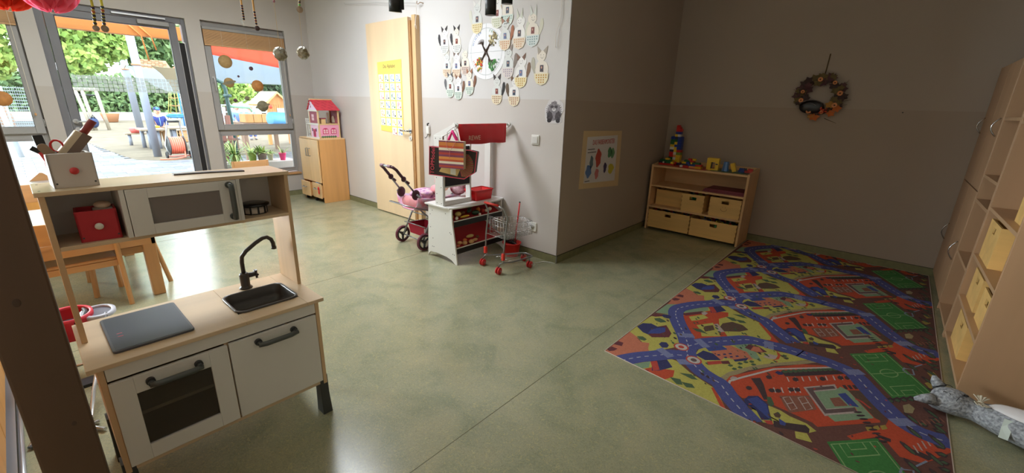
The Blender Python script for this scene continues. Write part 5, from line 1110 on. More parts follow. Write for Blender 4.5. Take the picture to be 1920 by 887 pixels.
# paper cats
catw = [mat('cat_paper', (228, 226, 224), .6), mat('cat_paper_warm', (224, 216, 204), .6), mat('cat_paper_grey', (208, 210, 208), .6)]
CATS = [ # x, z(centre), ear colour, tail side, tail colour, basket colour, dots, scale, label bits
 (-1.485, 1.935, (50, 46, 48), -1, (52, 50, 54), (222, 222, 214), (110, 120, 130), 1, 'paper cat with black ears at the far left of the upper left pair'),
 (-1.305, 1.93, (50, 46, 48), -1, (52, 50, 54), (222, 222, 214), (110, 120, 130), 1, 'paper cat with black ears on the right of the upper left pair'),
 (-1.455, 1.715, (196, 192, 184), 1, (200, 196, 188), (220, 200, 176), (150, 110, 90), .98, 'white-eared paper cat, leftmost of the middle row left of the dial'),
 (-1.315, 1.71, (120, 100, 92), 1, (200, 196, 190), (222, 202, 180), (150, 110, 90), .98, 'brown-eared paper cat in the centre of the middle row left of the dial'),
 (-1.185, 1.73, (206, 204, 200), -1, (196, 190, 186), (214, 196, 184), (110, 90, 90), .96, 'paper cat touching the left edge of the season dial'),
 (-1.405, 1.52, (90, 90, 94), -1, (100, 100, 104), (206, 214, 204), (70, 110, 100), .95, 'grey-eared paper cat at the bottom left with green dotted basket'),
 (-1.285, 1.50, (130, 92, 74), 1, (122, 88, 70), (206, 214, 204), (70, 110, 100), .95, 'brown-tailed paper cat, lowest of the bottom left three'),
 (-1.125, 1.545, (160, 110, 84), 1, (124, 84, 64), (206, 214, 204), (70, 110, 100), .95, 'paper cat with brown tail just below left of the dial'),
 (-1.025, 2.095, (216, 214, 210), -1, (206, 204, 192), (222, 210, 170), (170, 140, 80), 1.1, 'white paper cat directly above the season dial on the left'),
 (-.775, 2.12, (206, 206, 206), -1, (206, 206, 206), (214, 214, 200), (160, 170, 130), 1.1, 'paper cat above the dial partly hidden by the black spotlight'),
 (-.655, 2.13, (220, 216, 212), -1, (206, 180, 150), (206, 216, 210), (140, 170, 160), 1.1, 'paper cat with a tan tail at the upper right of the dial'),
 (-.675, 1.93, (150, 110, 92), 1, (158, 100, 72), (220, 202, 178), (190, 130, 90), 1.05, 'striped paper cat with reddish tail overlapping the dial on the right'),
 (-.515, 1.94, (206, 208, 196), 1, (206, 208, 192), (222, 206, 186), (196, 150, 110), 1.12, 'bunny-eared paper cat, left of the upper right pair'),
 (-.37, 1.95, (206, 210, 204), 1, (208, 206, 190), (206, 214, 214), (120, 150, 150), 1.12, 'bunny-eared paper cat, rightmost of the upper right pair'),
 (-.635, 1.705, (146, 136, 130), 1, (130, 118, 110), (210, 200, 196), (150, 140, 160), 1.1, 'grey-eared paper cat right beside the season dial'),
 (-.485, 1.625, (120, 90, 76), 1, (124, 96, 76), (226, 214, 170), (190, 140, 60), 1.1, 'brown-eared paper cat with yellow basket right of the dial'),
 (-.26, 1.655, (170, 160, 148), -1, (176, 172, 158), (224, 214, 180), (190, 140, 60), 1.18, 'tan-eared paper cat farthest to the right, tail raised left'),
 (-.765, 1.475, (58, 50, 50), 1, (40, 38, 40), (222, 208, 180), (130, 90, 60), 1.05, 'paper cat with black ears and black tail below the dial'),
 (-.555, 1.465, (110, 84, 66), -1, (96, 78, 62), (222, 208, 180), (150, 90, 70), 1.05, 'paper cat with brown tail on its left, below right of the dial')]
for i, (x, z, ec, ts, tcol, bc, dc, s_, lb) in enumerate(CATS):
    s_ *= 1.22
    P = thing('paper_cat', lb, 'paper cat', (x, 0, z), 'paper cats around the season dial')
    y0_ = -.002 if i not in (5, 6, 7, 11) else -.005
    f_ = lambda pts, dy, m, nm, par=P, th=.0012: flat([(x+a*s_*1.12, z+b*s_) for a, b in pts], y0_-dy, m, nm, par, th)
    tilt = (.1 if i % 3 == 0 else -.06 if i % 3 == 1 else .0)
    b_ = []
    for k in range(24):
        a = k*2*PI/24
        if math.sin(a) > .45: pass
        rr_ = .042+.006*math.cos(2*a)
        b_.append((rr_*math.cos(a)*.95, .005+.062*math.sin(a)))
    # body outline: head circle on body
    pts = []
    for k in range(13): a = -PI*.33+PI*1.66*k/12; pts.append((.03*math.cos(a)+tilt*.1, .062+.03*math.sin(a)))
    for k in range(13): a = PI*.75+PI*1.5*k/12; pts.append((.042*math.cos(a), -.012+.055*math.sin(a)))
    bo = f_(pts, 0, catw[i % 3], 'body')
    er = [(-.026, .07), (-.034, .115), (-.006, .090)] if i not in (12, 13) else [(-.022, .075), (-.02, .135), (-.002, .088)]
    em = mat('ear_%d_%d_%d' % ec, ec, .7)
    f_(er, .0012, em, 'ear'); f_([(-a, b) for a, b in er][::-1], .0012, em, 'ear')
    tm = mat('ear_%d_%d_%d' % tcol, tcol, .7)
    f_([(ts*a, b) for a, b in [(.034, -.035), (.05, -.03), (.066, .0), (.072, .03), (.066, .055), (.056, .058), (.048, .045), (.044, .01)]], -.0008, tm, 'tail')
    bm_ = mat('bask_%d_%d_%d' % bc, bc, .6)
    bs = f_([(-.046, -.03), (.046, -.03), (.044, -.06), (.03, -.085), (.0, -.096), (-.03, -.085), (-.044, -.06)], .0024, bm_, 'basket')
    q = MB()
    for r_ in range(4):
        for c_ in range(5):
            a, b = -.034+c_*.017, -.04-r_*.013
            if abs(a) > .04-r_*.006: continue
            q.box(x+(a-.0042)*s_, x+(a+.0042)*s_, y0_-.0042, y0_-.0038, z+(b-.0035)*s_, z+(b+.0035)*s_)
    q.build('basket_check', mat('dot_%d_%d_%d' % dc, dc, .7), bs)
    ph = f_([(-.011, -.022), (.011, -.022), (.011, .014), (-.011, .014)], .0014, mat('photo_%d' % (i % 4), [(70, 60, 70), (120, 50, 44), (60, 70, 90), (96, 110, 150)][i % 4], .5), 'photo')
    q = MB().sph((x, y0_-.003, z+.001*s_), (.005*s_, .0006, .007*s_), seg=8, rings=5); q.build('portrait', mat('portrait_skin', (206, 160, 140), .6), ph)
    q = MB()
    for a in (-.01, .01): q.sph((x+a*s_, y0_-.0014, z+.068*s_), (.0026, .0006, .0032), seg=6, rings=4)
    q.box(x-.006*s_, x+.006*s_, y0_-.0018, y0_-.0012, z+.050*s_, z+.052*s_); q.box(x-.014*s_, x-.004*s_, y0_-.0018, y0_-.0012, z+.056*s_, z+.057*s_); q.box(x+.004*s_, x+.014*s_, y0_-.0018, y0_-.0012, z+.056*s_, z+.057*s_)
    q.build('face', mat('pencil', (70, 66, 70), .7), bo)
# raccoon print
P = thing('animal_cutout', 'black and white paper cutout of a furry animal on the wall near the corner', 'wall picture', (-.115, 0, 1.31))
g1 = mat('print_light', (206, 202, 204), .5); g2 = mat('print_mid', (130, 124, 130), .6, var=.3, scale=60); g3 = mat('print_dark', (62, 54, 58), .6, var=.3, scale=50)
cx, cz = -.112, 1.315
flat([(cx+a, cz+b) for a, b in ((-.09, -.05), (-.075, -.09), (-.02, -.1), (.06, -.098), (.085, -.08), (.07, -.03), (.098, .01), (.09, .06), (.05, .09), (.0, .088), (-.045, .09), (-.07, .06), (-.095, .02))], -.001, g1, 'paper', P)
rd = random.Random(8)
def inkb(a, b, rx, rz, m_, nm, rough_=.12, dy=0):
    flat([(cx+a+rx*(1+rough_*rd.uniform(-1, 1))*math.cos(t_), cz+b+rz*(1+rough_*rd.uniform(-1, 1))*math.sin(t_)) for t_ in [k*2*PI/26 for k in range(26)]], -.0024-dy, m_, nm, P, .0004)
inkb(.0, -.01, .078, .062, g2, 'fur_print', .14)
inkb(-.04, -.045, .03, .045, g3, 'leg_print', .12, .0006); inkb(.042, -.045, .028, .045, g3, 'leg_print', .12, .0006)
inkb(.0, .03, .052, .048, g2, 'head_print', .12, .0008)
for s_ in (-1, 1): inkb(s_*.045, .068, .018, .018, g1, 'ear_print', .1, .0012); inkb(s_*.02, .034, .017, .011, g3, 'eye_patch', .1, .0014); inkb(s_*.045, -.078, .02, .016, mat('ink_black', (34, 30, 34), .5), 'paw_print', .06, .0014)
inkb(.0, .012, .018, .015, g1, 'muzzle_print', .08, .0016); inkb(.0, .018, .006, .005, mat('ink_black', (34, 30, 34), .5), 'nose_print', .05, .0022)
for k in range(26):
    t_ = k*2*PI/26; a = cx+.07*math.cos(t_); b = cz-.0+.06*math.sin(t_); MB().tube([(a, -.0034, b), (a+.014*math.cos(t_), -.0034, b+.014*math.sin(t_))], [.0022, .0008], 4).build('fur_tuft', g2 if k % 2 else g3, P)
# switch, socket, small key holder, hook wire
def plate(name, label, x, z, s=.08, dual=False):
    t = thing(name, label, 'switch' if name == 'light_switch' else 'socket', (x, 0, z))
    MB().box(x-s/2, x+s/2, -.011, 0, z-s/2, z+s/2).build('frame', whitep, t, bev=.003); return t
t = plate('light_switch', 'square white light switch on the wall right of the market stall', -.292, 1.069, .084)
MB().box(-.322, -.262, -.018, -.008, 1.039, 1.099).build('rocker', white, t, bev=.002)
t = plate('power_socket', 'square white power socket low on the wall near the corner', -.278, .287, .084)
MB().lathe([(.0, 0), (.021, 0), (.021, .006), (.026, .006)], (-.278, -.0165, .287), (0, 1, 0), 24, caps=False).build('recess', mat('socket_grey', (170, 168, 164), .5), t); q = MB()
for a in (-.009, .009): q.cyl((-.278+a, -.0175, .287), .003, .002, (0, 1, 0), 8)
q.build('pin_hole', black, t)
t = thing('wall_lock_box', 'small white plastic holder with a dark hook on the wall beside the door', 'hook', (-1.765, 0, 1.06))
MB().box(-1.79, -1.742, -.03, 0, 1.03, 1.11).build('case', whitep, t, bev=.004); MB().tube([(-1.766, -.02, 1.115), (-1.766, -.025, 1.135), (-1.75, -.02, 1.14)], .008, 8).build('knob', dgrey, t)
MB().tube([(-1.766, -.02, 1.03), (-1.766, -.035, 1.0), (-1.775, -.05, .985), (-1.79, -.045, .995)], .0035, 8).build('hook', dgrey, t)
t = thing('wall_screw_hook', 'small brass screw hook above the door with a white cord hanging from it', 'hook', (-1.85, 0, 2.31))
MB().tube([(-1.80, 0, 2.31), (-1.82, -.03, 2.315), (-1.84, -.04, 2.30), (-1.86, -.04, 2.31), (-1.855, -.04, 2.33)], .004, 8).build('hook', mat('brass_dull', (150, 120, 90), .4, .6), t)
q = MB().tube([(-1.862, -.045, 2.31), (-1.864, -.05, 2.2), (-1.865, -.065, 2.115), (-1.875, -.065, 2.1), (-1.865, -.066, 2.085)], .003, 6).tube([(-1.865, -.066, 2.115), (-1.85, -.066, 2.10), (-1.845, -.066, 2.07)], .002, 6); q.build('cord', mat('cord_white', (222, 214, 206), .7), t)
tag(MB().tube([(-1.855, -.045, 2.31), (-2.6, -.03, 2.40), (-3.3, -.02, 2.47), (-3.34, -.008, 2.49)], .0016, 5).build('stretched_wire', mat('wire_grey', (150, 146, 142), .5)), 'thin wire stretched along the wall above the wooden door', 'wire')
tag(MB().tube([(-.09, -.012, 2.3), (-.085, -.012, 2.05), (-.09, -.012, 1.99), (-.115, -.013, 1.93), (-.13, -.012, 1.86), (-.12, -.012, 1.80), (-.10, -.012, 1.81), (-.095, -.012, 1.87), (-.1, -.012, 1.93)], .002, 6).build('wire_loop', mat('cord_white', (222, 214, 206), .7)), 'white looped cord hanging on the wall near the corner edge', 'cord')
# story poster on side wall (plane x = 0)
P = thing('story_poster', 'laminated white poster with a red title on the shaded side wall', 'poster', (0, .66, .87))
def flx(poly, x, m, nm, par, th=.0012): return MB().prism(poly, lambda a, b, t_: (x+th*t_, a, b)).build(nm, m, par)
flx([(.30, 1.155), (1.01, 1.14), (1.04, .585), (.285, .64)], .0005, mat('backing_card', (206, 180, 140), .4), 'backing', P)
flx([(.37, 1.10), (.93, 1.10), (.95, .65), (.36, .685)], .0018, mat('poster_white', (206, 202, 204), .35), 'sheet', P)
text('DAS FARBENMONSTER', .064, mat('title_red', (180, 44, 34), .5), frame((.0032, .67, 1.045), (0, 1, 0), (0, 0, 1)), P, sx=.62)
q = MB(); q.box(.003, .0034, .39, .51, .985, .992); q.box(.003, .0034, .39, .54, .957, .964); q.box(.003, .0034, .375, .46, .695, .702); q.build('small_print', mat('ink_dark', (70, 66, 70), .7), P)
for cy, cz, rw, rh, c_ in ((.43, .79, .05, .06, (90, 120, 170)), (.47, .87, .03, .06, (90, 110, 120)), (.59, .90, .05, .085, (176, 70, 60)), (.58, .755, .035, .05, (186, 110, 110)), (.80, .94, .04, .05, (80, 130, 90)), (.86, .93, .035, .05, (100, 150, 110)), (.73, .80, .03, .05, (60, 50, 90)), (.85, .78, .055, .05, (190, 176, 60))):
    pts = [(cy+rw*(1+.18*math.sin(5*a+cy*9))*math.cos(a), cz+rh*(1+.12*math.cos(3*a+cz*7))*math.sin(a)) for a in [k*2*PI/18 for k in range(18)]]
    flx(pts, .003, mat('blot_%d_%d' % c_[:2], c_, .6), 'colour_blot', P, .0004)
# ---------------- alcove shelf ----------------
P = thing('toy_shelf', 'low birch shelf with wooden boxes standing in the dark alcove', 'shelf', (.55, 1.94, 0))
sx0, sx1, sy0, sy1 = .04, 1.058, 1.745, 2.14
bsx = wood('shelf_birch_x', (212, 172, 126), 0, .45, .08); bsz = wood('shelf_birch_z', (212, 172, 126), 2, .45, .08)
for x in (sx0, sx1-.022): MB().prism([(sy0, 0), (sy1, 0), (sy1, .79), (sy1-.05, .79), (sy0+.0, .755)], lambda a, b, t_: (x+.022*t_, a, b)).build('side_panel', bsz, P, bev=.003)
for z in (.728, .506, .262): MB().box(sx0+.022, sx1-.022, sy0+.004, sy1-.01, z, z+.02).build('shelf_board', bsx, P, bev=.002)
MB().box(sx0+.022, sx1-.022, sy1-.016, sy1-.004, .03, .748).build('back_panel', bsx, P)
MB().box(sx0+.022, sx1-.022, sy1-.02, sy1-.002, .748, .79).build('rear_rim', bsx, P, bev=.002)
def crate(label, x0, x1, y0, y1, z0, z1, group, hole=None, fill=None, axis='y', name='wooden_box'):
    t = thing(name, label, 'box', ((x0+x1)/2, (y0+y1)/2, z0), group); th = .009
    hx = (x0+x1)/2 if hole is None else hole; hw, hh = .036, .017; hz = z1-.045
    m_ = plyx
    if axis == 'y':   # front faces -y
        q = MB(); q.box(x0, x1, y0, y0+th, z0, hz-hh); q.box(x0, x1, y0, y0+th, hz+hh, z1); q.box(x0, hx-hw, y0, y0+th, hz-hh, hz+hh); q.box(hx+hw, x1, y0, y0+th, hz-hh, hz+hh); q.build('front', m_, t)
        MB().box(x0, x1, y1-th, y1, z0, z1).build('rear', m_, t); 
        for x in (x0, x1-th): MB().box(x, x+th, y0+th, y1-th, z0, z1).build('side', m_, t)
        q = MB(); n_ = max(4, int((z1-z0)/.022))
        for k in range(n_):
            if k % 2: continue
            z = z0+(z1-z0)*k/n_
            for x in (x0-.0006, x1-.006): q.box(x, x+.0066, y0-.0006, y0+.004, z, z+(z1-z0)/n_)
        q.build('finger_joint', mat('joint_dark', (168, 122, 74), .6), t)
    else:             # front faces -x
        hy = (y0+y1)/2; q = MB(); q.box(x0, x0+th, y0, y1, z0, hz-hh); q.box(x0, x0+th, y0, y1, hz+hh, z1); q.box(x0, x0+th, y0, hy-hw, hz-hh, hz+hh); q.box(x0, x0+th, hy+hw, y1, hz-hh, hz+hh); q.build('front', m_, t)
        MB().box(x1-th, x1, y0, y1, z0, z1).build('rear', m_, t)
        for y in (y0, y1-th): MB().box(x0+th, x1-th, y, y+th, z0, z1).build('side', m_, t)
    MB().box(x0+th, x1-th, y0+th, y1-th, z0, z0+.006).build('bottom', m_, t)
    if fill:
        q = MB(); rnd = random.Random(x0*99+y0)
        cm = [redp, mat('lego_blue', (30, 60, 140), .3), mat('lego_yellow', (220, 180, 40), .3), mat('lego_white', (220, 220, 216), .35), mat('lego_green', (30, 110, 60), .3)]
        for k in range(40):
            x = rnd.uniform(x0+.03, x1-.05); y = rnd.uniform(y0+.03, y1-.04); z = z1-.05+rnd.random()*.03
            T = Matrix.Translation((x, y, z)) @ Matrix.Rotation(rnd.random()*3, 4, Vector((rnd.random(), rnd.random(), 1)))
            q.box(-.02, .02, -.012, .012, -.01, .01, m=rnd.randrange(5), T=T)
        ob = q.build('toy_filling', cm); tag(ob, fill, 'toy pieces', kind='stuff')
    return t
GB = 'wooden boxes in the alcove shelf'
crate('wide low wooden box, left one on the bottom of the alcove shelf', .066, .545, 1.75, 2.1, .03, .236, GB, .30, 'jumble of toys in the bottom left shelf box')
crate('wide low wooden box, right one on the bottom of the alcove shelf', .556, 1.03, 1.74, 2.1, .03, .225, GB, .80, 'jumble of colourful bricks in the bottom right shelf box')
crate('small square wooden box in the centre of the alcove shelf', .425, .665, 1.75, 2.06, .283, .478, GB, .545, 'jumble of bricks in the small centre shelf box')
crate('wooden box with a drawn face at the right of the middle row', .722, 1.03, 1.75, 2.06, .283, .485, GB)
t = thing('wooden_box', 'wooden box turned sideways and pushed back at the left of the middle row', 'box', (.24, 1.98, .282), GB)
MB().box(.085, .415, 1.87, 1.88, .283, .46).build('side', plyx, t); MB().box(.085, .095, 1.88, 2.10, .283, .46).build('end', plyx, t); MB().box(.405, .415, 1.88, 2.10, .283, .46).build('end', plyx, t); MB().box(.095, .405, 2.09, 2.10, .283, .46).build('side', plyx, t); MB().box(.095, .405, 1.88, 2.09, .283, .289).build('bottom', plyx, t)
fc_ = mat('pencil_brown', (140, 96, 56), .7)
q = MB().tube([(.87+.03*math.cos(a), 1.7492, .375-.026*math.sin(a)) for a in [PI*k/10 for k in range(11)]], .0016, 5); q.sph((.855, 1.749, .392), (.003, .001, .003), seg=6, rings=4); q.sph((.885, 1.749, .392), (.003, .001, .003), seg=6, rings=4)
q.build('drawn_smile', fc_, bpy.data.objects['wooden_box.003'])
for k in range(3):
    q = MB(); z = .527+k*.013
    q.box(.62+.01*k, 1.03, 1.78, 2.08, z, z+.004)
    q.box(.62+.01*k, 1.03, 1.775, 1.782, z, z+.011)
    for i in range(24): q.box(.625+.01*k+i*.0168, .631+.01*k+i*.0168, 1.772, 1.776, z, z+.010)
    tag(q.build('plastic_tray', mat('berry_tray', (120, 40, 60), .5)), ['lowest of the berry-red plastic trays on the upper board of the alcove shelf', 'middle of the berry-red plastic trays in the alcove shelf', 'topmost of the berry-red plastic trays in the alcove shelf'][k], 'tray', 'berry-red trays')
# bricks on top
BC = dict(r=(190, 30, 28), b=(28, 56, 140), y=(226, 186, 44), g=(24, 92, 50), w=(216, 212, 200), d=(30, 40, 60), l=(120, 150, 60), o=(220, 150, 90), p=(70, 40, 90), c=(90, 130, 190))
def bm(c): return mat('brick_'+c, BC[c], .3)
U = .0315
def brick(par, x, y, z, nx, ny, c, h=.019):
    q = MB(); q.box(x, x+nx*U/2, y, y+ny*U/2, z, z+h-.0006)
    for i in range(nx):
        for j in range(ny): q.cyl((x+(i+.5)*U/2, y+(j+.5)*U/2, z+h-.0006), .0048, .004, seg=8)
    return q.build('brick', bm(c), par)
zt_ = .7485
tag(MB().box(.26, .62, 1.77, 2.06, zt_, zt_+.003).build('brick_plate', bm('r')), 'red building plate on the left of the alcove shelf top', 'building plate')
tag(MB().box(.66, 1.02, 1.80, 2.08, zt_, zt_+.003).build('brick_plate', bm('g')), 'dark green building plate on the right of the alcove shelf top', 'building plate')
T_ = thing('brick_tower', 'tall colourful toy brick tower with a red stepped top on the alcove shelf', 'brick tower', (.2, 2.0, zt_))
rows = ['pp', 'yyy', 'gwy', 'roy', 'rwl', 'dyr', 'wyb', 'ybb', 'gyb', 'ggb', 'bdb']
z = zt_+.0; rd = random.Random(3)
for i, rw in enumerate(rows):
    n_ = len(rw); wdt = 8 if i > 0 else 10; x = .135 if i > 0 else .12
    for k, c_ in enumerate(rw):
        nx = [3, 2, 3][k % 3] if n_ == 3 else 5
        brick(T_, x, 1.96+.004*(i % 2), z, nx, 4, c_, .0285); x += nx*U/2
    z += .0285
for i, (a, n_, cc) in enumerate(((.17, 4, 'yw'), (.175, 4, 'b'), (.178, 4, 'r'), (.178, 3, 'r'), (.178, 2, 'r'))):
    x = a
    for c_ in cc: brick(T_, x, 1.975, z, n_//len(cc) if len(cc) > 1 else n_, 3, c_, .0285 if i < 3 else .02); x += n_//len(cc)*U/2
    z += .0285 if i < 3 else .02
T_ = thing('brick_vehicle', 'dark green and red toy brick vehicle at the left end of the alcove shelf', 'brick model', (.12, 1.87, zt_))
for a in ((.07, 1.86, 0, 5, 4, 'r'), (.15, 1.86, 0, 6, 4, 'r'), (.065, 1.865, 1, 5, 4, 'd'), (.145, 1.87, 1, 4, 3, 'g'), (.075, 1.87, 2, 4, 3, 'g'), (.14, 1.87, 2, 4, 3, 'g'), (.13, 1.88, 3, 3, 2, 'y'), (.205, 1.862, 1, 2, 2, 'y'), (.2, 1.9, 1, 3, 2, 'r')): brick(T_, a[0], a[1], zt_+a[2]*.019, a[3], a[4], a[5])
MB().cyl((.125, 1.858, zt_+.03), .01, .006, (0, -1, 0), 12).build('wheel', bm('w'), T_)
T_ = thing('brick_house', 'low colourful toy brick house in the middle of the alcove shelf top', 'brick model', (.42, 1.85, zt_+.003))
for a in ((.33, 1.81, 0, 2, 3, 'w'), (.362, 1.81, 0, 4, 4, 'r'), (.43, 1.81, 0, 4, 4, 'o'), (.494, 1.81, 0, 4, 4, 'y'), (.35, 1.82, 1, 4, 4, 'd'), (.414, 1.82, 1, 5, 4, 'b'), (.49, 1.82, 1, 4, 4, 'r'), (.34, 1.825, 2, 3, 3, 'y'), (.39, 1.825, 2, 3, 3, 'b'), (.425, 1.825, 2, 2, 3, 'y'), (.455, 1.83, 2, 5, 3, 'g'), (.36, 1.84, 3, 4, 3, 'g'), (.42, 1.84, 3, 3, 3, 'r'), (.40, 1.845, 4, 3, 2, 'r'), (.435, 1.845, 4, 3, 2, 'y')): brick(T_, a[0], a[1], zt_+.003+a[2]*.019, a[3], a[4], a[5])
T_ = thing('brick_gate', 'yellow toy brick frame with a door opening on the alcove shelf', 'brick model', (.64, 1.87, zt_))
q = MB(); X0, X1, Y0, Y1 = .60, .72, 1.85, 1.90; Z0, Z1 = zt_, zt_+.125
q.box(X0, X0+.042, Y0, Y1, Z0, Z1); q.box(X1-.035, X1, Y0, Y1, Z0, Z1); q.box(X0+.042, X1-.035, Y0, Y1, Z1-.04, Z1); q.box(X0+.042, X1-.035, Y0, Y1, Z0, Z0+.018)
for i in range(7): q.cyl((X0+.01+i*.0165, Y0+.012, Z1), .0048, .004, seg=8); q.cyl((X0+.01+i*.0165, Y1-.012, Z1), .0048, .004, seg=8)
q.build('wall_element', bm('y'), T_); MB().box(X0+.046, X0+.052, Y0+.01, Y1-.02, Z0+.018, Z1-.04).build('inner_door', bm('d'), T_); MB().box(X1-.03, X1-.008, Y0-.003, Y0, Z0+.06, Z0+.072).build('letter_slot', bm('d'), T_)
t = thing('brick_cone', 'blue tapered toy brick standing on the green building plate', 'brick', (.79, 1.88, zt_+.003)); MB().loft([[(.785+a*s, 1.88+b*s, z) for a, b in circ(8, 1)] for s, z in ((.036, zt_+.003), (.025, zt_+.085), (.025, zt_+.1))], smooth=False, cap0=True, cap1=True).build('shell', bm('c'), t)
t = thing('tilted_brick', 'yellow toy brick leaning over beside the blue one', 'brick', (.86, 1.86, zt_+.003)); T = Matrix.Translation((.868, 1.86, zt_+.052)) @ Matrix.Rotation(-.35, 4, 'Y')
q = MB().box(-.02, .02, -.02, .02, -.045, .045, T=T)
for i in range(4): q.lathe([(.006, 0), (.006, .004)], T @ Vector((-.0 if i % 2 else -.0, -.02, -.03+.02*i)), T.to_3x3() @ Vector((0, -1, 0)), 8)
q.build('block', bm('y'), t)
T_ = thing('brick_train', 'flat red and blue row of toy bricks at the right end of the alcove shelf', 'brick model', (.96, 1.95, zt_+.003))
for a in ((.90, 1.93, 0, 4, 3, 'b'), (.955, 1.93, 0, 6, 3, 'r'), (.905, 1.935, 1, 3, 2, 'b'), (.94, 1.94, 1, 2, 2, 'd'), (.985, 1.935, 1, 3, 2, 'r')): brick(T_, a[0], a[1], zt_+.003+a[2]*.019, a[3], a[4], a[5])

# ---------------- wreath ----------------
P = thing('autumn_wreath', 'autumn wreath with leaves, orange rosettes and a dark bow on the alcove wall', 'wreath', (1.44, D, 1.50))
wc = (1.443, D-.03, 1.515); q = MB()
for s in range(4):
    q.tube([(wc[0]+(.145+.012*math.sin(5*a+s*1.6))*math.cos(a), wc[1]+.012*math.cos(7*a+s), wc[2]+(.15+.012*math.cos(5*a+s*1.6))*math.sin(a)) for a in [k*2*PI/40 for k in range(40)]], .009, 6, closed=True)
q.build('twig_ring', mat('twig_brown', (70, 48, 34), .8), P)
rd = random.Random(11)
def leaf(c, s, ang, m, nm):
    n_ = 10; pts = []
    for k in range(n_):
        a = k*2*PI/n_; r_ = s*(1 if k % 2 == 0 else .62); pts.append((r_*math.cos(a+ang), r_*math.sin(a+ang)*.85))
    MB().prism(pts, lambda a, b, t_: (c[0]+a, c[1]-.0015*t_-.18*abs(a)-.1*b, c[2]+b)).build(nm, m, P)
lm = [mat('leaf_dark', (60, 38, 36), .7), mat('leaf_orange', (190, 100, 40), .7), mat('leaf_ochre', (170, 120, 50), .7), mat('leaf_plum', (80, 44, 50), .7), mat('leaf_moss', (100, 84, 44), .7)]
for k in range(64):
    a = rd.random()*2*PI; rr_ = .15+rd.uniform(-.035, .04); low = math.sin(a) < -.4
    leaf((wc[0]+rr_*math.cos(a), wc[1]-.012-rd.random()*.02, wc[2]+rr_*math.sin(a)*1.02), rd.uniform(.026, .05), rd.random()*3, lm[rd.choice([1, 1, 2, 0]) if low else rd.choice([0, 3, 4, 4, 0, 3])], 'leaf')
for k, (a, s) in enumerate(((100, .022), (52, .019), (165, .019), (195, .022), (10, .024), (-32, .024), (-75, .018), (-115, .026))):
    a = math.radians(a); q = MB(); c_ = (wc[0]+.15*math.cos(a), wc[1]-.045, wc[2]+.15*math.sin(a))
    for j in range(10): b = j*2*PI/10; q.sph((c_[0]+s*.6*math.cos(b), c_[1], c_[2]+s*.6*math.sin(b)), (s*.38, .006, s*.38), seg=7, rings=5)
    f_ = q.build('rosette', mat('rosette_orange', (222, 150, 100), .7), P); MB().sph((c_[0], c_[1]-.004, c_[2]), (.004, .004, .004), seg=7, rings=5).build('centre', mat('twig_brown', (70, 48, 34), .8), f_)
q = MB()
for k in range(14): q.sph((wc[0]+.05+rd.uniform(-.03, .03), wc[1]-.04-rd.random()*.012, wc[2]-.13+rd.uniform(-.025, .03)), .008, seg=8, rings=5)
q.build('berry_cluster', mat('berry_red', (190, 70, 44), .35), P)
q = MB(); q.sph((wc[0]-.05, wc[1]-.035, wc[2]-.10), (.10, .02, .062)); q.build('dark_ribbon', mat('ribbon_black', (24, 18, 22), .3), P)
q = MB().tube([(wc[0]-.15+.012*k, wc[1]-.058, wc[2]-.065+.03*math.sin(PI*k/16)) for k in range(17)], .003, 6).tube([(wc[0]-.12+.009*k, wc[1]-.06, wc[2]-.085+.02*math.sin(PI*k/12)) for k in range(13)], .002, 6).build('ribbon_edge', mat('ribbon_sheen', (120, 110, 110), .3), P)
q = MB()
for a, b, c_, e in ((.13, .05, .19, .14), (.15, -.05, .24, -.03), (-.15, .04, -.23, .06), (.07, -.2, .17, -.24), (.14, -.09, .22, -.07)): q.tube([(wc[0]+a, wc[1]-.01, wc[2]+b), (wc[0]+c_, wc[1]-.02, wc[2]+e)], [.003, .001], 5)
q.build('twig', mat('twig_brown', (70, 48, 34), .8), P)
MB().tube([(wc[0]-.01, wc[1]-.005, wc[2]+.16), (wc[0]-.005, D-.004, 1.75), (wc[0]+.0, D-.004, 1.89)], .005, 6).build('hanging_string', mat('string_brown', (96, 76, 50), .8), P)
tag(MB().sph((2.06, D-.003, 1.385), (.006, .004, .005)).build('wall_plug', dgrey), 'tiny dark wall plug right of the wreath', 'wall plug')

# ---------------- wall cabinets (right) ----------------
cbm = wood('cabinet_maple_z', (176, 139, 106), 2, .45, .05, s=9); cby = wood('cabinet_maple_y', (182, 146, 112), 1, .45, .05, s=9); cbr = mat('cabinet_inner', (172, 132, 102), .55, var=.04, scale=6)
XC, XB = 2.56, 2.965
def hand(par, y, z0, z1): MB().tube([(XC-.002, y, z0)]+[(XC-.002-.032*math.sin(PI*k/8), y, z0+(z1-z0)*k/8) for k in range(1, 8)]+[(XC-.002, y, z1)], .0045, 8).build('handle', chrome, par)
P = thing('tall_cupboard', 'tall closed maple cupboard with arched handles beside the alcove wall', 'cupboard', (2.76, 1.72, 0))
MB().box(XC+.02, XB, 1.295, 2.150, .04, 1.735).build('carcass', cbm, P, bev=.002); MB().box(XC+.04, XB, 1.295, 2.15, 0, .04).build('plinth', cbm, P)
for z0_, z1_, hz0, hz1 in ((.05, .868, .36, .50), (.876, 1.73, 1.24, 1.36)):
    for y0_, y1_, hy in ((1.30, 1.722, 1.36), (1.728, 2.145, 2.09)):
        dd = MB().box(XC, XC+.018, y0_, y1_, z0_, z1_).build('door', cbm, P, bev=.002); hand(dd, hy, hz0, hz1)
MB().box(XC+.002, XB, 2.1502, 2.1555, 0, 1.735).build('filler', cbm, P)
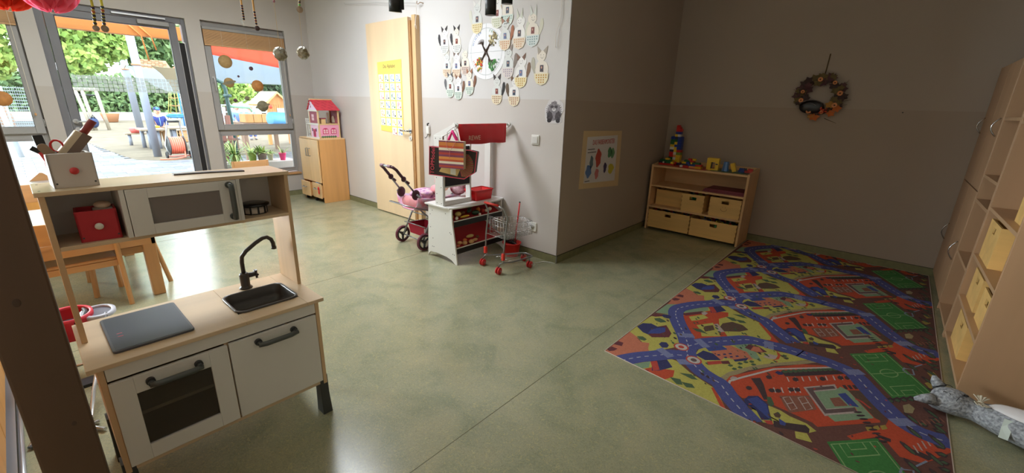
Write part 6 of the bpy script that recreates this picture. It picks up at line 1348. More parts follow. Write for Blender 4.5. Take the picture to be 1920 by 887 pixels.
def openshelf(name, label, y0, y1, shelves, top, T=.02):
    P = thing(name, label, 'shelf', ((XC+XB)/2, (y0+y1)/2, 0))
    MB().box(XC, XB, y0, y0+T, 0, top).build('side_panel', cbm, P, bev=.0015); MB().box(XC, XB, y1-T, y1, 0, top).build('side_panel', cbm, P, bev=.0015)
    MB().box(XB-.008, XB, y0+T, y1-T, .03, top).build('back_panel', cbr, P)
    for z in [.03]+shelves+[top-.02]: MB().box(XC+.002, XB-.008, y0+T, y1-T, z, z+.02).build('shelf_board', cby, P, bev=.0015)
    MB().box(XC+.03, XC+.045, y0+T, y1-T, 0, .03).build('plinth', cby, P)
    return P
S2 = openshelf('open_shelf_unit', 'narrow empty open maple shelf unit between cupboard and box shelf', .72, 1.288, [.435, .81, .975, 1.345], 1.735)
S1 = openshelf('box_shelf_unit', 'tall open maple shelf unit holding plywood boxes at the right edge', -.115, .712, [.288, .555, .84, 1.33], 1.735)
GC = 'plywood boxes in the tall right shelf'
for lb, y0_, y1_, z0_, z1_, xo in (
 ('plywood box at the back of the second shelf from the floor', .36, .66, .308, .50, .03), ('plywood box at the front of the second shelf with paper in it', -.02, .28, .308, .49, .03),
 ('plywood box at the back of the third shelf from the floor', .34, .66, .575, .80, .02), ('plywood box at the front of the third shelf', -.0, .28, .575, .76, .10),
 ('plywood box at the back of the lowest shelf', .26, .60, .05, .245, .02), ('plywood box at the front of the lowest shelf', -.05, .2, .05, .23, .06),
 ('plywood box alone on the wide fourth shelf of the right unit', -.02, .27, .86, 1.05, .04)):
    crate(lb, XC+xo, XC+xo+.31, y0_, y1_, z0_, z1_, GC, axis='x', name='plywood_box')
tag(MB().box(2.66, 2.74, -.0, .06, .47, .525).build('paper_stack', paperw), 'white folded paper standing up in the box of the second shelf', 'paper')
t = MB().sph((2.66, .42, .50), (.03, .02, .02)).sph((2.69, .46, .505), (.02, .03, .015)).build('crumpled_paper', paperw); tag(t, 'crumpled paper on top of the rear box of the second shelf', 'paper')
t = thing('glass_jar', 'small glass jar at the front edge of the fourth shelf', 'jar', (2.62, -.03, .86)); MB().lathe([(.03, 0), (.032, .01), (.032, .06), (.026, .07)], (2.63, -.055, .861), seg=20).build('body', mat('jar_glass', (200, 206, 200), .1, alpha=.45), t); MB().cyl((2.63, -.055, .931), .028, .014, seg=20).build('lid', mat('jar_lid', (170, 160, 130), .35, .6), t)

# ---------------- play rug ----------------
P = thing('play_rug', 'large rectangular play rug printed with a street map, lying in the alcove', 'rug', (1.8, .55, 0))
q4 = [(1.054, -.985), (2.512, -1.092), (2.545, 2.125), (1.07, 2.125)]
RC = dict(base=(96, 56, 50), pink=(212, 116, 84), mint=(132, 170, 130), yellow=(200, 194, 84), yellow2=(170, 150, 60), maroon=(96, 40, 48), navy=(36, 42, 96), blue=(46, 66, 150), dgreen=(60, 92, 62), red=(206, 66, 36), redb=(200, 60, 50), brown=(84, 62, 50), pale=(196, 178, 172), dark=(52, 40, 46), dark2=(92, 72, 76), tan=(166, 152, 108), tanred=(142, 84, 66), green=(44, 126, 52), lime=(130, 180, 110), white=(214, 208, 204), paleblue=(130, 150, 180), road=(62, 74, 150), dash=(196, 200, 214), zebra=(120, 132, 184))
def rm(c): return mat('rug_'+c, tuple(int((v*.72+w*.28)*.93) for v, w in zip(RC[c], (128, 112, 104))), .92, var=.10, scale=140, spec=.15, detail=2)
MB().prism(q4, lambda a, b, t_: (a, b, .0002+.003*t_)).build('pile', rm('base'), P)
per = (.012, .952)
def ribbon(pts, w):
    n_ = len(pts); v0 = []; v1 = []
    for i in range(n_):
        a = Vector(pts[max(i-1, 0)]); b = Vector(pts[min(i+1, n_-1)]); d_ = (b-a); d_ = d_.normalized() if d_.length > 1e-6 else Vector((1, 0)); nn = Vector((-d_.y, d_.x)); p_ = Vector(pts[i]); v0.append(p_+nn*w/2); v1.append(p_-nn*w/2)
    return v0+v1, [(i, i+1, n_+i+1, n_+i) for i in range(n_-1)]
def smooth(pts):
    for _ in range(2):
        o_ = [pts[0]]
        for a, b in zip(pts[:-1], pts[1:]): o_ += [(a[0]*.75+b[0]*.25, a[1]*.75+b[1]*.25), (a[0]*.25+b[0]*.75, a[1]*.25+b[1]*.75)]
        pts = o_+[pts[-1]]
    return pts
order = []; bank = {}
rg = random.Random(9)
EX = []
def blob(c, x, y, rx, ry, an, n_=8):
    EX.append((c, 0, [(x+rx*math.cos(t_)*math.cos(an)-ry*math.sin(t_)*math.sin(an), y+rx*math.cos(t_)*math.sin(an)+ry*math.sin(t_)*math.cos(an)) for t_ in [k*2*PI/n_ for k in range(n_)]]))
for y in [-.62+.115*k for k in range(8)]:
    for x in (2.40, 2.475):
        if -.42 < y < .06 and x < 2.45: continue
        xx = x+rg.uniform(-.012, .012); blob('dark', xx, y+.01, .042, .014, -.9); blob('dgreen', xx+.006, y+.004, .028, .008, -.9)
for (x0_, x1_, y0_, y1_, n_) in ((1.12, 1.32, -.62, -.30, 14), (1.30, 1.70, -.36, -.16, 26), (1.5, 1.86, -.58, -.28, 26), (1.78, 1.98, -.10, .10, 8), (1.5, 1.66, -.9, -.7, 8)):
    for _ in range(n_):
        s_ = rg.uniform(.004, .011); blob(rg.choice(['dgreen', 'dark', 'dgreen', 'brown']), rg.uniform(x0_, x1_), rg.uniform(y0_, y1_), s_*1.5, s_*.8, -.8)
for k in range(26): blob('maroon' if k % 2 else 'redb', rg.uniform(1.72, 2.3), rg.uniform(-.55, .45), rg.uniform(.004, .009), .004, rg.random()*3)
for k in range(9): blob('dark', 2.20+.012*k, -.62-.02*k, .022, .006, .8)
RUG += EX
for li, (c, w, pts) in enumerate(RUG):
    z = .00325+li*.000005
    for k in range(-1, 4):
        if c == 'dash':
            sp = smooth(pts); acc = 0; seg = []
            for a, b in zip(sp[:-1], sp[1:]):
                l = math.dist(a, b)
                s_ = 0
                while s_ < l:
                    if (acc+s_) % .05 < .026:
                        e = min(l, s_+.026-((acc+s_) % .05)); u_ = s_/l; v_ = e/l
                        seg.append(([(a[0]+(b[0]-a[0])*u_, a[1]+(b[1]-a[1])*u_), (a[0]+(b[0]-a[0])*v_, a[1]+(b[1]-a[1])*v_)])); s_ = e+.0005
                    else: s_ += .05-((acc+s_) % .05)+.0001
                acc += l
            for sg in seg:
                vs, fs = ribbon(sg, w); bank.setdefault(c, MB()).add([(v[0]+per[0]*k, v[1]+per[1]*k, z+k*1.2e-6) for v in vs], fs)
            continue
        if w: vs, fs = ribbon(smooth(pts) if c == 'road' else pts, w)
        else: vs = pts; fs = [tuple(range(len(pts)))]
        bank.setdefault(c, MB()).add([(v[0]+per[0]*k, v[1]+per[1]*k, z+k*1.2e-6) for v in vs], fs)
for c, q in bank.items():
    me = bpy.data.meshes.new('print_'+c); me.from_pydata(q.v, [], q.f); bmx = bmesh.new(); bmx.from_mesh(me)
    for i in range(4):
        a, b = Vector(q4[i]), Vector(q4[(i+1) % 4]); d_ = b-a; nn = Vector((d_.y, -d_.x, 0)).normalized()
        bmesh.ops.bisect_plane(bmx, geom=bmx.verts[:]+bmx.edges[:]+bmx.faces[:], plane_co=(a.x, a.y, 0), plane_no=nn, clear_outer=True)
    bmx.to_mesh(me); bmx.free(); me.materials.append(rm(c)); o_ = bpy.data.objects.new('%s_print' % dict(dgreen='dark_green', redb='brick_red', dark2='grey_brown', tanred='clay', yellow2='mustard', paleblue='pale_blue').get(c, c), me); COL.objects.link(o_); setp(o_, P); o_['kind'] = 'stuff'
MB().tube([(a, b, .003) for a, b in q4], .0028, 6, closed=True, smooth=True).build('stitched_edge', mat('rug_edge', (176, 160, 146), .9), P)

# ---------------- cat cushion ----------------
P = thing('cat_cushion', 'long grey felt cat cushion with white belly and bow lying at the shelf foot', 'cushion', (2.62, -.33, 0))
felt = mat('grey_felt', (112, 114, 120), .95, c2=(176, 178, 184), scale=90, bump=.6, detail=3)
path = [(2.438, -.315, .055, .030), (2.447, -.315, .058, .052), (2.475, -.312, .064, .066), (2.52, -.308, .068, .070), (2.555, -.305, .064, .062), (2.585, -.305, .056, .047), (2.61, -.310, .060, .054), (2.66, -.330, .072, .072), (2.72, -.352, .080, .082), (2.79, -.372, .082, .084), (2.85, -.388, .078, .074), (2.89, -.395, .068, .045), (2.90, -.397, .066, .015)]
def cring(x, y, z, r_, angs, k=1.0): return [(x+.075*r_*math.cos(a), y+r_*k*math.cos(a), max(.003, z+r_*.9*k*math.sin(a))) for a in angs]
MB().loft([cring(*p_, [k*2*PI/20 for k in range(20)]) for p_ in path], cap0=True, cap1=True).build('body', felt, P, sub=1)
for p0, p1, p2 in (((2.455, -.365, .07), (2.42, -.385, .062), (2.395, -.40, .055)), ((2.462, -.272, .10), (2.442, -.255, .118), (2.432, -.245, .135))):
    MB().tube([p0, p1, p2], [.028, .020, .008], 10).build('ear', felt, P)
q = MB(); rows = []
def lerp_path(x):
    for p0, p1 in zip(path[:-1], path[1:]):
        if p0[0] <= x <= p1[0]:
            t_ = (x-p0[0])/(p1[0]-p0[0]); return [p0[i]*(1-t_)+p1[i]*t_ for i in range(4)]
    return path[-1]
for i in range(15):
    u_ = i/14; x = 2.625+.225*u_; h_ = .62*math.sqrt(max(0, 1-(2*u_-1)**2))+.01
    rows.append(cring(*lerp_path(x), [1.72+h_*s for s in (-1, -.6, -.2, .2, .6, 1)], 1.02))
vs = [p for r_ in rows for p in r_]; q.add(vs, [(i*6+j, (i+1)*6+j, (i+1)*6+j+1, i*6+j+1) for i in range(14) for j in range(5)], 0, True); q.build('white_belly', mat('white_fleece', (214, 210, 212), .9), P, solid=.006)
bwm = mat('linen_bow', (196, 188, 170), .9)
for sgn in (-1, 1):
    q = MB(); c_ = Vector((2.598, -.325, .118)); 
    for k, an in enumerate((-.5, .1, .6)):
        d_ = Vector((math.sin(an)*.5, sgn*math.cos(an), .1)).normalized(); s_ = d_.cross(Vector((0, 0, 1))).normalized()
        q.add([c_, c_+d_*.045+s_*.012+Vector((0, 0, .010)), c_+d_*.048-s_*.002, c_+d_*.045-s_*.016+Vector((0, 0, .006))], [(0, 1, 2), (0, 2, 3)], 0)
    q.build('bow_loop', bwm, P, solid=.003)
MB().sph((2.598, -.325, .118), (.011, .009, .008)).build('bow_knot', bwm, P)
q = MB(); n0 = Vector((2.553, -.315, .122))
for a in (-1.1, -.6, -.1, .5, 1.0): q.tube([n0, n0+Vector((-.02*math.cos(a)-.012, .035*math.sin(a), -.004)), n0+Vector((-.035*math.cos(a)-.012, .06*math.sin(a), -.02+.002))], .0013, 5)
q.tube([(2.49+.012*math.cos(a), -.35+.01*math.sin(a), .117) for a in [PI*k/8 for k in range(9)]], .0016, 5); q.tube([(2.49+.012*math.cos(a), -.275+.01*math.sin(a), .121) for a in [PI*k/8 for k in range(9)]], .0016, 5)
q.sph(n0, (.007, .008, .004)); q.build('stitched_face', black, P)
MB().prism([(-.014, -.05), (.014, -.05), (.016, .0), (.016, .045), (-.014, .045), (-.014, .0)], lambda a, b, t_: (2.685+a, -.413-.012*(b < 0)-.003*t_+.25*b, .085+b*.8)).build('care_label', mat('label_mint', (196, 206, 200), .6), P)

P.location = (2.625, -.35, 0); P.rotation_euler = (0, 0, -.13)
# ---------------- hanging decorations ----------------
thr = mat('thread', (214, 190, 140), .8)
def honeycomb(label, c, R, col_):
    t = thing('honeycomb_paper_ball', label, 'paper ball', (c[0], c[1], c[2]))
    m_ = fabric('tissue_%d' % col_[1], col_, .6); q = MB(); n_ = 22
    for k in range(n_):       # radial tissue leaves glued in alternating rows make the cells
        a0 = 2*PI*k/n_
        rows = []
        for i in range(1, 16):
            th = PI*i/16; sway = (PI/n_)*.85*math.sin(6.0*th+(PI if k % 2 else 0)); a = a0+sway
            rows.append([(c[0]+rr_*R*math.sin(th)*math.cos(a0+sway*rr_**2), c[1]+rr_*R*math.sin(th)*math.sin(a0+sway*rr_**2), c[2]+R*.92*rr_*math.cos(th)) for rr_ in (.35, .7, 1.0)])
        vs = [p for r_ in rows for p in r_]; q.add(vs, [(i*3+j, (i+1)*3+j, (i+1)*3+j+1, i*3+j+1) for i in range(14) for j in range(2)], 0, True)
    q.sph(c, (R*.80, R*.80, R*.76), seg=20, rings=12); q.build('tissue', m_, t)
    MB().tube([(c[0], c[1], c[2]+R*.7), (c[0], c[1], H)], .0012, 5).build('string', thr, t); MB().cyl((c[0], c[1], c[2]-R*.93), .006, .004).build('end_disc', paperw, t)
def ray_(u_, v_):
    return (r*(u_-960)/797.8909 - u*(v_-443.5)/797.8909 + f).normalized()
honeycomb('pink honeycomb tissue paper ball hanging in the upper left', (-.2, -2.82, 1.68), .08, (246, 130, 160))
honeycomb('orange-red honeycomb tissue paper ball hanging at the left edge', (-.763, -2.902, 1.751), .10, (236, 84, 62))
def beads(label, p, top, cols, disc, rad=.0052, disc2=True, seed=1):
    t = thing('bead_pendant', label, 'bead pendant', p, 'bead pendants on threads'); p = Vector(p); tp = Vector(top); rd = random.Random(seed)
    MB().tube([p, tp, (tp.x, tp.y, H)], .004 if disc2 else .0015, 6).build('ribbon', mat('ribbon_%d' % cols[0][0], cols[0], .7), t)
    n_ = int((tp-p).length/.0105)
    for k in range(n_):
        c_ = p+(tp-p)*((k+.5)/n_); cc = rd.choice(cols[1:])
        MB().lathe([(rad*.6, -.005), (rad, -.002), (rad, .002), (rad*.6, .005)], c_, tp-p, 10).build('bead', mat('bead_%d_%d' % cc[:2], cc, .4), t)
    if disc: q = MB().lathe([(.0, -.003), (disc, -.003), (disc, .003), (0, .003)], p-Vector((0, 0, disc)), (.8, -.55, .1), 22, caps=False); q.build('wooden_disc', mat('disc_%d' % int(disc*1000), (150, 130, 110), .4), t)
dk = [(40, 34, 36), (60, 40, 70), (170, 90, 50), (90, 110, 50), (50, 60, 70), (120, 40, 50)]
beads('bead string with brown wooden disc, left of the pair over the terrace door', (-.122, -2.728, 1.575), (-.112, -2.725, 1.635), [(206, 190, 70)]+dk, .0095, seed=2)
beads('bead string with a grey wooden disc, right of the pair over the terrace door', (-.12, -2.705, 1.578), (-.108, -2.70, 1.64), [(226, 214, 80)]+dk, .011, seed=3)
beads('orange-ribboned dark bead string with a small silver blade, above the right window', (-.386, -2.162, 1.70), (-.376, -2.166, 1.765), [(214, 160, 90), (30, 26, 36), (60, 30, 60), (30, 26, 36)], 0, seed=4)
MB().box(-.01, .028, -.002, .002, -.005, .005, T=Matrix.Translation((-.386, -2.172, 1.695)) @ Matrix.Rotation(2.6, 4, 'Z') @ Matrix.Rotation(.6, 4, 'Y')).build('blade', mat('light_silver', (180, 186, 192), .3, .6), bpy.data.objects['bead_pendant.002'])
beads('orange-ribboned dark bead string ending in a dark wooden disc, above the right window', (-.374, -2.114, 1.685), (-.362, -2.12, 1.745), [(222, 170, 100), (30, 26, 36), (110, 40, 50), (40, 30, 50)], .0, seed=5)
MB().lathe([(0, -.003), (.011, -.002), (.011, .002), (0, .003)], (-.374, -2.112, 1.671), (.8, -.5, .1), 22, caps=False).build('dark_disc', mat('disc_dark', (64, 40, 44), .4), bpy.data.objects['bead_pendant.003'])
beads('short pink bead string with thin end wire near the top edge', (-.60, -1.93, 1.84), (-.6, -1.925, 1.87), [(120, 60, 90), (150, 60, 110), (200, 120, 150)], 0, .006, seed=6)
beads('bead string with a small grey disc near the room corner', (-.465, -1.856, 1.82), (-.46, -1.853, 1.86), [(214, 120, 50), (30, 30, 36), (90, 170, 90), (200, 120, 60)], .016, .006, seed=7)
fm2 = mat('crumpled_foil', (176, 174, 164), .35, .35, c2=(120, 104, 70), scale=30, bump=1.0, detail=3)
for lb, c, R in (('crumpled foil ball hanging in front of the right window', (-.353, -2.029, 1.564), .034), ('crumpled foil ball hanging beside the right window against the wall', (-.493, -1.851, 1.594), .034)):
    t = thing('foil_ball', lb, 'foil ball', c, 'foil balls on threads'); q = MB().sph(c, R, seg=16, rings=10, smooth=False); rd = random.Random(4)
    q.v = [tuple(Vector(c)+(Vector(v)-Vector(c))*rd.uniform(.86, 1.08)) for v in q.v]; q.build('ball', fm2, t)
    MB().tube([(c[0], c[1], c[2]+R*.9), (c[0]+.002, c[1], c[2]+.1), (c[0], c[1], H)], .0009, 5).build('thread', thr, t)
for lb, c, tl, lamp in (('black cylinder spotlight hanging above the wooden door', (-.052, -1.543, 1.80), .12, 0), ('black cylinder spotlight hanging over the season dial on a yellow stem', (.272, -1.162, 1.812), .0, 1), ('black cylinder spotlight hanging just right of the other over the cats', (.340, -1.108, 1.868), .05, 1)):
    t = thing('spotlight', lb, 'lamp', c, 'black ceiling spotlights'); Rr = .030 if lamp else .033
    ax_ = Vector((tl, -tl*.4, 1)).normalized(); c = Vector(c)
    MB().lathe([(Rr*.85, .002), (Rr, 0), (Rr, .075), (Rr*.5, .082)], c, ax_, 24).build('housing', black, t)
    MB().lathe([(0, -.0006), (Rr*.8, -.0006)], c, ax_, 24, caps=False).build('reflector', mat('reflector_dark', (90, 70, 60), .4), t)
    tpz = c+ax_*.08
    MB().tube([tpz, tpz+ax_*.05, (tpz.x, tpz.y, 2.2), (tpz.x, tpz.y, H)], .012 if lamp else .008, 10).build('stem', mat('stem_yellow', (214, 190, 60), .45) if lamp else black, t)
    if not lamp: MB().box(-.008, .008, -.012, .012, .0, .1, T=Matrix.Translation(c+Vector((.036, .012, .01)))).build('bracket', black, t)
# planets on the glass of window 2 and 1
cork = mat('planet_ochre', (176, 146, 96), .7, var=.12, scale=30); cork2 = mat('planet_orange', (190, 130, 70), .7, var=.12, scale=30); gry = mat('planet_grey', (130, 124, 100), .7, var=.15, scale=30); pdk = mat('planet_dark', (96, 70, 80), .7)
XP = XF+.002
for lb, y, z, R, m_, rg in (('round ochre paper planet at the upper left of the right window pane', -1.047, 1.779, .056, cork, 0), ('small dark paper planet near the red awning edge', -.76, 1.72, .018, pdk, 0), ('ringed ochre paper planet at the left of the pane', -1.04, 1.53, .042, cork, 1), ('round orange paper planet at the right of the pane', -.71, 1.507, .052, cork2, 0), ('tiny dark paper planet in the middle of the pane', -.922, 1.612, .010, pdk, 0), ('large grey-green paper planet low on the right of the pane', -.68, 1.25, .05, gry, 2), ('small dark paper planet low on the left of the pane', -1.0, 1.315, .016, pdk, 0), ('small grey ringed paper planet low in the middle of the pane', -.86, 1.345, .02, gry, 2), ('round orange paper planet on the left window', -3.0, 1.277, .05, cork2, 0)):
    R *= 1.4
    t = thing('paper_planet', lb, 'paper planet', (XP, y, z), 'paper planets on the window panes')
    MB().lathe([(0, 0), (R*.97, 0), (R, .001), (R, .003), (0, .0035)], (XP-.027, y, z), (1, 0, 0), 26, caps=False).build('disc', m_, t)
    if rg: MB().prism([(1.35*R*math.cos(a)*(1 if 1 else 1), .35*R*math.sin(a)+.35*R*math.cos(a)) for a in [k*2*PI/24 for k in range(24)]], lambda a, b, t_: (XP-.024+.001*t_, y+a, z+b)).build('ring', gry, t)
# ================= outdoors =================
def gm(name, c, c2, sc, bump=.3): return mat(name, c, .9, c2=c2, scale=sc, bump=bump, detail=6)
sand = gm('sand', (100, 88, 70), (122, 109, 88), 2.2); grass = gm('grass_ground', (76, 98, 50), (108, 122, 68), 3.0)
pave = mat('paver_concrete', (118, 118, 122), .8, var=.08, scale=3); paved = mat('paver_concrete_dark', (108, 110, 116), .8, var=.08, scale=3); pavl = mat('paver_concrete_light', (126, 126, 128), .8, var=.06, scale=3)
joint = mat('paver_joint', (70, 69, 66), .9)
g0 = struct(MB().box(-60, L-WT, -30, 40, -.25, -.03), 'ground_lawn', grass)
pg_ = struct(MB().box(-30, L-WT, -14, 10, -.03, -.012), 'ground_paving', joint)
# stones: nearest laid one by one, the rest as one part
stone = {}
for k, m_ in enumerate((pave, paved, pavl)): stone[k] = MB().box(-.098, .098, -.148, .148, -.02, .0).mesh('paver', m_)
rd = random.Random(5); far = MB(); cnt = 0
SANDC = [(-9.6, -.9), (-9.9, 0.6), (-10.2, 3), (-11, 6), (-30, 9), (-34, -1), (-22, -1.6), (-17, -1.75), (-13.2, -1.55), (-11.2, -1.45), (-10.2, -1.35)]
def inside(x, y, P_):
    c = False; j = len(P_)-1
    for i in range(len(P_)):
        if (P_[i][1] > y) != (P_[j][1] > y) and x < (P_[j][0]-P_[i][0])*(y-P_[i][1])/(P_[j][1]-P_[i][1])+P_[i][0]: c = not c
        j = i
    return c
for i in range(75):
    for j in range(-24, 22):
        x = -4.78-i*.2; y = j*.3+(.15 if i % 2 else 0)
        if x < -19.5 or inside(x, y, SANDC): continue
        vis = (-3.3 < y < -.7) and (-9.8 < x < -6.0)
        if vis and cnt < 290:
            ob = bpy.data.objects.new('paver', stone[rd.randrange(3)]); COL.objects.link(ob); setp(ob, pg_); ob.location = (x, y, rd.uniform(-.001, .002)); cnt += 1
        else: far.box(x-.098, x+.098, y-.148, y+.148, -.02, rd.uniform(-.001, .002), m=rd.randrange(3))
ob = far.build('distant_pavers', [pave, paved, pavl], pg_); ob['kind'] = 'stuff'
sd = MB().prism(SANDC, lambda a, b, t_: (a, b, -.03+.034*t_)); struct(sd, 'ground_sand', sand)
struct(MB().box(-22, -20, -14, -1.7, -.03, .006), 'ground_path', mat('path_light', (176, 170, 160), .9))
def leaves(n_, fn, size, seed, aspect=.5):
    q = MB(); rd = random.Random(seed)
    for k in range(n_):
        c = Vector(fn(rd)); d_ = Vector((rd.gauss(0, 1), rd.gauss(0, 1), rd.gauss(0, .6))).normalized(); e = d_.orthogonal().normalized(); e = (Matrix.Rotation(rd.random()*6.28, 3, d_) @ e); g_ = d_.cross(e); s = size*rd.uniform(.6, 1.3)
        b = len(q.v); q.v += [tuple(c-e*s), tuple(c+g_*s*aspect), tuple(c+e*s), tuple(c-g_*s*aspect)]; q.f.append((b, b+1, b+2, b+3)); q.m.append(rd.randrange(3)); q.sm.append(False)
    return q
def leafmats(nm, cs): return [mat('%s_%d' % (nm, i), c, .7) for i, c in enumerate(cs)]
def ell(cx, cy, cz, a, b, c, shell=.55):
    def fn(rd):
        v = Vector((rd.gauss(0, 1), rd.gauss(0, 1), rd.gauss(0, 1))).normalized()*(shell+(1-shell)*rd.random()); return (cx+v.x*a, cy+v.y*b, cz+v.z*c)
    return fn
def tree(label, x, y, h, R, n_, size, mats, seed, tr=.12, zc=None, squash=.75, cat='tree', name='tree'):
    t = thing(name, label, cat, (x, y, 0)); zc = zc or h-R*squash
    rd = random.Random(seed); q = MB()
    q.tube([(x, y, 0), (x+.05, y+.03, zc*.5), (x, y, zc)], [tr, tr*.8, tr*.5], 8)
    for k in range(5): a = k*1.3; q.tube([(x, y, zc*.7), (x+R*.5*math.cos(a), y+R*.5*math.sin(a), zc+R*.1)], [tr*.45, tr*.15], 6)
    q.build('trunk', mat('tree_bark', (96, 80, 66), .9, var=.2, scale=12), t)
    blobs = [(x+rd.uniform(-.5, .5)*R, y+rd.uniform(-.5, .5)*R, zc+rd.uniform(-.35, .45)*R*squash, R*rd.uniform(.45, .65)) for _ in range(7)]
    def fn(r_):
        b = r_.choice(blobs); return ell(b[0], b[1], b[2], b[3], b[3], b[3]*squash, .4)(r_)
    o = leaves(n_, fn, size, seed).build('crown', mats, t); o['kind'] = 'stuff'; return t
lg = leafmats('bright_leaf', [(150, 176, 84), (170, 192, 100), (126, 158, 74)]); dg = leafmats('deep_leaf', [(70, 94, 60), (86, 110, 72), (58, 80, 52)]); mg = leafmats('mid_leaf', [(104, 130, 78), (126, 150, 98), (88, 116, 72)])
t = thing('maple_tree', 'bright green leafy tree right outside the terrace door and left window', 'tree', (-11.3, -2.42, 0))
MB().tube([(-11.3, -2.42, 0), (-11.35, -2.40, 1.6), (-11.5, -2.3, 3.2)], [.11, .09, .05], 10).build('trunk', mat('tree_bark', (96, 80, 66), .9, var=.2, scale=12), t)
def fn(r_):
    b = r_.choice([(-11.6, -2.3, 2.6, .9, .7), (-11.9, -1.55, 2.4, .7, .62), (-11.6, -1.15, 2.55, .45, .5), (-11.4, -3.4, 2.5, .9, .9), (-11.8, -1.9, 3.1, 1.3, .6), (-11.5, -1.75, 2.05, .5, .3), (-11.5, -3.0, 1.95, .45, .4)])
    return ell(b[0], b[1], b[2], b[3], b[3]*.75, b[4], .3)(r_)
o = leaves(9000, fn, .07, 3, .75).build('crown', lg, t); o['kind'] = 'stuff'
# hedge and trees behind
def hedge(label, x, y0, y1, z0, z1, n_, mats, seed, size=.16):
    t = thing('hedge', label, 'hedge', (x, (y0+y1)/2, 0))
    o = leaves(n_, lambda r_: (x+r_.uniform(-.6, .6), r_.uniform(y0, y1), z0+(z1-z0)*r_.random()**.9+.12*math.sin(r_.uniform(y0, y1)*3)), size, seed).build('foliage', mats, t); o['kind'] = 'stuff'
    MB().box(x-.9, x-.4, y0, y1, 0, z1-.2).build('inner_branches', mat('hedge_core', (50, 66, 42), .9), t); return t
hedge('long clipped green hedge at the far edge of the playground', -31, -4.5, 5.2, .25, 2.3, 5200, mg, 21)
hedge('darker leafy hedge behind the climbing net', -30, 5.9, 10.0, .1, 2.9, 3000, dg, 22)
struct(MB().box(-29.9, -29.6, -4.5, 9, -.03, .42), 'ground_kerb', mat('kerb_white', (190, 190, 186), .8))
tree('broad dark green tree behind the hedge in the middle of the terrace door view', -36, .9, 8.0, 3.4, 3200, .22, dg, 31)
tree('tall grey-green tree behind the two sail poles', -42, 4.6, 9.0, 3.8, 6500, .26, mg, 39, zc=5.4)
tree('dark tree far behind the hedge on the left', -46, -7.0, 7.5, 3.0, 2600, .22, dg, 32)
tree('grey-green tree behind the sun sail on the right of the terrace door view', -44, 9.5, 9.5, 3.4, 3600, .26, mg, 33)
tree('tree behind the playhouse seen through the right window', -28, 9.4, 6.4, 2.6, 2800, .17, mg, 34)
tree('rounded bright shrub in the middle of the right window view', -22, 3.9, 2.9, 1.3, 2200, .13, lg, 35, zc=1.7)
tree('bushy green shrub left in the right window view', -20, 2.3, 2.6, .95, 1700, .12, mg, 36, zc=1.6)
tree('slim leafy tree hanging over the playhouse', -24, 6.2, 6.0, 1.9, 2200, .14, dg, 37)
tree('dark tree beyond the fence in the left window view', -30, -5.8, 6.5, 2.6, 2400, .2, dg, 38)
# poles
alu = mat('galvanised_pole', (142, 148, 162), .55, .1)
t = thing('sail_pole', 'thick grey metal sail pole standing in the sand, nearer and right of the two', 'pole', (-10.56, -.91, 0)); MB().tube([(-10.56, -.91, -.02), (-10.56, -.965, 3.0)], .075, 16).build('tube', alu, t); MB().cyl((-10.56, -.95, 1.95), .085, .04).build('clamp', mat('clamp_rust', (170, 120, 90), .5), t)
t = thing('sail_pole', 'thinner grey metal sail pole farther back, left of the two', 'pole', (-19.5, .22, 0)); MB().tube([(-19.5, .22, -.02), (-19.5, .1, 5.2)], .11, 16).build('tube', alu, t); MB().cyl((-19.5, .15, 2.2), .125, .05).build('clamp', mat('clamp_rust', (170, 120, 90), .5), t)
# table & benches
wdn = wood('weathered_wood', (156, 140, 118), 1, .7, .12)
t = thing('playground_table', 'weathered wooden playground table on grey metal posts', 'table', (-13, -.4, 0))
for i in range(3): MB().box(-13.08+.25*i, -12.85+.25*i, -.85, -.32, .47, .51).build('plank', wdn, t, bev=.004)
for x, y in ((-12.95, -.75), (-12.5, -.68), (-12.95, -.45), (-12.5, -.5)): MB().tube([(x, y, 0), (x, y, .47)], .045, 10).build('leg', alu, t)
t = thing('playground_table', 'longer wooden playground table right beside the child', 'table', (-13, .1, 0))
for i in range(3): MB().box(-13.08+.25*i, -12.85+.25*i, -.26, .45, .50, .54).build('plank', wdn, t, bev=.004)
for x, y in ((-12.5, -.14), (-12.5, .35), (-12.95, -.1), (-12.95, .35)): MB().tube([(x, y, 0), (x, y, .5)], .05, 10).build('leg', alu, t)
t = thing('playground_bench', 'low wooden bench in front of the playground table', 'bench', (-12.9, -.7, 0)); MB().box(-13.9, -13.7, -1.0, -.25, .30, .335).build('seat', wdn, t, bev=.004)
for y in (-.9, -.35): MB().tube([(-13.8, y, 0), (-13.8, y, .3)], .04, 8).build('leg', alu, t)
t = thing('sand_tub', 'red plastic tub under the playground table', 'tub', (-13.6, -.7, .335)); MB().lathe([(.11, 0), (.15, .13)], (-13.8, -.74, .336), seg=16).build('shell', mat('tub_red', (196, 90, 84), .5), t)
t = thing('yellow_bowl', 'small yellow sand toy on the playground table', 'toy', (-13, -.4, .51)); MB().lathe([(.07, 0), (.09, .05)], (-13, -.42, .51), seg=14).build('bowl', ylw, t)
t = thing('sandbox_crate', 'wooden sandbox crate behind the hose reel', 'crate', (-14.3, .55, 0))
for k in range(4): MB().box(-14.2, -14.17, .27, .86, .02+.085*k, .095+.085*k).build('board', beechy, t)
for y in (.27, .83): MB().box(-14.7, -14.17, y, y+.03, .02, .35).build('side_board', beechy, t)
MB().box(-14.7, -14.15, .25, .88, .35, .38).build('rim', wdn, t)
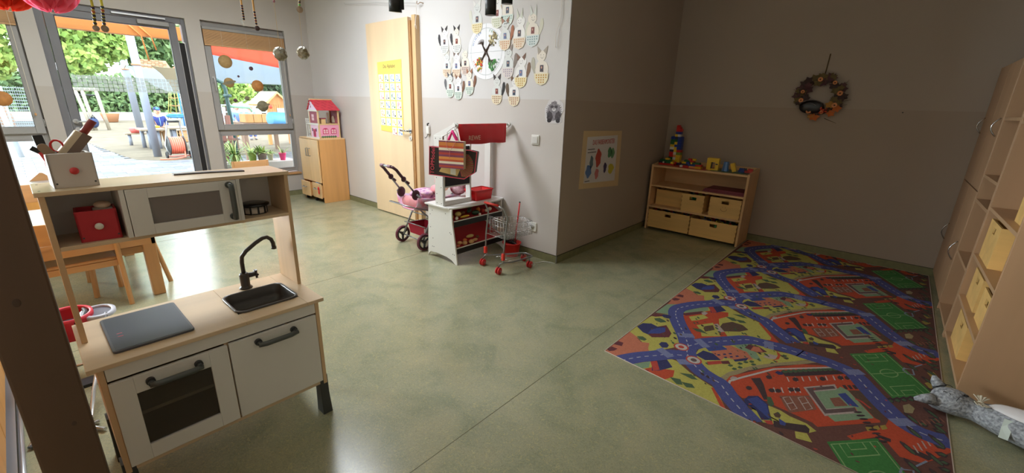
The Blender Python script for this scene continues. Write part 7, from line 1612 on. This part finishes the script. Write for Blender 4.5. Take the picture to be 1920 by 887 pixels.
# child
C0 = Vector((-13.36, -.27, 0))
P = thing('child', 'child in a dark blue jacket, brown trousers and blue cap standing at the playground table', 'person', C0)
def skinbody(name, nodes, edges, m, par, sub=2):
    me = bpy.data.meshes.new(name); me.from_pydata([n_[:3] for n_ in nodes], edges, []); me.materials.append(m)
    ob = bpy.data.objects.new(name, me); COL.objects.link(ob)
    md = ob.modifiers.new('skin', 'SKIN'); md.use_smooth_shade = True
    for i, n_ in enumerate(nodes): me.skin_vertices[0].data[i].radius = (n_[3], n_[3]); me.skin_vertices[0].data[i].use_root = (i == 0)
    s_ = ob.modifiers.new('sub', 'SUBSURF'); s_.levels = sub; s_.render_levels = sub
    setp(ob, par); return ob
skinc = mat('child_skin', (226, 176, 150), .6)
def child(P, o, s, jacket, trousers, cap, capm2, face=(1, 0), bend=0, seated=False):
    """figure of height s*1.06 facing +x"""
    X = lambda x, y, z: (o.x+s*(face[0]*x-face[1]*y), o.y+s*(face[1]*x+face[0]*y), o.z+s*z)
    def N(x, y, z, r_): return X(x, y, z)+(s*r_,)
    nodes = [N(0, 0, .50, .085), N(.01, 0, .62, .09), N(.015, 0, .74, .085), N(.01, 0, .83, .04), N(.015, 0, .88, .045),
             N(0, .055, .44, .062), N(.02, .06, .25, .045), N(0, .065, .07, .033), N(.05, .07, .03, .03), N(.09, .072, .02, .02),
             N(0, -.055, .44, .062), N(.0, -.06, .25, .045), N(-.01, -.07, .07, .033), N(.04, -.08, .03, .03), N(.08, -.085, .02, .02),
             N(.01, .12, .76, .042), N(.03, .155, .63, .034), N(.12, .13, .54, .027), N(.16, .12, .52, .02),
             N(.01, -.12, .76, .042), N(.03, -.155, .63, .034), N(.12, -.13, .54, .027), N(.16, -.12, .52, .02)]
    E_ = [(0, 1), (1, 2), (2, 3), (3, 4), (0, 5), (5, 6), (6, 7), (7, 8), (8, 9), (0, 10), (10, 11), (11, 12), (12, 13), (13, 14), (2, 15), (15, 16), (16, 17), (17, 18), (2, 19), (19, 20), (20, 21), (21, 22)]
    skinbody('body', nodes, E_, skinc, P)
    c = Vector(X(.03, 0, .94)); hd = MB().sph(c, (.075*s, .072*s, .09*s), seg=16, rings=12); hd.sph(X(.105, 0, .925), (.012*s, .012*s, .014*s), seg=8, rings=6)
    for y in (.074, -.074): hd.sph(X(.02, y, .93), (.012*s, .008*s, .018*s), seg=8, rings=6)
    ho = hd.build('head', skinc, P)
    q = MB()
    for y in (.028, -.028): q.sph(X(.098, y, .945), (.006*s, .009*s, .006*s), seg=8, rings=6)
    q.sph(X(.098, 0, .895), (.005*s, .02*s, .004*s), seg=8, rings=6); q.build('eyes_and_mouth', mat('dark_features', (70, 40, 40), .6), ho)
    q = MB().sph(X(.005, 0, .955), (.08*s, .08*s, .085*s), seg=16, rings=10); q.build('hair', mat('hair_brown', (90, 66, 46), .8), ho)
    q = MB(); q.loft([[X(.015+.083*math.cos(a)*k, .083*math.sin(a)*k, z) for a in [j*2*PI/18 for j in range(18)]] for k, z in ((1.02, .965), (.98, 1.0), (.75, 1.035), (.3, 1.05))], cap1=True)
    q.add([X(.08, .05, .985), X(.16, .035, .955), X(.165, 0, .955), X(.16, -.035, .955), X(.08, -.05, .985), X(.08, 0, 1.0)], [(0, 1, 2, 5), (5, 2, 3, 4)]); q.build('cap', cap, ho)
    MB().sph(X(.075, 0, 1.0), (.035*s, .04*s, .035*s), seg=12, rings=8).build('cap_front', capm2, ho)
    jn = [N(0, 0, .49, .10), N(.01, 0, .62, .105), N(.015, 0, .75, .095), N(.01, 0, .815, .055), N(.01, .125, .765, .052), N(.03, .16, .63, .044), N(.11, .135, .55, .036), N(.01, -.125, .765, .052), N(.03, -.16, .63, .044), N(.11, -.135, .55, .036)]
    skinbody('jacket', jn, [(0, 1), (1, 2), (2, 3), (2, 4), (4, 5), (5, 6), (2, 7), (7, 8), (8, 9)], jacket, P)
    tn = [N(0, 0, .50, .092), N(0, .058, .43, .07), N(.02, .062, .25, .055), N(0, .066, .08, .045), N(0, -.058, .43, .07), N(.0, -.062, .25, .055), N(-.01, -.07, .08, .045)]
    skinbody('trousers', tn, [(0, 1), (1, 2), (2, 3), (0, 4), (4, 5), (5, 6)], trousers, P)
    for y, x in ((.068, .03), (-.078, .02)): MB().sph(X(x, y, .032), (.07*s, .035*s, .034*s), seg=12, rings=8).build('shoe', mat('shoe_grey', (110, 110, 116), .7), P)
    # fingers resting on the table edge
    for sg in (1, -1):
        h = MB(); base = Vector(X(.165, sg*.12, .52)); h.sph(base, (.022*s, .018*s, .012*s), seg=10, rings=7)
        for k in range(4): y = sg*.12+(k-1.5)*.009; h.tube([X(.175, y, .522), X(.20, y, .52), X(.215-.004*abs(k-1.3), y, .512)], [.0055*s, .005*s, .004*s], 6)
        h.tube([X(.165, sg*.105, .52), X(.185, sg*.094, .518)], [.006*s, .0045*s], 6); h.build('hand', skinc, P)
    z_ = MB(); z_.tube([X(.108, 0, .52), X(.115, 0, .65), X(.105, 0, .78)], .008*s, 6); z_.build('zip', mat('zip_light', (130, 170, 220), .5), P)
child(P, C0, 1.0, mat('jacket_blue', (40, 58, 130), .7, var=.15, scale=14), mat('trousers_tan', (150, 112, 74), .8), mat('cap_navy', (30, 48, 96), .7), mat('cap_light_blue', (80, 170, 220), .6), face=(.995, .06))
for lb, x, y, jc, tc in (('small child in a light blue jacket far off in the right window view, left one', -14.5, 2.02, (110, 140, 200), (206, 190, 70)), ('small child in a blue jacket far off in the right window view, right one', -14.2, 2.32, (96, 130, 200), (90, 110, 170))):
    o_ = Vector((x, y, .0)); P = thing('child', lb, 'person', o_); child(P, o_, 1.12, mat('jacket_%d' % jc[0], jc, .7), mat('trousers_%d' % tc[0], tc, .8), mat('hat_pale', (226, 206, 196), .7), mat('hat_pale', (226, 206, 196), .7), face=(.96, .28))
# hose reel
P = thing('hose_reel_cart', 'garden hose reel cart with orange hose and black wheels', 'hose reel', (-10.1, -.6, 0)); oh = mat('hose_orange', (226, 120, 96), .5)
q = MB()
for k in range(7): q.tube([(-10.1+.17*math.cos(a), -.74+.038*k, .28+.17*math.sin(a)) for a in [j*2*PI/24 for j in range(24)]], .021, 8, closed=True)
q.build('hose', oh, P)
for y in (-.78, -.49): MB().lathe([(.0, 0), (.05, 0), (.20, .008), (.215, .02), (.20, .024), (0, .02)], (-10.1, y, .28), (0, 1, 0), 26, caps=False).build('drum_side', dgrey, P)
for x, y in ((-9.95, -.85), (-9.95, -.42)):
    w_ = MB().tube([(x+.07*math.cos(a), y, .085+.07*math.sin(a)) for a in [j*2*PI/20 for j in range(20)]], .017, 8, closed=True).build('wheel', black, P); s_ = MB()
    for k in range(5): a = k*2*PI/5; s_.tube([(x, y, .085), (x+.068*math.cos(a), y, .085+.068*math.sin(a))], .009, 5)
    s_.build('spokes', spoke, w_)
MB().tube([(-9.95, -.80, .1), (-10.1, -.82, .28), (-10.15, -.70, .80), (-10.15, -.48, .80), (-10.1, -.45, .28), (-9.95, -.46, .1)], .016, 8).build('handle_frame', silver, P); MB().tube([(-10.15, -.70, .80), (-10.15, -.48, .80)], .022, 8).build('grip', black, P)
MB().tube([(-9.95, -.85, .06), (-9.95, -.42, .06)], .014, 8).build('axle', mat('axle_red', (200, 120, 110), .5), P); MB().tube([(-10.0, -.5, .2), (-9.8, -.55, .05), (-9.75, -.75, .02), (-9.85, -1.0, .02)], .016, 8).build('hose_end', oh, P); MB().tube([(-9.9, -.38, .25), (-9.88, -.34, .1), (-9.9, -.30, .02), (-9.85, -.2, .02)], .016, 8).build('hose_tail', black, P)
# climbing frame
rp = mat('red_paint', (222, 84, 60), .5)
P = thing('climbing_pyramid', 'rope climbing frame with red post and blue ring beside the sun sail outside', 'climbing frame', (-15.5, .8, 0))
MB().tube([(-15, .86, -.02), (-15, .70, 2.2)], .06, 12).build('red_post', rp, P); MB().tube([(-15, .76, 1.02), (-15, 1.3, 1.0)], .03, 8).build('crossbar', rp, P)
q = MB()
for a, b in ((.55, .80), (.62, .84), (.80, .88), (.92, .93), (1.05, 1.0)): q.tube([(-16.5, a, .6), (-16.5, b, 1.9)], .012, 6)
q.build('rope', mat('rope_olive', (170, 170, 90), .8), P); q = MB()
for z in (.8, 1.05, 1.3, 1.6): q.tube([(-16.5, .57+.2*(z-.6), z), (-16.5, .8, z-.03), (-16.5, 1.05, z)], .012, 6)
q.build('rope_rung', mat('rope_rust', (200, 130, 90), .8), P); MB().tube([(-16.5, .8+.26*math.cos(a), .70+.03*math.sin(a)) for a in [j*2*PI/20 for j in range(20)]], .045, 8, closed=True).build('blue_ring', mat('ring_blue', (60, 130, 190), .5), P); MB().tube([(-16.5, .98, 0), (-16.5, .95, 2.0)], .02, 8).build('blue_post', mat('ring_blue', (60, 130, 190), .5), P)
# swing frame
lgw = mat('grey_logs', (176, 166, 148), .8, var=.12, scale=9)
P = thing('swing_frame', 'weathered log swing frame on the left of the terrace door view', 'swing', (-21, -.85, 0))
for a, b in ((-1.22, -1.42), (-.98, -1.18), (-.88, -1.0), (-.50, -.62)): MB().tube([(-21, a, 0), (-21, b, 1.45)], .055, 8).build('log_post', lgw, P)
MB().tube([(-21, -1.5, 1.47), (-21, -.52, 1.5)], .065, 8).build('cross_log', lgw, P); MB().tube([(-21.05, -1.5, 1.3), (-21.05, -.55, 1.28)], .03, 8).build('rail', dgrey, P)
t = thing('backpack', 'dark blue backpack hanging on the swing frame', 'backpack', (-20.8, -.85, .4)); MB().sph((-20.86, -.9, .30), (.12, .14, .2), seg=12, rings=8).build('bag_body', mat('bag_blue', (50, 64, 100), .8), t); MB().tube([(-20.8, -.95, .45), (-20.78, -.9, .58), (-20.8, -.84, .45)], .02, 6).build('strap', black, t)
t = thing('terracotta_planter', 'round terracotta planter in front of the hedge', 'planter', (-27.5, .35, 0)); MB().lathe([(.26, 0), (.36, .38), (.38, .42)], (-27.5, .35, .02), seg=20).build('pot', mat('terracotta', (196, 140, 104), .8), t); o = leaves(160, ell(-27.5, .2, .6, .2, .2, .25), .08, 44).build('plant', mg, t); o['kind'] = 'stuff'
# sails
def sail(label, pts, m, seg=10, sag=.1, hem=None):
    t = thing('sun_sail', label, 'sun sail', pts[0]); q = MB(); A, B, C_, D_ = [Vector(p) for p in pts]; vs = []
    for i in range(seg+1):
        for j in range(seg+1):
            u_, v_ = i/seg, j/seg; p = (1-u_)*((1-v_)*A+v_*D_)+u_*((1-v_)*B+v_*C_); p.z -= sag*math.sin(PI*u_)*math.sin(PI*v_); vs.append(tuple(p))
    q.add(vs, [(i*(seg+1)+j, (i+1)*(seg+1)+j, (i+1)*(seg+1)+j+1, i*(seg+1)+j+1) for i in range(seg) for j in range(seg)], 0, True); q.build('cloth', m, t, solid=.01)
    if hem: MB().tube([A, B], .012, 6).build('hem_rope', hem, t)
    return t
s1 = fabric('sail_salmon', (236, 140, 116)); s2 = fabric('sail_white', (186, 194, 200)); s3 = fabric('sail_beige', (150, 136, 112), .3); s4 = fabric('sail_red', (226, 78, 52), .3)
sail('salmon sun sail filling the top of the right window view', [(-7.2, -.62, 2.08), (-7.6, 1.6, 1.86), (-5.2, 1.9, 2.9), (-5.2, -.72, 2.75)], s1, sag=.12)
sail('narrow red hem strip of the front sun sail', [(-7.25, -.62, 2.085), (-7.65, 1.6, 1.86), (-7.66, 1.6, 1.93), (-7.26, -.62, 2.17)], s4, sag=.0)
sail('white sun sail below the salmon one in the right window view', [(-11.5, .15, 1.70), (-11.9, 3.8, 1.78), (-8.0, 3.0, 2.35), (-8.0, -.15, 2.25)], s2, sag=.05)
t = thing('hanging_sail', 'beige sun sail hanging folded from the grey pole', 'sun sail', (-12, -.1, 1.9)); q = MB(); PTS = [(-.42, 2.05), (-.2, 2.02), (.3, 2.02), (.6, 1.98), (.6, 1.55), (.12, 1.48), (-.08, 1.44), (-.12, 1.62), (-.25, 1.86)]
q.prism(PTS, lambda a, b, t_: (-12+.25*a+.02*t_, a, b)); q.build('cloth', s3, t, bev=.005); MB().tube([(-12.1, -.42, 2.05), (-10.56, -.95, 1.97)], .012, 6).build('rope', wdn, t)
t = thing('hanging_sail', 'white sun sail edge farther behind the beige one', 'sun sail', (-14, 0, 1.8)); q = MB().prism([(-.62, 2.10), (.9, 2.0), (.9, 1.5), (.2, 1.46), (-.1, 1.6)], lambda a, b, t_: (-14+.02*t_, a, b)); q.build('cloth', s2, t); MB().tube([(-14, -.62, 2.1), (-19.4, .12, 2.25)], .012, 6).build('rope', wdn, t)
# wooden beam of the canopy just outside the door
P = thing('canopy_beam', 'orange wooden beam of the canopy right above the terrace door outside', 'beam', (-5.6, -1.9, 2.15)); obw = wood('orange_wood', (206, 128, 62), 1, .5, .1)
MB().box(-5.65, -5.55, -3.6, -1.0, 2.075, 2.24).build('timber', obw, P, bev=.004)
for y, ln in ((-1.62, .30), (-1.52, .16)): MB().tube([(-5.54, y-.14, 2.2), (-5.54, y-.03, 2.08), (-5.54, y, 2.08-ln)], .008, 6).build('ribbon_streamer', mat('streamer_orange', (226, 140, 70), .7), P)
# garden hut with tiled roof
P = thing('garden_hut', 'small hut with a brown shingled roof beyond the hedge', 'hut', (-36, 4.1, 0)); MB().box(-37, -35.7, 3.4, 4.8, 0, 2.95).build('wall', mat('hut_wall', (120, 96, 74), .8), P)
rb = MB().prism([(3.2, 2.9), (5.0, 2.9), (4.8, 3.6), (3.4, 3.6)], lambda a, b, t_: (-35.65-(b-2.9)*.8-.05*t_, a, b)).build('roof', mat('roof_brown', (166, 128, 98), .8), P)
for r_ in range(6):
    for c_ in range(10):
        a = 3.26+r_*.03+c_*.2
        if a > 4.75-r_*.03: continue
        MB().box(-35.67-r_*.093, -35.60-r_*.093, a, a+.185, 2.92+r_*.115, 3.01+r_*.115).build('roof_shingle', mat('roof_brown' if (r_+c_) % 2 else 'roof_sand', (186, 150, 116), .8), rb)
# fence in left view
P = thing('wire_fence', 'grey metal bar fence in the left window view', 'fence', (-20, -3.6, 0)); fg = mat('fence_grey', (150, 158, 162), .6, .3)
for y in (-5.4, -4.2, -3.0): MB().box(-20.03, -19.97, y, y+.06, 0, 1.5).build('post', fg, P)
for k in range(14): MB().box(-20.01, -19.99, -5.4, -2.2, .15+k*.1, .17+k*.1).build('rail', fg, P)
q = MB()
for k in range(64): q.box(-20.0, -19.99, -5.4+k*.05, -5.393+k*.05, .1, 1.5)
q.build('vertical_wires', fg, P)['kind'] = 'stuff'
P = thing('hill_mound', 'brown earth mound behind the fence in the left window view', 'mound', (-24, -4.5, 0)); MB().sph((-24, -4.4, 0), (1.4, 1.6, 2.1)).build('soil', mat('soil', (150, 120, 100), .9, var=.1), P)
t = thing('leaning_pole', 'light leaning climbing pole in the left window view', 'pole', (-12, -3.1, 0)); MB().tube([(-12, -2.98, 0), (-12, -3.12, 1.5)], .045, 10).build('tube', mat('pole_light', (196, 204, 210), .5), t)
# right window items
P = thing('playhouse', 'wooden playhouse with pointed roof seen through the right window', 'playhouse', (-12.2, 2.5, 0)); phw = wood('playhouse_wood', (206, 150, 92), 2, .6, .1)
for k in range(9): MB().box(-12.25, -12.2, 2.16+k*.065, 2.22+k*.065, .65, 1.2).build('wall_board', phw, P)
MB().prism([(2.12, 1.18), (2.78, 1.18), (2.45, 1.5)], lambda a, b, t_: (-12.22+.03*t_, a, b)).build('gable', phw, P)
for s_ in (-1, 1): MB().prism([(2.45, 1.5), (2.45, 1.56), (2.45+s_*.42, 1.18), (2.45+s_*.38, 1.13)], lambda a, b, t_: (-13.4+1.3*t_, a, b)).build('roof_board', wood('roof_honey', (222, 180, 120), 0, .6, .1), P)
MB().sph((-12.05, 2.2, 1.12), (.03, .05, .06)).build('red_balloon_sign', rp, P); MB().box(-12.19, -12.17, 2.42, 2.62, .85, 1.08).build('window_pane', mat('pale_pane', (200, 220, 220), .3), P); MB().box(-12.4, -11.9, 2.05, 2.85, .6, .66).build('floor_beam', phw, P)
for y in (2.1, 2.7): MB().box(-12.3, -12.2, y, y+.08, 0, .65).build('post', phw, P)
t = thing('blue_barrel', 'light blue plastic barrel lying outside the right window', 'barrel', (-9, 1.25, .8)); MB().lathe([(.0, .0), (.13, .0), (.15, .02), (.16, .15), (.155, .3), (.16, .5), (.14, .56), (0, .56)], (-9, 1.02, .90), (-.25, 1, -.04), 22, caps=False).build('shell', mat('barrel_blue', (96, 160, 216), .5), t)
P = thing('storage_bench', 'wooden workbench platform carrying the blue barrel outside the right window', 'bench', (-9.2, 1.2, 0)); MB().box(-9.6, -8.7, .3, 2.0, .66, .735).build('top', wood('dark_plank', (130, 104, 86), 1, .7, .1), P, bev=.004)
for x, y in ((-9.5, .4), (-8.8, .4), (-9.5, 1.9), (-8.8, 1.9)): MB().box(x-.04, x+.04, y-.04, y+.04, 0, .66).build('leg', wood('dark_plank_z', (130, 104, 86), 2, .7, .1), P)
t = thing('wooden_sand_box', 'honey wooden box on the platform outside the right window', 'box', (-11, 1.3, .7)); 
for k in range(3): MB().box(-11.05, -10.6, 1.02+.2*k, 1.21+.2*k, .74, .95).build('panel', phw, t, bev=.006)
P = thing('storage_bench', 'low planked platform below the honey wooden box outside', 'bench', (-10.9, 1.3, 0)); MB().box(-11.3, -10.4, .9, 1.9, .68, .735).build('top', wood('dark_plank', (130, 104, 86), 1, .7, .1), P)
for y in (1.0, 1.8): MB().box(-10.9, -10.8, y-.04, y+.04, 0, .68).build('leg', wood('dark_plank_z', (130, 104, 86), 2, .7, .1), P)
P = thing('palisade', 'row of dark brown wooden palisade posts outside the right window', 'palisade', (-7, -.35, 0)); pal = wood('palisade_wood', (120, 84, 72), 2, .7, .15)
for k in range(3): MB().tube([(-7.0-.03*(k % 2), -.62+k*.105, 0), (-7.0, -.62+k*.105, 1.10-.03*(k % 3))], .042, 10).build('post', pal, P)
MB().box(-7.07, -6.95, -.68, -.34, .60, .64).build('rail', pal, P)
P = thing('water_pump', 'green metal pump pipe outside the right window', 'pump', (-8, -.1, 0)); MB().tube([(-8, -.05, 0), (-8, -.08, 1.5), (-8, -.12, 1.62), (-8, -.2, 1.66), (-8, -.3, 1.62)], .035, 12).build('pipe', mat('pump_green', (44, 76, 72), .4), P); MB().tube([(-8, -.06, 1.18), (-8, .3, 1.16), (-8, .34, 1.08)], .022, 8).build('arm', mat('pump_mint', (130, 190, 150), .4), P); MB().cyl((-8, -.06, 1.35), .07, .06).build('flange', mat('pump_green', (70, 120, 116), .4), P)
P = thing('wire_fence', 'long low grey fence behind the children in the right window view', 'fence', (-17, 3, 0))
for z in (.55, .8, 1.05): MB().box(-17.02, -16.98, 1.0, 7.0, z, z+.05).build('rail', fg, P)
for k in range(7): MB().box(-17.03, -16.97, 1.0+k, 1.06+k, 0, 1.1).build('post', fg, P)
P = thing('low_wall', 'pale low building wall far behind the right window view', 'wall', (-26, 7, 0)); MB().box(-26.2, -26, 3.2, 12, 0, 1.35).build('masonry', mat('pale_wall', (186, 190, 196), .8), P)
# plant shelf outside window 2
P = thing('plant_bench', 'white wooden plank bench outside the right window carrying potted plants', 'bench', (-5.07, -.75, 0)); MB().box(-5.24, -4.88, -1.45, -.15, .405, .445).build('plank', whitep, P, bev=.003); MB().box(-4.90, -4.875, -1.45, -.15, .34, .405).build('edge_board', whitep, P)
for y in (-1.4, -.2): MB().box(-5.15, -4.95, y-.02, y+.02, 0, .405).build('leg', whitep, P)
def pot(name, label, c, R, h, m, n_, ll, col_, seed, droop=.7, kind='spider', w=.008):
    t = thing(name, label, 'potted plant', c); MB().lathe([(R*.72, 0), (R*.98, h*.86), (R*1.06, h*.86), (R*1.06, h), (R*.95, h), (R*.93, h*.9), (0, h*.9)], c, seg=22, caps=False).build('pot', m, t)
    rd = random.Random(seed)
    for k in range(n_):
        a = rd.random()*2*PI; e = rd.uniform(.25, 1.25); l = ll*rd.uniform(.7, 1.15); d_ = Vector((math.cos(a), math.sin(a), 0)); q = MB(); pL, pR = [], []; sd_ = Vector((-d_.y, d_.x, 0)); b = Vector(c)+Vector((0, 0, h*.9))+d_*R*.4
        for i in range(7):
            s = i/6; p = b+d_*l*s*math.cos(e)+Vector((0, 0, l*s*math.sin(e)-droop*l*s*s*(1.25-math.sin(e)*.7))); ww = w*(1-s)**.6*(1 if kind == 'spider' else 1.6*math.sin(PI*min(.98, s+.1))+.1); pL.append(p-sd_*ww); pR.append(p+sd_*ww)
        vs = pL+pR; q.add(vs, [(i, i+1, 7+i+1, 7+i) for i in range(6)], 0, True); q.build('leaf', col_[k % len(col_)], t)
    return t
lf = [mat('spider_leaf', (130, 170, 80), .5), mat('spider_leaf_pale', (190, 206, 130), .5), mat('spider_leaf_deep', (96, 136, 66), .5)]
pot('spider_plant', 'big spider plant at the left on the white plant bench', (-5.07, -1.13, .445), .085, .12, mat('pot_ochre', (176, 166, 90), .6), 70, .40, lf, 51, w=.012)
pot('spider_plant', 'arching spider plant second from the left on the plant bench', (-5.05, -.95, .445), .07, .12, mat('pot_olive', (150, 160, 90), .6), 54, .38, lf, 52, w=.011)
pot('green_pot_plant', 'leafy plant in a lime green pot on the plant bench', (-5.07, -.715, .445), .06, .14, mat('pot_lime', (150, 180, 70), .5), 26, .30, lf, 53, w=.013, droop=.4)
pot('grey_pot_plant', 'plant with broad leaves in a grey-brown pot on the plant bench', (-5.02, -.60, .445), .066, .125, mat('pot_taupe', (130, 118, 112), .7), 30, .2, lf, 54, .4, 'broad', .014)
pot('small_plant', 'small trailing plant in a pale pot behind the grey one', (-5.10, -.46, .445), .045, .10, mat('pot_pale', (186, 190, 160), .6), 26, .22, lf, 55, .9)
pot('pink_pot_plant', 'plant in a bright pink pot at the right end of the plant bench', (-5.0, -.315, .445), .05, .11, mat('pot_pink', (222, 56, 120), .5), 12, .17, lf, 56, .35, w=.008)
